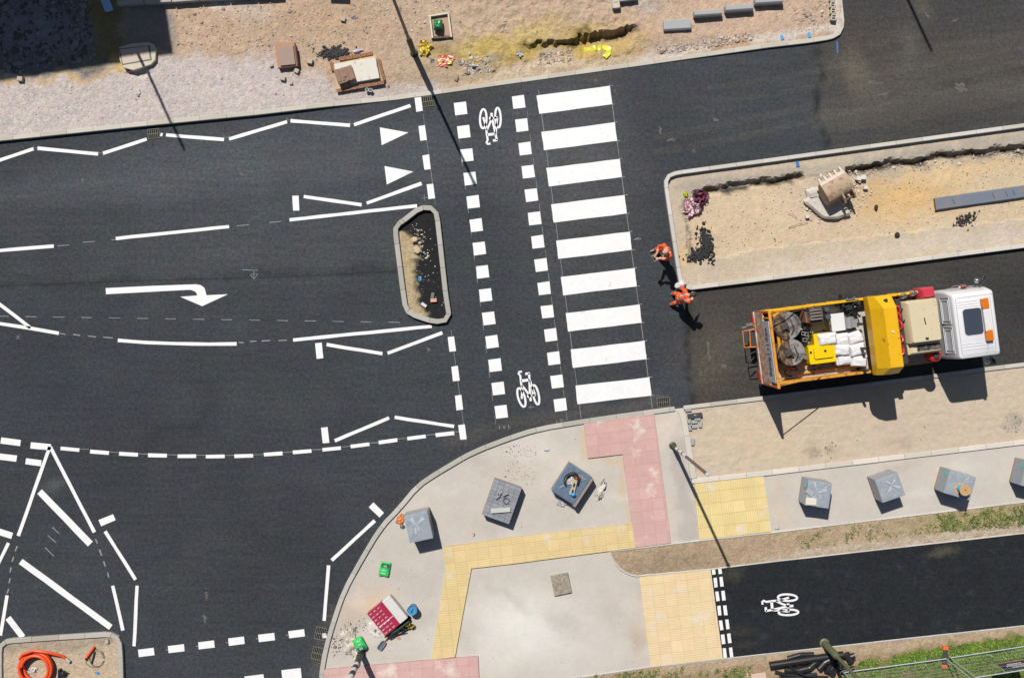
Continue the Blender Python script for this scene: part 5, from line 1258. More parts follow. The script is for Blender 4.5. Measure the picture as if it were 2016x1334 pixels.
def tool(name, pts, label, hm, head=None, hmat=None, r=.017):
    P = [W(x, y, z) for x, y, z in pts]; b0 = P[0]; t = Thing(name, label, 'tool', (b0.x, b0.y, .04), 0); o = Vector((b0.x, b0.y, .04))
    b = MB(); b.tube([p - o for p in P], r, 8); t.add('handle', b, hm, smooth=True)
    if head: t.add('head', head(P[0] - o, (P[0] - P[1]).normalized()), hmat, bevel=.004)
    return t
def shovel(p, d):
    b = MB(); a = math.atan2(d.y, d.x); n = Vector((-math.sin(a), math.cos(a), 0)); f = Vector((math.cos(a), math.sin(a), 0))
    b.loft([[p + f * x + n * y * k + Vector((0, 0, z)) for y, z in ((-.1, .03), (0, .0), (.1, .03), (.1, .045), (0, .015), (-.1, .045))] for x, k in ((-.02, .6), (.06, 1.), (.28, .95), (.34, .5))]); return b
MOt = mat('orange_handle', A(232, 116, 50), rough=.5)
tool('shovel', [(757, 1262, .06), (770, 1246, .25), (786, 1237, .4)], 'shovel with orange handle and grey blade at the lower edge of the red pack', MOt, shovel, mat('shovel_steel', A(96, 110, 122), rough=.5, var=.15))
tool('rake_handle', [(768, 1258, .1), (780, 1247, .2), (796, 1240, .3)], 'second dark-handled tool beside the orange shovel', M_black)
tool('long_handle', [(758, 1253, .2), (782, 1240, .38), (806, 1222, .42)], 'dark green handle lying along the pack edge', mat('dark_green', A(40, 62, 40), rough=.6), r=.035)
rag_thing('bucket_bag', 807, 1230, .05, .3, .24, .2, [A(226, 214, 90), A(196, 180, 70), A(60, 60, 40)], 75, 'yellow bag at the right end of the tools', 'bag', R(20))
rag_thing('tool_bag', 797, 1222, .05, .34, .5, .26, [A(40, 52, 40), A(30, 34, 32)], 77, 'dark green bag between the red pack and the yellow bag', 'bag', R(-40))
rag_thing('litter', 784, 1254, .04, .16, .1, .04, [A(232, 170, 140)], 79, 'pink-orange tile chip below the tools', 'litter', R(-15))
p = W(812, 1199, .3); t = Thing('tub', 'blue lidded tub standing right of the red pack', 'tub', (p.x, p.y, .03), .4)
b = MB(); b.lathe([(.13, 0), (.155, .33), (.165, .34), (.165, .37)], n=24); t.add('body', b, mat('tub_blue', A(46, 120, 176), rough=.35, var=.1), smooth=True)
b = MB(); b.lathe([(.168, .36), (.168, .385), (.14, .39), (.13, .378), (.01, .378)], n=24); t.add('lid', b, mat('tub_lid', A(76, 156, 206), rough=.35, var=.08), smooth=True)
b = MB(); b.tube([(.165 * math.cos(a), .165 * math.sin(a) , .37 + .05 * math.sin((a - .3) * 1.0)) for a in [.3 + k * .3 for k in range(10)]], .006, 6); b.box(0, 0, .382, .16, .02, .006, rz=.6); b.box(-.02, -.04, .382, .1, .014, .006, rz=.6); t.add('handle', b, mat('navy', (.01, .02, .05), rough=.4))
cement_bag(758, 1119, .03, R(80), 'full green cement bag lying flat between the kerb and the red pack', .52, .36, .13, seed=3)
cement_bag(709, 1266, .08, R(-62), 'green cement bag by the foot of the banded lamp column', .50, .36, .16, seed=6)
rag_thing('sack', 690, 1262, .04, .5, 1.0, .16, [A(226, 216, 202), A(206, 196, 182), A(236, 230, 220)], 81, 'empty cream sack spread beside the green bag and lamp column', 'sack', R(10), 7)
rag_thing('litter', 1077, 884, .035, .2, .1, .05, [A(220, 224, 232)], 83, 'small white wrapper on the footway above the half-emptied pallet', 'litter', R(10)); rag_thing('litter', 932, 1051, .035, .12, .1, .04, [WHc, A(190, 130, 100)], 85, 'small scrap above the long yellow paving', 'litter')
rag_thing('litter', 1530, 1037, .035, .16, .12, .05, [WHc, A(200, 190, 190)], 87, 'white scrap right of the square yellow paving', 'litter')
# loose pavers at the corner of the sand strip
for i, (x, y, an, lb) in enumerate(((1354, 806, 8, 'touching the kerb corner, topmost'), (1356, 826, 84, 'laid against the kerb in the upper row'), (1366, 829, 6, 'laid in the middle of the group'), (1358, 840, 84, 'laid against the kerb in the lower row'), (1365, 838.5, 6, 'lowest of the laid group'), (1378, 834, 82, 'standing apart at the right of the group'), (1372, 824, 10, 'upper right of the group'), (1363, 869, 82, 'alone further down beside the kerb'))):
    b = MB(); b.col = A(168 + i % 3 * 5, 170 + i % 3 * 5, 172); b.box(0, 0, .045, .21, .105, .075); p = W(x, y); one('paver', b, M_pav, 'loose grey paver ' + lb, 'paver', (p.x, p.y, .045), R(an), 'loose pavers at the corner of the sand', bevel=.005)
p = W(1367, 817); t = Thing('paver_cutter', 'dark steel paver tray lying above the loose pavers', 'tray', (p.x, p.y, .04), R(7)); b = MB(); b.box(0, 0, .06, .5, .16, .12); t.add('tray', b, mat('tray_dark', A(64, 66, 72), rough=.6, var=.2), bevel=.01)
b = MB(); b.box(.0, .02, .125, .08, .03, .01); t.add('handle', b, MATS['new_kerb'])
# black drainage pipes
M_pipe = mat('black_pipe', (.014, .014, .015), rough=.38, var=.25, scale=8)
def pipe(pts, r, label, ribs=False, name='drainage_pipe', m=None):
    P = resample([W(x, y, z) for x, y, z in pts], .05); b0 = P[0].copy(); o = Vector((b0.x, b0.y, .05)); b = MB()
    P = [p - o for p in P]
    if ribs:
        rings = []; up = Vector((0, 0, 1))
        for i, p in enumerate(P):
            for dd, k in ((0, 1.), (.4, 1.), (.5, .86), (.9, .86)):
                q = p.lerp(P[min(i + 1, len(P) - 1)], dd); tg = (P[min(i + 1, len(P) - 1)] - P[max(0, i - 1)]).normalized(); a = tg.cross(up).normalized(); u = a.cross(tg)
                rings.append([q + (a * math.cos(2 * math.pi * s / 14) + u * math.sin(2 * math.pi * s / 14)) * r * k for s in range(14)])
        b.loft(rings, cap=False); rin = [[v * 1. for v in rr] for rr in rings]
    else: b.tube(P, r, 14, cap=False)
    e = MB(); t = (P[0] - P[1]).normalized() * .003
    o_ = one(name, b, m or M_pipe, label, 'pipe', o, 0, 'black drainage pipes', smooth=not ribs)
    for q, s in ((P[0], 1), (P[-1], -1)):
        e = MB(); d = (P[1] - P[0]).normalized() * .01 if s > 0 else (P[-2] - P[-1]).normalized() * .01
        e.tube([q + d, q + d * 1.5], r * .88, 12); mesh_obj('bore', e, M_dark, o_)
    return o_
pipe([(1516, 1309, .2), (1600, 1296, .2), (1660, 1288, .2)], .13, 'ribbed black pipe, longest of the heap, poking out to the left', True)
pipe([(1551, 1295, .14), (1575, 1288, .14), (1602, 1287, .14)], .085, 'short ribbed black pipe along the top of the heap', True)
pipe([(1545, 1318, .14), (1572, 1319, .14), (1594, 1314, .14), (1606, 1302, .15), (1616, 1292, .15)], .115, 'curved black bend in the middle of the pipe heap')
pipe([(1612, 1316, .22), (1624, 1303, .22), (1636, 1297, .22)], .11, 'short plain black elbow standing right of the curved bend')
pipe([(1526, 1322, .09), (1546, 1327, .09), (1580, 1329, .09), (1608, 1326, .09)], .06, 'thin black pipe running under the heap')
pipe([(1534, 1336, .09), (1580, 1334, .09), (1630, 1336, .09)], .11, 'ribbed pipe at the bottom edge of the heap', True)
pipe([(1550, 1305, .34), (1563, 1318, .34), (1585, 1329, .34), (1612, 1332, .34)], .03, 'thin black hose lying over the pipe heap', name='hose')
def junction(px, py, z, rz, label, ln=.34):
    p = W(px, py, z); t = Thing('pipe_junction', label, 'pipe fitting', (p.x, p.y, z - .12), rz, 'black pipe fittings')
    b = MB(); b.cyl((-ln / 2, 0, .12), (ln / 2, 0, .12), .115, n=16); b.cyl((0, 0, .12), (.06, .2, .16), .10, n=14); t.add('body', b, M_pipe, smooth=True)
    b = MB()
    for x in (-ln / 2 + .04, ln / 2 - .04): b.lathe([(.118, x - .03), (.135, x - .025), (.135, x + .025), (.118, x + .03)], n=18)
    b.v = [(z_, y_, .12 + x_) for x_, y_, z_ in b.v]; t.add('collar', b, mat('glossy_black', (.02, .02, .022), rough=.18), smooth=True)
    b = MB(); b.cyl((ln / 2 + .002, 0, .12), (ln / 2 + .006, 0, .12), .1, n=14); t.add('bore', b, M_dark)
junction(1634, 1319, .24, R(-30), 'black pipe junction at the lower end of the heap'); junction(1671, 1293, .26, R(-50), 'glossy black pipe junction right of the olive column', .3); junction(1654, 1308, .2, R(60), 'black pipe junction hidden under the olive column', .26)
pipe([(1655, 1322, .14), (1682, 1314, .14)], .08, 'short black pipe running to the mesh fence')
b = MB(); b.box(0, 0, .04, .5, .2, .07); p = W(1492, 1328); one('brick', b, mat('pink_brick', A(226, 196, 180), rough=.85), 'pale pink block on the soil left of the black pipes', 'block', (p.x, p.y, .05), R(8), bevel=.01)
# mesh fence panels
M_galv = mat('galvanised', A(206, 216, 220), rough=.4, var=.1, scale=9, metal=.3)
def fence_panel(a, c2, label, h=2.0):
    A0, A1 = W(*a), W(*c2); d = A1 - A0; t = Thing('mesh_fence', label, 'fence', (A0.x, A0.y, .05), math.atan2(d.y, d.x), 'temporary mesh fence panels'); L_ = d.length
    b = MB(); rr = .019
    for z in (.16, h - .03): b.cyl((0, 0, z), (L_, 0, z), rr, n=8)
    for x in (.02, L_ - .02): b.cyl((x, 0, .03), (x, 0, h), .021, n=10)
    t.add('frame', b, M_galv, smooth=True)
    b = MB(); n = int(L_ / .075)
    for i in range(1, n): b.box(L_ * i / n, 0, (h + .13) / 2, .0028, .0028, h - .2)
    for k in range(8): b.box(L_ / 2, .004, .16 + (h - .19) * k / 7.0, L_, .004, .004)
    t.add('mesh', b, M_galv)
    return t
fence_panel((1656, 1318.5), (1858.5, 1291.5), 'mesh fence running from the black pipes to the orange foot'); F2 = fence_panel((1865, 1290), (2066, 1259), 'mesh fence right of the orange foot, carrying the navy sign')
p = W(1857, 1290); t = Thing('anchor_block', 'orange and black weighted foot standing between the two mesh fences', 'block', (p.x, p.y, .05), R(86))
b = MB(); b.box(0, 0, .06, .72, .2, .11, tx=.95, ty=.85); t.add('block', b, mat('foot_black', (.03, .03, .03), rough=.8), bevel=.015)
for x in (-.31, .31): b = MB(); b.box(x, 0, .065, .13, .21, .115, tx=.95, ty=.85); t.add('end_cap', b, mat('foot_orange', A(240, 110, 60), rough=.6), bevel=.012)
q = F2.L(1992, 1312, 1.55); pw = F2.loc + Matrix.Rotation(F2.rz, 3, 'Z') @ Vector((q.x, -.03, 1.45))
t = Thing('site_sign', 'navy site sign with white lettering hanging on the mesh fence', 'sign', pw, F2.rz)
b = MB(); b.box(.15, 0, 0, .95, .012, .62); t.add('board', b, mat('navy_sign', A(30, 34, 70), rough=.4), bevel=.004)
b = MB(); rnd = random.Random(2)
for k, wd_ in enumerate((.34, .62, .44)):
    for face in (-.009, .009):
        x = .15 - wd_ / 2
        while x < .15 + wd_ / 2: ww = rnd.uniform(.03, .06); b.box(x + ww / 2, face, .14 - k * .13, ww * .8, .004, .07); x += ww + .012
t.add('lettering', b, M_white)
b = MB(); b.box(.15, 0, -.285, .95, .016, .04); t.add('stripe', b, mat('sign_red', A(210, 70, 60), rough=.5))
# grass and weeds
def grass(name, label, zones, seed, lush=False):
    rnd = random.Random(seed); b = MB()
    cols = [A(116, 140, 58), A(134, 152, 66), A(98, 122, 54), A(158, 160, 92), A(84, 104, 54), A(176, 164, 116)]
    if lush: cols = [A(120, 158, 48), A(142, 172, 60), A(98, 138, 44), A(156, 172, 80), A(84, 116, 46)]
    for poly, n, hh, thr in zones:
        xs = [q[0] for q in poly]; ys = [q[1] for q in poly]; k = 0; tries = 0
        while k < n and tries < n * 40:
            tries += 1
            x, y = rnd.uniform(min(xs), max(xs)), rnd.uniform(min(ys), max(ys))
            if not inside(x, y, poly) or fb(x, y, .03, 3, 2.5) < thr + rnd.uniform(-.35, .3): continue
            k += 1; p = W(x, y); cc = rnd.choice(cols); s = rnd.uniform(.6, 1.2)
            for _ in range(rnd.randint(5, 9)):
                a = rnd.uniform(0, 6.28); h = hh * s * rnd.uniform(.5, 1.1); ln = rnd.uniform(.3, 1.1) * h; w_ = rnd.uniform(.006, .014)
                kk = rnd.uniform(.8, 1.2); b.col = tuple(v * kk for v in cc); bx, by = p.x + rnd.gauss(0, .03), p.y + rnd.gauss(0, .03)
                nx_, ny_ = -math.sin(a) * w_, math.cos(a) * w_; dx, dy = math.cos(a) * ln, math.sin(a) * ln
                v = [b.vert((bx - nx_, by - ny_, .04)), b.vert((bx + nx_, by + ny_, .04)), b.vert((bx + dx * .55 + nx_, by + dy * .55 + ny_, .04 + h * .75)), b.vert((bx + dx * .55 - nx_, by + dy * .55 - ny_, .04 + h * .75)), b.vert((bx + dx, by + dy, .04 + h * .8))]
                b.face(v[:4]); b.face((v[3], v[2], v[4]))
    return stuff(one(name, b, mat('grass_blades', attr=True, rough=.6, var=.15, scale=3), label, 'grass', (0, 0, 0)))
grass('grass', 'green grass growing round the mesh fence', [([(1690, 1300), (1760, 1290), (1860, 1272), (2040, 1245), (2200, 1225), (2200, 1420), (1700, 1420), (1650, 1330)], 4600, .11, -.15), ([(1740, 1298), (1830, 1278), (2040, 1250), (2040, 1285), (1760, 1312)], 1100, .14, -.05)], 3, True)
grass('weeds', 'weeds scattered over the verges', [([(1840, 1012), (2120, 978), (2120, 1026), (1860, 1044)], 640, .08, .0), ([(1560, 1050), (1880, 1010), (1890, 1040), (1560, 1080)], 200, .06, .0), ([(1170, 1328), (1345, 1310), (1345, 1345), (1150, 1350)], 260, .08, -.05), ([(1340, 1322), (1400, 1318), (1400, 1345), (1340, 1345)], 60, .06, -.1), ([(1410, 1316), (1480, 1308), (1485, 1340), (1410, 1345)], 150, .08, -.1)], 5)
# ------------------------------------------------------------------ road-marking lorry
random.seed(33)
p = W(1479, 682); T = Thing('lorry', 'yellow flatbed road-marking lorry with white cab', 'lorry', (p.x, p.y, 0), math.atan2(.126, .992))
M_yel = mat('lorry_yellow', A(246, 190, 20), rough=.42, var=.07, scale=3, stain=A(176, 120, 50), sstain=5, samt=.12, spec=.4)
M_oy = mat('frame_orange_yellow', A(232, 160, 46), rough=.5, var=.1, scale=6, stain=A(160, 90, 50), sstain=7, samt=.3)
M_rust = mat('rusty_panel', A(204, 132, 92), rough=.75, var=.2, scale=5, stain=A(222, 206, 186), sstain=4, samt=.75, speck=.25, sscale=24)
M_cab = mat('cab_white', A(240, 240, 242), rough=.3, var=.03, scale=3, coat=.3)
M_cabg = mat('cab_rear_grey', A(248, 252, 255), rough=.4, var=.04, scale=4)
M_bed = mat('bed_steel', A(198, 192, 184), rough=.7, var=.12, scale=3, speck=.2, sscale=20, stain=A(140, 134, 126), sstain=3.5, samt=.2)
M_beige = mat('generator_beige', A(226, 212, 176), rough=.45, var=.05, scale=3, stain=A(186, 164, 128), sstain=6, samt=.12)
M_red = mat('bright_red', A(222, 44, 40), rough=.35, var=.12, scale=8)
M_chas = mat('chassis_black', (.02, .02, .022), rough=.6, var=.2)
M_rub = mat('tyre_rubber', (.018, .018, .018), rough=.85, var=.2, scale=9)
M_amber = mat('amber_lens', A(232, 126, 20), rough=.2, var=.2, scale=14, coat=.5)
M_steel = mat('dull_steel', A(150, 146, 140), rough=.45, var=.2, scale=8, metal=.5)
M_chrome = mat('chrome', A(220, 222, 226), rough=.15, metal=.9, var=.05)
def rrect(x0, x1, y0, y1, r, z, n=4):
    out = []
    for cx_, cy_, a0 in ((x1 - r, y1 - r, 0), (x0 + r, y1 - r, 90), (x0 + r, y0 + r, 180), (x1 - r, y0 + r, 270)):
        for k in range(n + 1): a = R(a0 + 90 * k / n); out.append(Vector((cx_ + r * math.cos(a), cy_ + r * math.sin(a), z)))
    return out
LC = 7.36
b = MB(); b.box(3.7, .42, .78, 7.0, .09, .22); b.box(3.7, -.42, .78, 7.0, .09, .22)
for x in (.4, 1.4, 2.6, 3.8, 5.0): b.box(x, 0, .78, .08, .75, .16)
b.box(2.8, .85, .62, .9, .5, .42); b.box(4.2, -.85, .62, .8, .5, .42); T.add('chassis', b, M_chas, bevel=.01)
def wheel(x, y, w=.26):
    b = MB(); prof = [(.26, -w / 2), (.40, -w / 2), (.435, -w / 2 + .04), (.435, w / 2 - .04), (.40, w / 2), (.26, w / 2)]
    b.loft([[Vector((x + r * math.cos(2 * math.pi * q / 28), y + s, .435 + r * math.sin(2 * math.pi * q / 28))) for q in range(28)] for r, s in prof]); wh = T.add('wheel', b, M_rub, smooth=True)
    b = MB(); b.loft([[Vector((x + r * math.cos(2 * math.pi * q / 20), y + s, .435 + r * math.sin(2 * math.pi * q / 20))) for q in range(20)] for r, s in ((.27, -w / 2 - .004), (.12, -w / 2 + .03), (.12, w / 2 - .03), (.27, w / 2 + .004))]); T.add('rim', b, M_cab, parent=wh, smooth=True)
for y in (.98, -.98): wheel(6.55, y)
for y in (1.02, .72, -1.02, -.72): wheel(1.9, y, .24)
# load bed
b = MB(); b.box(2.75, 0, 1.04, 5.5, 2.36, .12); T.add('bed_floor', b, M_bed)
def rail(x0, x1, y, z0, z1, nm, m, th=.05):
    b = MB(); b.box((x0 + x1) / 2, y, (z0 + z1) / 2, x1 - x0, th, z1 - z0); b.box((x0 + x1) / 2, y, z1, x1 - x0, th + .035, .045)
    for k in range(8): b.box(x0 + (x1 - x0) * (k + .5) / 8, y + math.copysign(.035, y), (z0 + z1) / 2, .05, .03, z1 - z0 - .08)
    for k in range(4): b.cyl((x0 + (x1 - x0) * (k + .3) / 4, y, z1), (x0 + (x1 - x0) * (k + .3) / 4, y, z1 + .06), .018, n=8)
    return T.add(nm, b, m, bevel=.005)
rail(.04, 5.5, 1.19, 1.0, 1.63, 'side_board', M_yel); rail(.04, 4.45, -1.19, 1.0, 1.63, 'side_board', M_oy); b = MB(); b.box(5.0, -1.17, 1.3, 1.1, .04, .05); T.add('lower_rail', b, M_oy)
# rear board
b = MB(); b.box(0, 0, 1.55, .05, 2.36, 1.16); b.box(-.03, 0, 1.02, .05, 2.4, .14); T.add('rear_board', b, M_rust, bevel=.006)
b = MB(); b.box(.02, 0, 2.88, .085, 2.46, .085); T.add('top_rail', b, M_oy, bevel=.012)
for y in (1.19, -1.19): b = MB(); b.box(.02, y, 1.95, .075, .075, 1.9); T.add('rear_post', b, mat('post_rust_orange', A(214, 96, 56), rough=.6, var=.2, scale=6), bevel=.008)
for y in (1.15, -1.15): b = MB(); b.cyl((.04, y, 2.84), (1.75, y, 1.66), .018, n=8); T.add('brace', b, M_oy)
b = MB(); b.box(-.012, -.08, 2.43, .03, 1.96, .68); sp = T.add('name_panel', b, mat('name_panel', A(196, 200, 208), rough=.5, var=.1, scale=5, stain=A(150, 150, 150), sstain=6, samt=.2), bevel=.004)
def text_mesh(txt, size, ext=.004):
    c_ = bpy.data.curves.new('lettering', 'FONT'); c_.body = txt; c_.size = size; c_.extrude = ext; c_.align_x = 'CENTER'; c_.align_y = 'CENTER'
    o_ = bpy.data.objects.new('lettering', c_); COL.objects.link(o_); m_ = bpy.data.meshes.new_from_object(o_.evaluated_get(bpy.context.evaluated_depsgraph_get())); bpy.data.objects.remove(o_); return m_
me = text_mesh('winp | c | finning', .30); me.materials.clear(); me.materials.append(mat('lettering_grey', A(62, 62, 70), rough=.6))
lt = bpy.data.objects.new('lettering', me); COL.objects.link(lt); lt.parent = sp; lt.location = (-.032, -.08, 2.40); lt.rotation_euler = (R(90), 0, R(-90)); lt.scale = (.78, 1.55, 1)
b = MB(); b.box(.0, 1.0, 2.2, .03, .05, 1.1); b.box(0, -1.02, 2.2, .03, .05, 1.1); T.add('panel_stay', b, M_oy)
b = MB()
for pts in ([(-.05, .62, .95), (-.42, .60, .86), (-.42, .05, .8), (-.05, .03, .9)], [(-.2, .6, .9), (-.22, .05, .84)]): b.tube(pts, .022, 8)
T.add('rear_step', b, mat('step_orange', A(226, 132, 50), rough=.5, var=.2, scale=8), smooth=True)
b = MB()
for pts in ([(-.05, -.12, .8), (-.36, -.22, .7), (-.34, -.62, .7), (-.05, -.55, .8)], [(-.3, -.5, .72), (-.12, -.3, .78)]): b.tube(pts, .02, 8)
b.box(-.12, .3, .75, .16, .5, .2); T.add('tow_frame', b, M_chas)
b = MB(); b.cyl((-.46, .72, .95), (-.03, .74, .95), .02, n=8); b.box(-.2, .8, .98, .22, .1, .06); T.add('rear_bar', b, M_steel)
for y in (.95, -.95): b = MB(); b.box(-.06, y, .82, .05, .34, .13); T.add('tail_light', b, mat('tail_red', A(170, 30, 24), rough=.25), bevel=.01)
# transverse locker above the bed
b = MB(); xl, xr = 3.30, 3.98
sec = lambda y, k, zt: [Vector((xl, y, 2.0)), Vector((xr, y, 2.0)), Vector((xr, y, zt - .05)), Vector((xr - .03, y, zt)), Vector((xl + .26 * k, y, zt)), Vector((xl, y, zt - .5 * k))]
b.loft([sec(-1.26, .5, 2.5), sec(-1.02, 1., 2.98), sec(.86, 1., 2.98), sec(1.25, .5, 2.62)]); lk = T.add('locker', b, M_yel, bevel=.012)
b = MB(); b.cyl((xl + .45, .1, 2.97), (xl + .45, .1, 3.01), .035, n=10); T.add('cap_bolt', b, M_white, parent=lk)
b = MB(); b.cyl((xl + .4, 1.08, 2.74), (xl + .42, 1.1, 2.86), .05, n=12); T.add('locker_hole', b, M_chas, parent=lk)
b = MB(); b.box(xl + .5, -1.28, 2.25, .10, .06, .12); T.add('latch', b, M_steel, parent=lk)
b = MB()
for y in (-1.1, -.4, .4, 1.1): b.box(3.15, y, 1.55, .08, .08, .95); b.box(3.85, y, 1.55, .08, .08, .95)
b.box(3.9, 0, 1.5, .03, 2.2, .8); T.add('locker_stand', b, M_chas)
# generator, tanks, hoses between locker and cab
g0 = T.L(1783, 594, 2.3); g1 = T.L(1858, 670, 2.3); gx0, gx1 = g0.x + .02, g1.x - .02; gy0, gy1 = g1.y, g0.y
b = MB(); b.loft([rrect(gx0 - .02, gx1, gy0, gy1, .03, 1.12), rrect(gx0 - .02, gx1, gy0, gy1, .04, 2.2), rrect(gx0 + .06, gx1 - .05, gy0 + .05, gy1 - .06, .05, 2.32)]); gn = T.add('generator', b, M_beige, smooth=True)
b = MB(); b.loft([rrect(gx0 - .02, gx1, gy0 - .36, gy0 - .012, .02, 1.12), rrect(gx0 - .02, gx1, gy0 - .36, gy0 - .012, .02, 1.95), rrect(gx0 + .1, gx1 - .02, gy0 - .3, gy0 - .012, .02, 2.06)]); sk_ = T.add('generator_side', b, M_beige, parent=gn)
b = MB(); b.box((gx0 + gx1) / 2 + .12, gy0 - .17, 2.062, .76, .20, .014); T.add('vent', b, mat('sooty_vent', A(120, 112, 100), rough=.8, stain=(.01, .01, .01), sstain=9, samt=.9, var=.2), parent=gn)
b = MB(); b.box((gx0 + gx1) / 2, (gy0 + gy1) / 2, 2.325, .035, .22, .01, rz=.1); b.box((gx0 + gx1) / 2, gy0 + .13, 2.325, .1, .08, .012); T.add('handle', b, M_chas, parent=gn)
b = MB(); b.box((gx0 + gx1) / 2, gy0 - .006, 1.9, gx1 - gx0, .014, .06); T.add('seam', b, M_dark, parent=gn)
b = MB(); b.box(gx0 - .14, 0, 1.55, .16, 2.1, .9); T.add('dark_cabinet', b, M_chas, bevel=.01)
q0 = T.L(1757, 591, 1.85); q1 = T.L(1783, 685, 1.85)
b = MB(); b.box((q0.x + q1.x) / 2 - .03, (q0.y + q1.y) / 2, 1.48, .26, abs(q0.y - q1.y), .76); T.add('taupe_tank', b, mat('taupe_paint', A(150, 134, 116), rough=.6, var=.1, scale=4), bevel=.02)
def loopt(px, py, h, r, m, n='hose_loop', seed=0, vert=False):
    q = T.L(px, py, h); b = MB()
    b.tube([(q.x + (r * math.cos(a) * .6), q.y + r * math.sin(a), h - 0 + .05 * math.sin(2 * a + seed)) for a in [k * .42 for k in range(15)]], .035, 8, closed=True); T.add(n, b, m, smooth=True)
for i, (x, y, r) in enumerate(((1765, 612, .16), (1767, 624, .13), (1769, 640, .16), (1772, 666, .13), (1774, 688, .15))): loopt(x, y, 2.05, r, M_red, seed=i)
loopt(1777, 620, 2.0, .2, M_chas, 'cable_loop', 3)
def canister(px, py, h, r, ln, m, n, top=None):
    q = T.L(px, py, h); b = MB(); b.lathe([(r * .9, h - ln), (r, h - ln + .03), (r, h - .06), (r * .7, h), (.01, h + .01)], (q.x, q.y, 0), 18); o = T.add(n, b, m, smooth=True)
    if top: b = MB(); b.lathe([(r * .5, h), (r * .5, h + .06), (.01, h + .07)], (q.x, q.y, 0), 12); T.add('valve', b, top, parent=o, smooth=True)
canister(1777, 704, 1.85, .14, .6, M_white, 'gas_cylinder', M_steel); canister(1843, 700, 1.75, .2, .5, M_red, 'red_drum', M_chas)
q = T.L(1790, 705, 1.9); b = MB(); b.loft([[Vector((q.x + x, q.y + y, z)) for x, y, z in ((-.14, -.1, 1.3), (.12, -.1, 1.3), (.12, .12, 1.3), (-.14, .12, 1.3))], [Vector((q.x + x, q.y + y, z)) for x, y, z in ((-.14, -.1, 1.9), (.02, -.12, 1.75), (.08, .1, 1.75), (-.12, .12, 1.9))]]); T.add('red_hopper', b, M_red, bevel=.02)
q = T.L(1830, 577, 1.95); b = MB(); b.loft([rrect(q.x - .25, q.x + .2, q.y - .16, q.y + .2, .05, 1.3), rrect(q.x - .25, q.x + .2, q.y - .16, q.y + .2, .05, 1.85), rrect(q.x - .2, q.x + .15, q.y - .1, q.y + .14, .06, 1.97)]); T.add('red_tank', b, mat('pink_red', A(214, 60, 80), rough=.4, var=.1), smooth=True)
for px, py in ((1783, 582), (1802, 577)):
    q = T.L(px, py, 1.9); b = MB(); b.lathe([(.10, 1.2), (.10, 1.75), (.05, 1.85), (.05, 1.95)], (q.x, q.y, 0), 14); o = T.add('filter_bowl', b, M_chrome, smooth=True); b = MB(); b.lathe([(.105, 1.5), (.105, 1.62)], (q.x, q.y, 0), 14); T.add('band', b, mat('brick_red', A(160, 60, 46)), parent=o)
# cab
x0, x1 = 5.92, LC
rings = [rrect(x0, x1, -1.10, 1.12, .08, .55), rrect(x0, x1 + .02, -1.12, 1.14, .10, 1.0), rrect(x0, x1, -1.12, 1.14, .10, 1.5), rrect(x0 + .005, x1 - .04, -1.10, 1.10, .10, 1.95), rrect(x0 + .01, x1 - .09, -1.08, 1.0, .09, 2.40), rrect(x0 + .03, x1 - .12, -1.06, .96, .09, 2.46), rrect(x0 + .07, x1 - .16, -1.02, .92, .08, 2.485)]
b = MB(); b.loft(rings); cab = T.add('cab', b, M_cab, smooth=True)
b = MB(); b.loft([[Vector((x, y, z)) for y in (-.98, .98)] for x, z in ()]) if False else None
b = MB()
for y0_, y1_ in ((-.9, -.06), (.06, .9)):
    for (za, zb, xa, xb, dd) in ((1.6, 2.25, x0 + .0, x0 + .13, .02),):
        b.loft([[Vector((lerp(x0 + .005, x0 + .028, (z - 1.6) / .7) - .012, y, z)) for z in (1.62, 2.24)] for y in (y0_, y1_)], closed=False)
T.add('rear_panel', b, M_cabg, parent=cab)
b = MB()
for y0_, y1_ in ((-.9, -.06), (.06, .9)):
    for s in (0, 1):
        ins = .0 + s * .09
        pts = [(lerp(x0 + .005, x0 + .028, (z - 1.6) / .7) - .022, y, z) for y, z in ((y0_ + ins, 1.62 + ins), (y1_ - ins, 1.62 + ins), (y1_ - ins, 2.24 - ins), (y0_ + ins, 2.24 - ins))]
        b.tube(pts, .012, 6, closed=True)
T.add('rear_rib', b, mat('rib_grey', A(220, 228, 240), rough=.4), parent=cab)
b = MB(); b.loft([[Vector((lerp(x1 + .006, x1 - .105, (z - 1.5) / .8), y, z)) for z in (1.46, 2.2)] for y in (-.92, .9)], closed=False); b.f = [f[::-1] for f in b.f]; T.add('windscreen', b, M_glass, parent=cab)
for y, s in ((1.145, 1), (-1.125, -1)):
    b = MB(); pts = [(x0 + .75, 1.5), (x1 - .18, 1.5), (x1 - .3, 2.1), (x0 + .8, 2.1)]
    b.poly([(x, y - s * (.0 if z < 1.6 else .11) + s * .003, z) for x, z in (pts if s < 0 else pts[::-1])]); T.add('side_window', b, M_glass, parent=cab)
    b = MB(); b.box(x0 + .7, y, 1.2, .02, .012, 1.2); b.box(x1 - .1, y, 1.2, .02, .012, 1.0); b.box(x0 + .9, y + s * .02, 1.25, .16, .03, .04); T.add('door_seam', b, M_cabg, parent=cab)
hx0, hx1 = T.L(1897, 630, 2.5).x, T.L(1934, 630, 2.5).x; hc = T.L(1915, 633, 2.5)
b = MB(); b.loft([rrect(hx0 - .03, hx1 + .03, hc.y - .44, hc.y + .45, .1, 2.46), rrect(hx0 - .02, hx1 + .02, hc.y - .43, hc.y + .44, .1, 2.495)]); T.add('hatch_frame', b, M_cab, parent=cab, smooth=True)
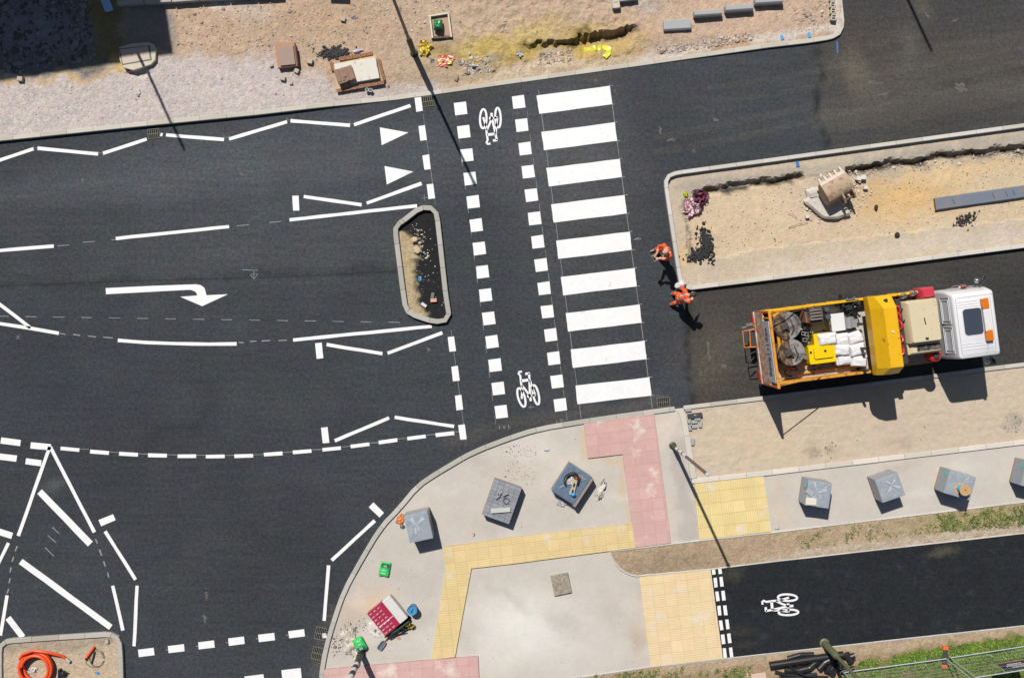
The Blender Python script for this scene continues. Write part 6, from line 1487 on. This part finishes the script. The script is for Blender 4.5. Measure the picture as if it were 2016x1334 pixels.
b = MB(); b.loft([rrect(hx0, hx1, hc.y - .41, hc.y + .42, .1, 2.49), rrect(hx0, hx1, hc.y - .41, hc.y + .42, .1, 2.51)]); T.add('roof_hatch', b, mat('hatch_glass', A(70, 78, 92), rough=.2, var=.08, scale=3), parent=cab, smooth=True)
for y in (.72, .64, .56, -.62, -.70, -.80): b = MB(); b.box((x0 + x1) / 2 - .1, y, 2.488, .95, .022, .02); T.add('roof_rib', b, M_cab, parent=cab, bevel=.006)
l0 = T.L(1940, 597, 2.62); l1 = T.L(1949, 660, 2.62)
t_l = math.atan2(l1.y - l0.y, l1.x - l0.x); mid = (l0 + l1) / 2
b = MB(); b.box(x0 + .11, -.05, 2.488, .012, 1.8, .008); b.box(x1 - .24, -.05, 2.488, .010, 1.7, .008); b.box((x0 + x1) / 2, .86, 2.486, 1.15, .010, .008); b.box((x0 + x1) / 2, -.97, 2.486, 1.15, .010, .008); T.add('roof_seam', b, mat('seam_grey', A(150, 154, 160)), parent=cab)
lb = MB(); lb.box(mid.x, mid.y, 2.56, .20, .72, .12, rz=t_l + R(90)); bar = T.add('light_bar', lb, mat('bar_white', A(236, 234, 230), rough=.35), bevel=.03)
for q in (l0, l1):
    b = MB(); b.box(q.x, q.y, 2.57, .22, .34, .15, rz=t_l + R(90)); be = T.add('beacon', b, M_amber, parent=bar, bevel=.025)
for y, s in ((1.22, 1), (-1.2, -1)):
    b = MB(); b.cyl((x1 - .3, y - s * .12, 2.0), (x1 - .1, y + s * .1, 2.05), .018, n=8); ar = T.add('mirror_arm', b, M_chas, parent=cab)
    b = MB(); b.box(x1 - .12, y + s * .14, 1.8, .1, .2, .42, rz=s * R(-20)); b.box(x1 - .3, y + s * .12, 1.9, .08, .16, .22, rz=s * R(20)); T.add('mirror', b, M_black, parent=cab, bevel=.02)
    b = MB(); b.box(x1 - .175, y + s * .14, 1.8, .008, .17, .37, rz=s * R(-20)); b.ball((x1 - .34, y + s * .10, 1.98), (.1, .09, .08)); T.add('mirror_glass', b, M_chrome, parent=cab, smooth=True)
q = T.L(1897, 554, 1.9); b = MB(); b.box(q.x, 1.17, 1.85, .16, .1, .12); T.add('side_lamp', b, mat('lamp_orange', A(170, 80, 40), rough=.4), parent=cab, bevel=.02)
b = MB(); b.tube([(6.15, 1.19, 2.0), (6.2, 1.24, 2.05), (6.6, 1.24, 2.05), (6.7, 1.17, 2.0)], .02, 6); T.add('grab_rail', b, M_steel, parent=cab)
b = MB(); b.box(x1 + .03, 0, .62, .14, 2.2, .3); T.add('bumper', b, M_cabg, bevel=.03)
for y in (.8, -.8): b = MB(); b.box(x1 + .02, y, .98, .06, .32, .2); T.add('headlight', b, M_chrome, bevel=.02)
b = MB(); b.box(x1 + .012, 0, 1.18, .03, 1.3, .3); T.add('grille', b, M_chas)
b = MB(); b.cyl((hx1 + .07, hc.y - .52, 2.47), (hx1 + .07, hc.y - .52, 2.55), .012, n=8); b.cyl((hx1 + .07, hc.y - .52, 2.55), (hx1 - .1, hc.y - .95, 2.9), .003, n=5); T.add('aerial', b, M_chas, parent=cab)
# melting pots
def pot(px, py, r, label_turn, n='melting_pot'):
    q = T.L(px, py, 1.95); b = MB(); b.lathe([(r * .96, 1.1), (r, 1.14), (r, 1.86), (r * .97, 1.9), (r * .9, 1.9), (r * .88, 1.7), (.02, 1.66)], (q.x, q.y, 0), 32); o = T.add(n, b, mat('sooty_pot', A(140, 118, 98), rough=.7, var=.25, scale=5, stain=A(60, 54, 50), sstain=5, samt=.8), smooth=True)
    for s, m, tilt in ((1, mat('pot_lid_grey', A(150, 146, 142), rough=.55, var=.2, scale=5, stain=A(80, 74, 70), sstain=4, samt=.7), .05), (-1, mat('pot_lid_brown', A(156, 124, 94), rough=.65, var=.3, scale=5, stain=A(60, 48, 40), sstain=5, samt=.9), .16)):
        arc = [Vector((math.cos(a) * r * .98, math.sin(a) * r * .98)) for a in [R(-90 + 180 * k / 14) for k in range(15)]]; b = MB(); up = []; lo = []
        for v in arc:
            x, y = v.x * s, v.y; v2 = Vector((x, y)); v2.rotate(Matrix.Rotation(label_turn, 2)); z = 1.93 + tilt * (abs(v.x) / r)
            up.append(b.vert((q.x + v2.x, q.y + v2.y, z + .03))); lo.append(b.vert((q.x + v2.x, q.y + v2.y, z)))
        b.face(up if s > 0 else up[::-1]); b.face(lo[::-1] if s > 0 else lo)
        for i in range(15): j = (i + 1) % 15; b.face((lo[i], lo[j], up[j], up[i]) if s > 0 else (lo[j], lo[i], up[i], up[j]))
        T.add('half_lid', b, m, parent=o)
    b = MB(); b.box(q.x - .1, q.y, 2.02, .24, .2, .16, rz=.4); b.cyl((q.x - .28, q.y + .12, 2.0), (q.x + .05, q.y - .15, 2.04), .03, n=8); b.tube([(q.x + .1, q.y - .3, 2.0), (q.x + .2, q.y - .1, 2.06), (q.x + .12, q.y + .2, 2.0)], .02, 6); T.add('stirrer_motor', b, mat('motor_dark', A(74, 66, 58), rough=.6, var=.3, scale=9), parent=o, bevel=.01)
pot(1549, 641, .46, R(8)); pot(1557, 693, .44, R(2))
q = T.L(1534, 673, 2.0); b = MB(); b.cyl((q.x, q.y - .28, 1.95), (q.x + .0, q.y + .24, 2.0), .055, n=12); b.box(q.x + .12, q.y - .02, 1.95, .05, .5, .06); T.add('ram', b, M_oy, smooth=True)
q = T.L(1527, 632, 1.8); b = MB(); b.box(q.x + .1, q.y, 1.5, .4, .5, .7, rz=.3, tx=.6); T.add('orange_guard', b, mat('guard_orange', A(226, 150, 40), rough=.5, var=.2, scale=5), bevel=.02)
b = MB(); b.box(.3, -1.05, 1.66, .5, .05, .05); b.box(2.1, -1.0, 1.2, 2.0, .06, .06); b.box(.12, .4, 1.5, .06, .06, .8); T.add('bed_rail', b, M_oy)
# ---- loads resting on the bed, each a thing of its own
Z0 = 1.105
def load(name, px, py, htop, label, cat, rz=0.):
    q = W(px, py, htop); return Thing(name, label, cat, (q.x, q.y, Z0), T.rz + rz)
t = load('engine_unit', 1609, 619, 1.85, 'black engine unit with two chrome-topped filters on the lorry bed', 'engine')
b = MB(); b.box(-.06, 0, .34, .58, .5, .62); b.box(-.05, 0, .68, .42, .36, .1); eb = t.add('block', b, mat('engine_black', A(66, 60, 56), rough=.6, var=.3, scale=8, stain=A(136, 92, 70), sstain=4, samt=.4), bevel=.03)
b = MB()
for k in range(4): b.cyl((-.22, -.15 + k * .1, .74), (.14, -.15 + k * .1, .76), .018, n=8)
t.add('pipe', b, M_steel, smooth=True)
for y in (.12, -.12): b = MB(); b.lathe([(.10, .3), (.11, .72), (.11, .76), (.085, .80), (.01, .80)], (.32, y, 0), 20); f = t.add('filter', b, M_chas, smooth=True); b = MB(); b.lathe([(.075, .80), (.075, .815), (.01, .82)], (.32, y, 0), 18); t.add('filter_cap', b, M_chrome, parent=f, smooth=True)
b = MB(); b.box(-.36, .0, .4, .06, .46, .5, ry=.1); t.add('rust_plate', b, mat('rust_brown', A(150, 100, 76), rough=.8, var=.2), bevel=.02)
t = load('white_box', 1651, 634, 1.6, 'white lidded box on the lorry bed beside the grey motor', 'box'); b = MB(); b.box(0, 0, .2, .42, .54, .4); t.add('body', b, M_white, bevel=.01); b = MB(); b.box(0, 0, .425, .45, .58, .05); t.add('lid', b, M_white, bevel=.012); b = MB(); b.box(0, .28, .43, .1, .03, .03); t.add('catch', b, M_steel)
t = load('motor', 1677, 634, 1.75, 'grey motor with bent pipes squeezed beside the yellow locker', 'motor'); b = MB(); b.loft([[Vector((r * math.cos(a), y, .34 + r * math.sin(a))) for a in [2 * math.pi * k / 18 for k in range(18)]] for y, r in ((-.22, .1), (-.2, .2), (.14, .2), (.2, .12))]); b.box(.12, -.05, .52, .22, .26, .12); t.add('housing', b, mat('motor_grey', A(158, 158, 158), rough=.5, var=.15, scale=7, metal=.2), smooth=True)
b = MB(); b.tube([(-.1, .2, .5), (.05, .32, .62), (.2, .2, .56)], .025, 8); b.tube([(-.2, -.2, .4), (-.1, -.32, .5), (.18, -.28, .46)], .025, 8); b.box(0, 0, .08, .4, .5, .1); t.add('bracket', b, M_chas)
t = load('hose_heap', 1682, 598, 1.7, 'tangle of black hoses in the far corner of the bed by the locker', 'hoses')
b = MB(); rnd = random.Random(4)
for k in range(6):
    a0 = rnd.uniform(0, 6); b.tube([(rnd.uniform(-.2, .1) + .16 * math.cos(a0 + q * .6) , .2 * math.sin(a0 + q * .6) + rnd.uniform(-.05, .05), .2 + .06 * k + .05 * math.sin(q)) for q in range(9)], .024, 7)
b.box(-.05, .1, .2, .5, .5, .35); t.add('hose', b, mat('hose_dark', (.02, .025, .024), rough=.4, var=.3, scale=9), bevel=.0)
b = MB(); b.box(-.1, .16, .58, .3, .05, .03); b.cyl((.0, -.1, .56), (.08, -.08, .6), .03, n=8); t.add('clamp', b, M_steel)
t = load('cable_heap', 1581, 664, 1.7, 'heap of black cables and connectors between the pots and the yellow hopper', 'cables')
b = MB()
for k in range(9):
    a0 = rnd.uniform(0, 6); cx_, cy_ = rnd.uniform(-.2, .25), rnd.uniform(-.2, .2); b.tube([(cx_ + .15 * math.cos(a0 + q * .55), cy_ + .12 * math.sin(a0 + q * .55), .25 + rnd.uniform(0, .3)) for q in range(8)], .02, 6)
b.box(0, 0, .12, .5, .4, .24); t.add('cable', b, M_black)
b = MB()
for k in range(4): x, y = rnd.uniform(-.3, .3), rnd.uniform(-.2, .2); b.tube([(x, y, .56), (x + .12, y - .03, .58), (x + .1, y - .12, .57), (x - .02, y - .1, .56)], .01, 5, closed=True)
t.add('connector', b, mat('pale_metal', A(196, 190, 180), rough=.4))
t = load('shovel', 1588, 722, 1.3, 'long-handled shovel lying along the side of the lorry bed', 'tool'); b = MB(); b.cyl((-.9, 0, .12), (.5, .03, .2), .018, n=8); t.add('handle', b, M_oy); b = MB(); b.box(.66, .03, .18, .34, .2, .02, ry=.1); t.add('blade', b, M_steel, bevel=.01)
t = load('gas_lance', 1578, 618, 1.75, 'bent steel burner lance lying over the melting pots', 'tool'); b = MB(); b.tube([(-.3, .1, .62), (0, .14, .72), (.22, .12, .72), (.34, -.04, .7), (.24, -.1, .7)], .016, 7); t.add('tube', b, M_chas)
for k, (x, y, r, h, mm, lb) in enumerate(((1584, 702, .09, .34, M_steel, 'dull steel can beside the lower melting pot'), (1598, 652, .06, .2, M_white, 'small white tin beside the cable heap'), (1601, 715, .10, .26, mat('old_blue', A(70, 90, 120)), 'dark blue tin by the yellow hopper'), (1592, 640, .07, .16, mat('tin_brown', A(150, 110, 80)), 'brown tin between the engine unit and the pots'))):
    t = load('tin', x, y, 1.3, lb, 'tin'); b = MB(); b.lathe([(r, 0), (r, h), (r * .9, h + .01), (r * .88, h - .02), (.01, h - .02)], n=16); t.add('body', b, mm, smooth=True)
rag_thing('rag', 1604, 607, 1.0, .4, .2, .15, [A(70, 60, 54), A(120, 100, 84), A(40, 38, 36)], 91, 'dirty brown rag by the upper side of the lorry bed', 'rag', .3); rag_thing('rag', 1556, 618, 1.0, .5, .25, .2, [A(60, 54, 50), A(30, 30, 30)], 93, 'dark rag bundle in the rear upper corner of the lorry bed', 'rag', .1)
for o_ in [o for o in bpy.data.objects if o.get('label', '').startswith(('dirty brown rag by the upper', 'dark rag bundle in the rear'))]: o_.location = W(o_.location.x * S + 1008, 667 - o_.location.y * S, 1.25) - Vector((0, 0, .14))
# yellow bead hopper and sacks
t = load('bead_hopper', 1619, 694, 1.75, 'bright yellow plastic hopper with raised lid panel on the lorry bed', 'hopper')
MY = mat('hopper_yellow', A(252, 214, 0), rough=.35, var=.06, scale=5)
b = MB(); b.loft([rrect(-.42, .44, -.34, .26, .06, 0), rrect(-.44, .46, -.36, .28, .06, .45), rrect(-.42, .44, -.34, .26, .06, .58)]); hb_ = t.add('body', b, MY, smooth=True)
b = MB(); b.loft([rrect(-.28, .36, -.20, .22, .05, .57), rrect(-.26, .34, -.18, .20, .05, .64)]); t.add('lid', b, MY, smooth=True, parent=hb_)
b = MB(); b.loft([rrect(-.18, .44, .24, .62, .05, 0), rrect(-.18, .44, .24, .62, .05, .5)]); t.add('rear_bin', b, MY, smooth=True)
b = MB(); b.cyl((.1, .05, .63), (.1, .05, .66), .04, n=12); b.box(-.36, .06, .6, .06, .05, .06); t.add('knob', b, M_chas)
def sack(px, py, h, label, w, l, hh, rz, seed, m=M_white, grp='white sacks on the lorry bed'):
    q = W(px, py, h + hh); o = one('sack', pillow(w, l, hh, seed), m, label, 'sack', (q.x, q.y, h), T.rz + rz * 3.5, grp, smooth=True); return o
M_sack = mat('sack_white', A(240, 240, 242), rough=.55, var=.08, scale=5, bump=.008, bscale=9)
sack(1631, 667, 1.62, 'white sack slumped on the back of the yellow hopper', .40, .62, .16, 0, 3, M_sack)
for k, (x, y, h, lb, rz) in enumerate(((1657, 668, Z0 + .42, 'upper left white sack of the stack by the yellow locker', 0), (1686, 664, Z0 + .42, 'upper right white sack of the stack by the yellow locker', .05), (1659, 688, Z0 + .42, 'middle left white sack of the stack by the yellow locker', -.03), (1690, 688, Z0 + .42, 'middle right white sack of the stack by the yellow locker', .04), (1664, 706, Z0 + .3, 'lower left white sack of the stack by the lorry side', .02), (1693, 710, Z0 + .34, 'lowest right white sack of the stack, against the lorry side', -.05))):
    sack(x, y, h, lb, .40, .54, .16, rz, 10 + k, M_sack)
q = W(1672, 688, Z0 + .3); t = Thing('sack_pallet', 'timber pallet under the white sacks on the lorry bed', 'pallet', (q.x, q.y, Z0), T.rz); pallet_parts(t, 1.0, .95)
b = MB(); b.box(0, 0, .28, 1.0, .95, .26); tag(mesh_obj('sack_layer', b, M_sack, None, .06, False, (q.x, q.y, Z0), T.rz), 'bottom layer of white sacks on the pallet, under the others', 'sacks')

# grit, offcuts and rubbish lying about on the bed floor
b = MB(); rnd = random.Random(6)
for _ in range(90):
    x, y = rnd.uniform(.3, 3.2), rnd.uniform(-1.1, 1.1); b.col = rnd.choice([A(70, 66, 62), A(120, 112, 104), A(190, 184, 176), A(160, 120, 80), A(50, 48, 46), A(214, 168, 60)]); r = rnd.uniform(.025, .075)
    if rnd.random() < .5: b.rock((x, y, 1.1 + r * .4), r, rnd=rnd)
    else: b.box(x, y, 1.12, rnd.uniform(.06, .22), rnd.uniform(.03, .09), .05, rz=rnd.uniform(0, 3))
for _ in range(7):
    x, y = rnd.uniform(.3, 1.9), rnd.uniform(-1.05, 1.05); b.col = A(46, 44, 42); a0 = rnd.uniform(0, 6); b.tube([(x + .2 * math.cos(a0 + q * .5), y + .12 * math.sin(a0 + q * .5), 1.16) for q in range(8)], .018, 6)
stuff(T.add('bed_rubbish', b, M_stone))
# ------------------------------------------------------------------ the two workers
M_skin = mat('skin', A(226, 168, 138), rough=.55, var=.08, scale=12, spec=.3)
M_orange = mat('hi_vis_orange', A(250, 98, 36), rough=.7, var=.10, scale=9, bump=.006, bscale=16)
M_refl = mat('reflective_band', A(226, 196, 184), rough=.35, var=.08, scale=12)
M_hair = mat('dark_hair', (.03, .022, .018), rough=.7, var=.3, scale=40)
M_boot = mat('boot_tan', A(150, 134, 112), rough=.7, var=.15, scale=14)
M_eye = mat('eye_white', A(230, 228, 224), rough=.3)
def shell(name, segs, balls=(), vox=.009, it=4, parent=None, mats=None, pick=None):
    """tapered limbs fused into one skin: a union of cones and ellipsoids remeshed and relaxed"""
    b = MB()
    for p0, p1, r0, r1 in segs:
        p0, p1 = Vector(p0), Vector(p1); b.cyl(p0, p1, r0, r1, n=14); b.ball(p0, r0, 12); b.ball(p1, r1, 12)
    for c_, r_, *rot in balls: b.ball(c_, r_, 16, rz=rot[0] if rot else 0)
    tmp = mesh_obj('tmp', b, mats[0])
    rm = tmp.modifiers.new('Remesh', 'REMESH'); rm.mode = 'VOXEL'; rm.voxel_size = vox
    sm = tmp.modifiers.new('Smooth', 'SMOOTH'); sm.factor = .5; sm.iterations = it
    dg = bpy.context.evaluated_depsgraph_get(); me = bpy.data.meshes.new_from_object(tmp.evaluated_get(dg)); bpy.data.objects.remove(tmp)
    me.name = name; me.materials.clear()
    for m in mats: me.materials.append(m)
    if pick:
        for p in me.polygons: p.material_index = pick(p.center)
    me.shade_smooth(); o = bpy.data.objects.new(name, me); COL.objects.link(o); o.parent = parent
    return o
def bez(a, c, t): return Vector(a).lerp(Vector(c), t)
def hand_segs(wr, d, up, curl, side):
    """palm plus five fingers; d points along the hand, up is the back of the hand, side +1 puts the thumb to its left"""
    wr = Vector(wr); d = Vector(d).normalized(); up = Vector(up); up = (up - d * up.dot(d)).normalized(); s = up.cross(d) * side
    segs = [(wr, wr + d * .05, .026, .030), (wr + d * .03 + s * .018, wr + d * .085 + s * .026, .018, .014), (wr + d * .03 - s * .018, wr + d * .08 - s * .026, .018, .013), (wr + d * .03, wr + d * .09, .018, .014)]
    for k, (off, ln) in enumerate(((.030, .068), (.010, .076), (-.011, .070), (-.031, .055))):
        p = wr + d * .088 + s * off; dd = d.copy()
        for j in range(3):
            dd = (dd - up * curl * (.35 + .35 * j)).normalized(); q = p + dd * ln * (.44, .32, .24)[j]; segs.append((p, q, .0095 - .001 * j, .0085 - .001 * j)); p = q
    p = wr + d * .03 + s * .03; q = p + (d * .6 + s * .7 - up * .2).normalized() * .042; segs.append((p, q, .013, .011)); r = q + (d * .95 + s * .1 - up * .5).normalized() * .034; segs.append((q, r, .011, .009))
    return segs
def build(label, loc, rz, J, hair=False, cap=False, sleeves=True):
    root = Thing('person', label, 'person', loc, rz)
    V_ = {k: Vector(v) for k, v in J.items() if k not in ('curl',)}
    hd = V_['head']; fwd = V_['face'].normalized(); upv = (hd - V_['neck']).normalized(); upv = (upv - fwd * upv.dot(fwd)).normalized(); sd_ = upv.cross(fwd)
    def Hh(f, s, u): return hd + fwd * f + sd_ * s + upv * u
    segs = [(V_['pelvis'], V_['chest'], .115, .12), (V_['chest'], V_['neck'], .10, .056), (V_['neck'], Hh(-.015, 0, -.05), .056, .062), (V_['shl'], V_['shr'], .058, .058), (V_['hipl'], V_['hipr'], .085, .085)]
    segs += [(Hh(-.03, 0, .03), Hh(.01, 0, .035), .088, .086), (Hh(.0, 0, -.0), Hh(.02, 0, -.06), .076, .058), (Hh(-.05, 0, .0), Hh(-.03, 0, .03), .075, .085)]
    segs += [(Hh(.085, 0, .0), Hh(.108, 0, -.03), .010, .014), (Hh(.055, 0, -.085), Hh(.07, 0, -.09), .03, .026), (Hh(.075, -.02, -.058), Hh(.075, .02, -.058), .014, .014), (Hh(.078, -.032, .022), Hh(.078, .032, .022), .014, .014)]
    for q in (-1, 1): segs.append((Hh(-.005, q * .08, -.02), Hh(-.014, q * .09, .02), .012, .017))
    for s in 'lr':
        segs += [(V_['sh' + s], V_['el' + s], .047, .038), (V_['el' + s], V_['wr' + s], .038, .026), (V_['hip' + s], V_['kn' + s], .08, .054), (V_['kn' + s], V_['an' + s], .052, .036)]
        segs += hand_segs(V_['wr' + s], V_['hd' + s], V_['hu' + s], J.get('curl', .5), 1 if s == 'r' else -1)
    shell('body', segs, [], .0085, 3, root.o, [M_skin])
    e = MB()
    for q in (-1, 1): e.ball(Hh(.083, q * .032, .004), .011, 8)
    eo = root.add('eye', e, M_eye, smooth=True); e2 = MB()
    for q in (-1, 1): e2.ball(Hh(.0925, q * .032, .003), .0045, 6)
    root.add('pupil', e2, M_black, parent=eo)
    mo = MB(); mo.tube([Hh(.088, -.022, -.056), Hh(.093, 0, -.055), Hh(.088, .022, -.056)], .004, 6); root.add('lips', mo, mat('lip', A(190, 110, 96), rough=.5))
    # jacket and trousers
    js = [(V_['pelvis'] + Vector((0, 0, -.06)), V_['chest'], .150, .150), (V_['chest'], V_['neck'] - upv * .03, .135, .075), (V_['shl'], V_['shr'], .082, .082), (V_['chest'], V_['shl'], .12, .085), (V_['chest'], V_['shr'], .12, .085)]
    for s in 'lr': js += [(V_['sh' + s], V_['el' + s], .072, .058), (V_['el' + s], bez(V_['el' + s], V_['wr' + s], .9 if sleeves else .15), .057, .046)]
    ax = (V_['neck'] - V_['pelvis']).normalized(); Lt = (V_['neck'] - V_['pelvis']).length
    side = (V_['shl'] - V_['shr']).normalized()
    def pick(c):
        c = Vector(c); t = (c - V_['pelvis']).dot(ax) / Lt; lat = (c - V_['pelvis']).dot(side)
        for s in 'lr':
            for a, z, u0, u1 in (('el', 'wr', .45, .60),):
                d = V_[z + s] - V_[a + s]; u = (c - V_[a + s]).dot(d) / d.length_squared; pr = V_[a + s] + d * u
                if u0 < u < u1 and (c - pr).length < .085: return 1
        if abs(lat) < .19 and (.12 < t < .21 or .42 < t < .51): return 1
        if .07 < abs(lat) < .115 and t > .5: return 1
        return 0
    shell('jacket', js, [], .010, 5, root.o, [M_orange, M_refl], pick)
    ts = [(V_['hipl'], V_['hipr'], .115, .115), (V_['pelvis'], V_['pelvis'] + Vector((0, 0, .05)), .125, .13)]
    for s in 'lr': ts += [(V_['hip' + s], V_['kn' + s], .105, .078), (V_['kn' + s], V_['an' + s] + Vector((0, 0, .03)), .078, .066)]
    def pick2(c):
        c = Vector(c)
        for s in 'lr':
            d = V_['an' + s] - V_['kn' + s]; u = (c - V_['kn' + s]).dot(d) / d.length_squared
            if .2 < u < .34 and (c - V_['kn' + s] - d * u).length < .12: return 1
        return 0
    shell('trousers', ts, [], .011, 5, root.o, [M_orange, M_refl], pick2)
    for s in 'lr':
        an = V_['an' + s]; f = V_['ft' + s].normalized(); z = an.z
        shell('boot', [(an, an + Vector((0, 0, -z + .05)), .055, .05), (an + Vector((0, 0, -z + .045)) - f * .04, an + Vector((0, 0, -z + .045)) + f * .15, .045, .046), (an + Vector((0, 0, -z + .04)) + f * .1, an + Vector((0, 0, -z + .04)) + f * .19, .044, .036)], [], .010, 3, root.o, [M_boot])
    if hair:
        shell('hair', [(Hh(-.04, 0, .045), Hh(.02, 0, .065), .088, .078), (Hh(-.075, 0, -.02), Hh(-.06, 0, .04), .06, .08)], [], .009, 3, root.o, [M_hair])
    if cap:
        shell('hard_hat', [(Hh(-.03, 0, .06), Hh(.02, 0, .06), .105, .10)], [(Hh(0, 0, .03), (.15, .12, .016))], .009, 3, root.o, [M_orange])
    return root, V_
p = W(1303, 497)
J1 = dict(pelvis=(0, 0, .93), chest=(.03, 0, 1.24), neck=(.06, 0, 1.47), head=(.14, 0, 1.61), face=(.75, 0, -.62), shl=(.05, .19, 1.42), shr=(.05, -.19, 1.42),
          ell=(.14, .25, 1.14), elr=(.16, -.25, 1.15), wrl=(.36, .09, 1.14), wrr=(.36, -.08, 1.17), hdl=(.8, -.45, .1), hdr=(.8, .4, .1), hul=(.2, .3, -.9), hur=(.2, -.3, -.9), curl=.55,
          hipl=(0, .10, .90), hipr=(0, -.10, .90), knl=(.0, .12, .49), knr=(.12, -.16, .50), anl=(-.06, .12, .09), anr=(.13, -.20, .09), ftl=(1, .15, 0), ftr=(1, -.15, 0))
a1 = math.atan2(-.5, -.85)
P1, V1 = build('worker in orange hi-vis with a bare head looking down at a phone', (p.x, p.y, 0), a1, J1)
q = Vector((p.x, p.y, 0)) + Matrix.Rotation(a1, 3, 'Z') @ Vector((.50, 0, 1.185))
t = Thing('phone', 'white-edged phone held in both hands by the bare-headed worker', 'phone', q, a1)
b = MB(); b.box(0, 0, 0, .10, .19, .012, ry=R(-18)); t.add('case', b, M_white, bevel=.004); b = MB(); b.box(0.002, 0, .0075, .086, .165, .003, ry=R(-18)); t.add('screen', b, mat('screen_black', (.01, .01, .012), rough=.15))
p = W(1329, 588)
J2 = dict(pelvis=(.02, 0, .90), chest=(.13, .01, 1.19), neck=(.24, .01, 1.40), head=(.36, 0, 1.51), face=(.7, .05, -.68), shl=(.18, .19, 1.35), shr=(.18, -.17, 1.34),
          ell=(.16, .29, 1.08), elr=(.26, -.22, 1.07), wrl=(.26, .36, .86), wrr=(.44, -.10, 1.00), hdl=(.2, .05, -1), hdr=(.9, .3, -.3), hul=(.1, 1, .1), hur=(.2, -.9, .5), curl=.6,
          hipl=(.02, .10, .87), hipr=(.02, -.10, .87), knl=(.08, .14, .48), knr=(.0, -.11, .47), anl=(-.02, .19, .09), anr=(-.18, -.13, .11), ftl=(1, .1, 0), ftr=(1, -.1, 0))
a2 = math.atan2(.33, .94)
P2, V2 = build('dark-haired worker in orange hi-vis leaning forward with a white bag', (p.x, p.y, 0), a2, J2, hair=True)
mb = MB(); rings = []
for i in range(9):
    z = .74 - .55 * i / 8; r = (.03, .06, .12, .16, .185, .19, .18, .15, .08)[i]
    rings.append([Vector((r * math.cos(a) * (1 + .18 * math.sin(3 * a + i)), r * .8 * math.sin(a) * (1 + .15 * math.sin(4 * a + i * .7)), z)) for a in [2 * math.pi * k / 18 for k in range(18)]])
mb.loft(rings[::-1]); q = Vector((p.x, p.y, 0)) + Matrix.Rotation(a2, 3, 'Z') @ Vector((.28, .39, .0))
one('carrier_bag', mb, mat('white_carrier', A(240, 238, 238), rough=.4, var=.06, scale=9, bump=.008, bscale=12), 'white carrier bag hanging from the leaning worker\'s hand', 'bag', (q.x, q.y, 0), a2, smooth=True)
# ------------------------------------------------------------------ light, camera
EL = math.atan(1.34); AZ = Vector((-.42, .907, 0)).normalized()
sd = Vector((AZ.x * math.cos(EL), AZ.y * math.cos(EL), math.sin(EL)))
su = bpy.data.lights.new('sun', 'SUN'); su.energy = 5.0; su.angle = R(.53); su.color = (1., .955, .90)
so = bpy.data.objects.new('sun', su); COL.objects.link(so); so.rotation_euler = (-sd).to_track_quat('-Z', 'Y').to_euler(); so.location = (0, 0, 60)
w = bpy.data.worlds.new('World'); scene.world = w; w.use_nodes = True
nt = w.node_tree; bg = nt.nodes['Background']; sk = nt.nodes.new('ShaderNodeTexSky'); sk.sky_type = 'NISHITA'; sk.sun_disc = False
sk.sun_elevation = EL; sk.sun_rotation = math.atan2(AZ.x, AZ.y); nt.links.new(sk.outputs[0], bg.inputs[0]); bg.inputs[1].default_value = .05
cam = bpy.data.cameras.new('camera'); co = bpy.data.objects.new('camera', cam); COL.objects.link(co)
cam.sensor_width = 36; cam.lens = 36 * H / (2016 / S); cam.shift_y = -55 / 2016; cam.clip_end = 1000
co.location = (0, (667 - NY) / S, H); co.rotation_euler = (0, 0, 0)
scene.camera = co
scene.view_settings.view_transform = 'Standard'; scene.view_settings.look = 'None'; scene.view_settings.gamma = 1; scene.view_settings.exposure = .255
scene.render.resolution_x = 1024; scene.render.resolution_y = 677
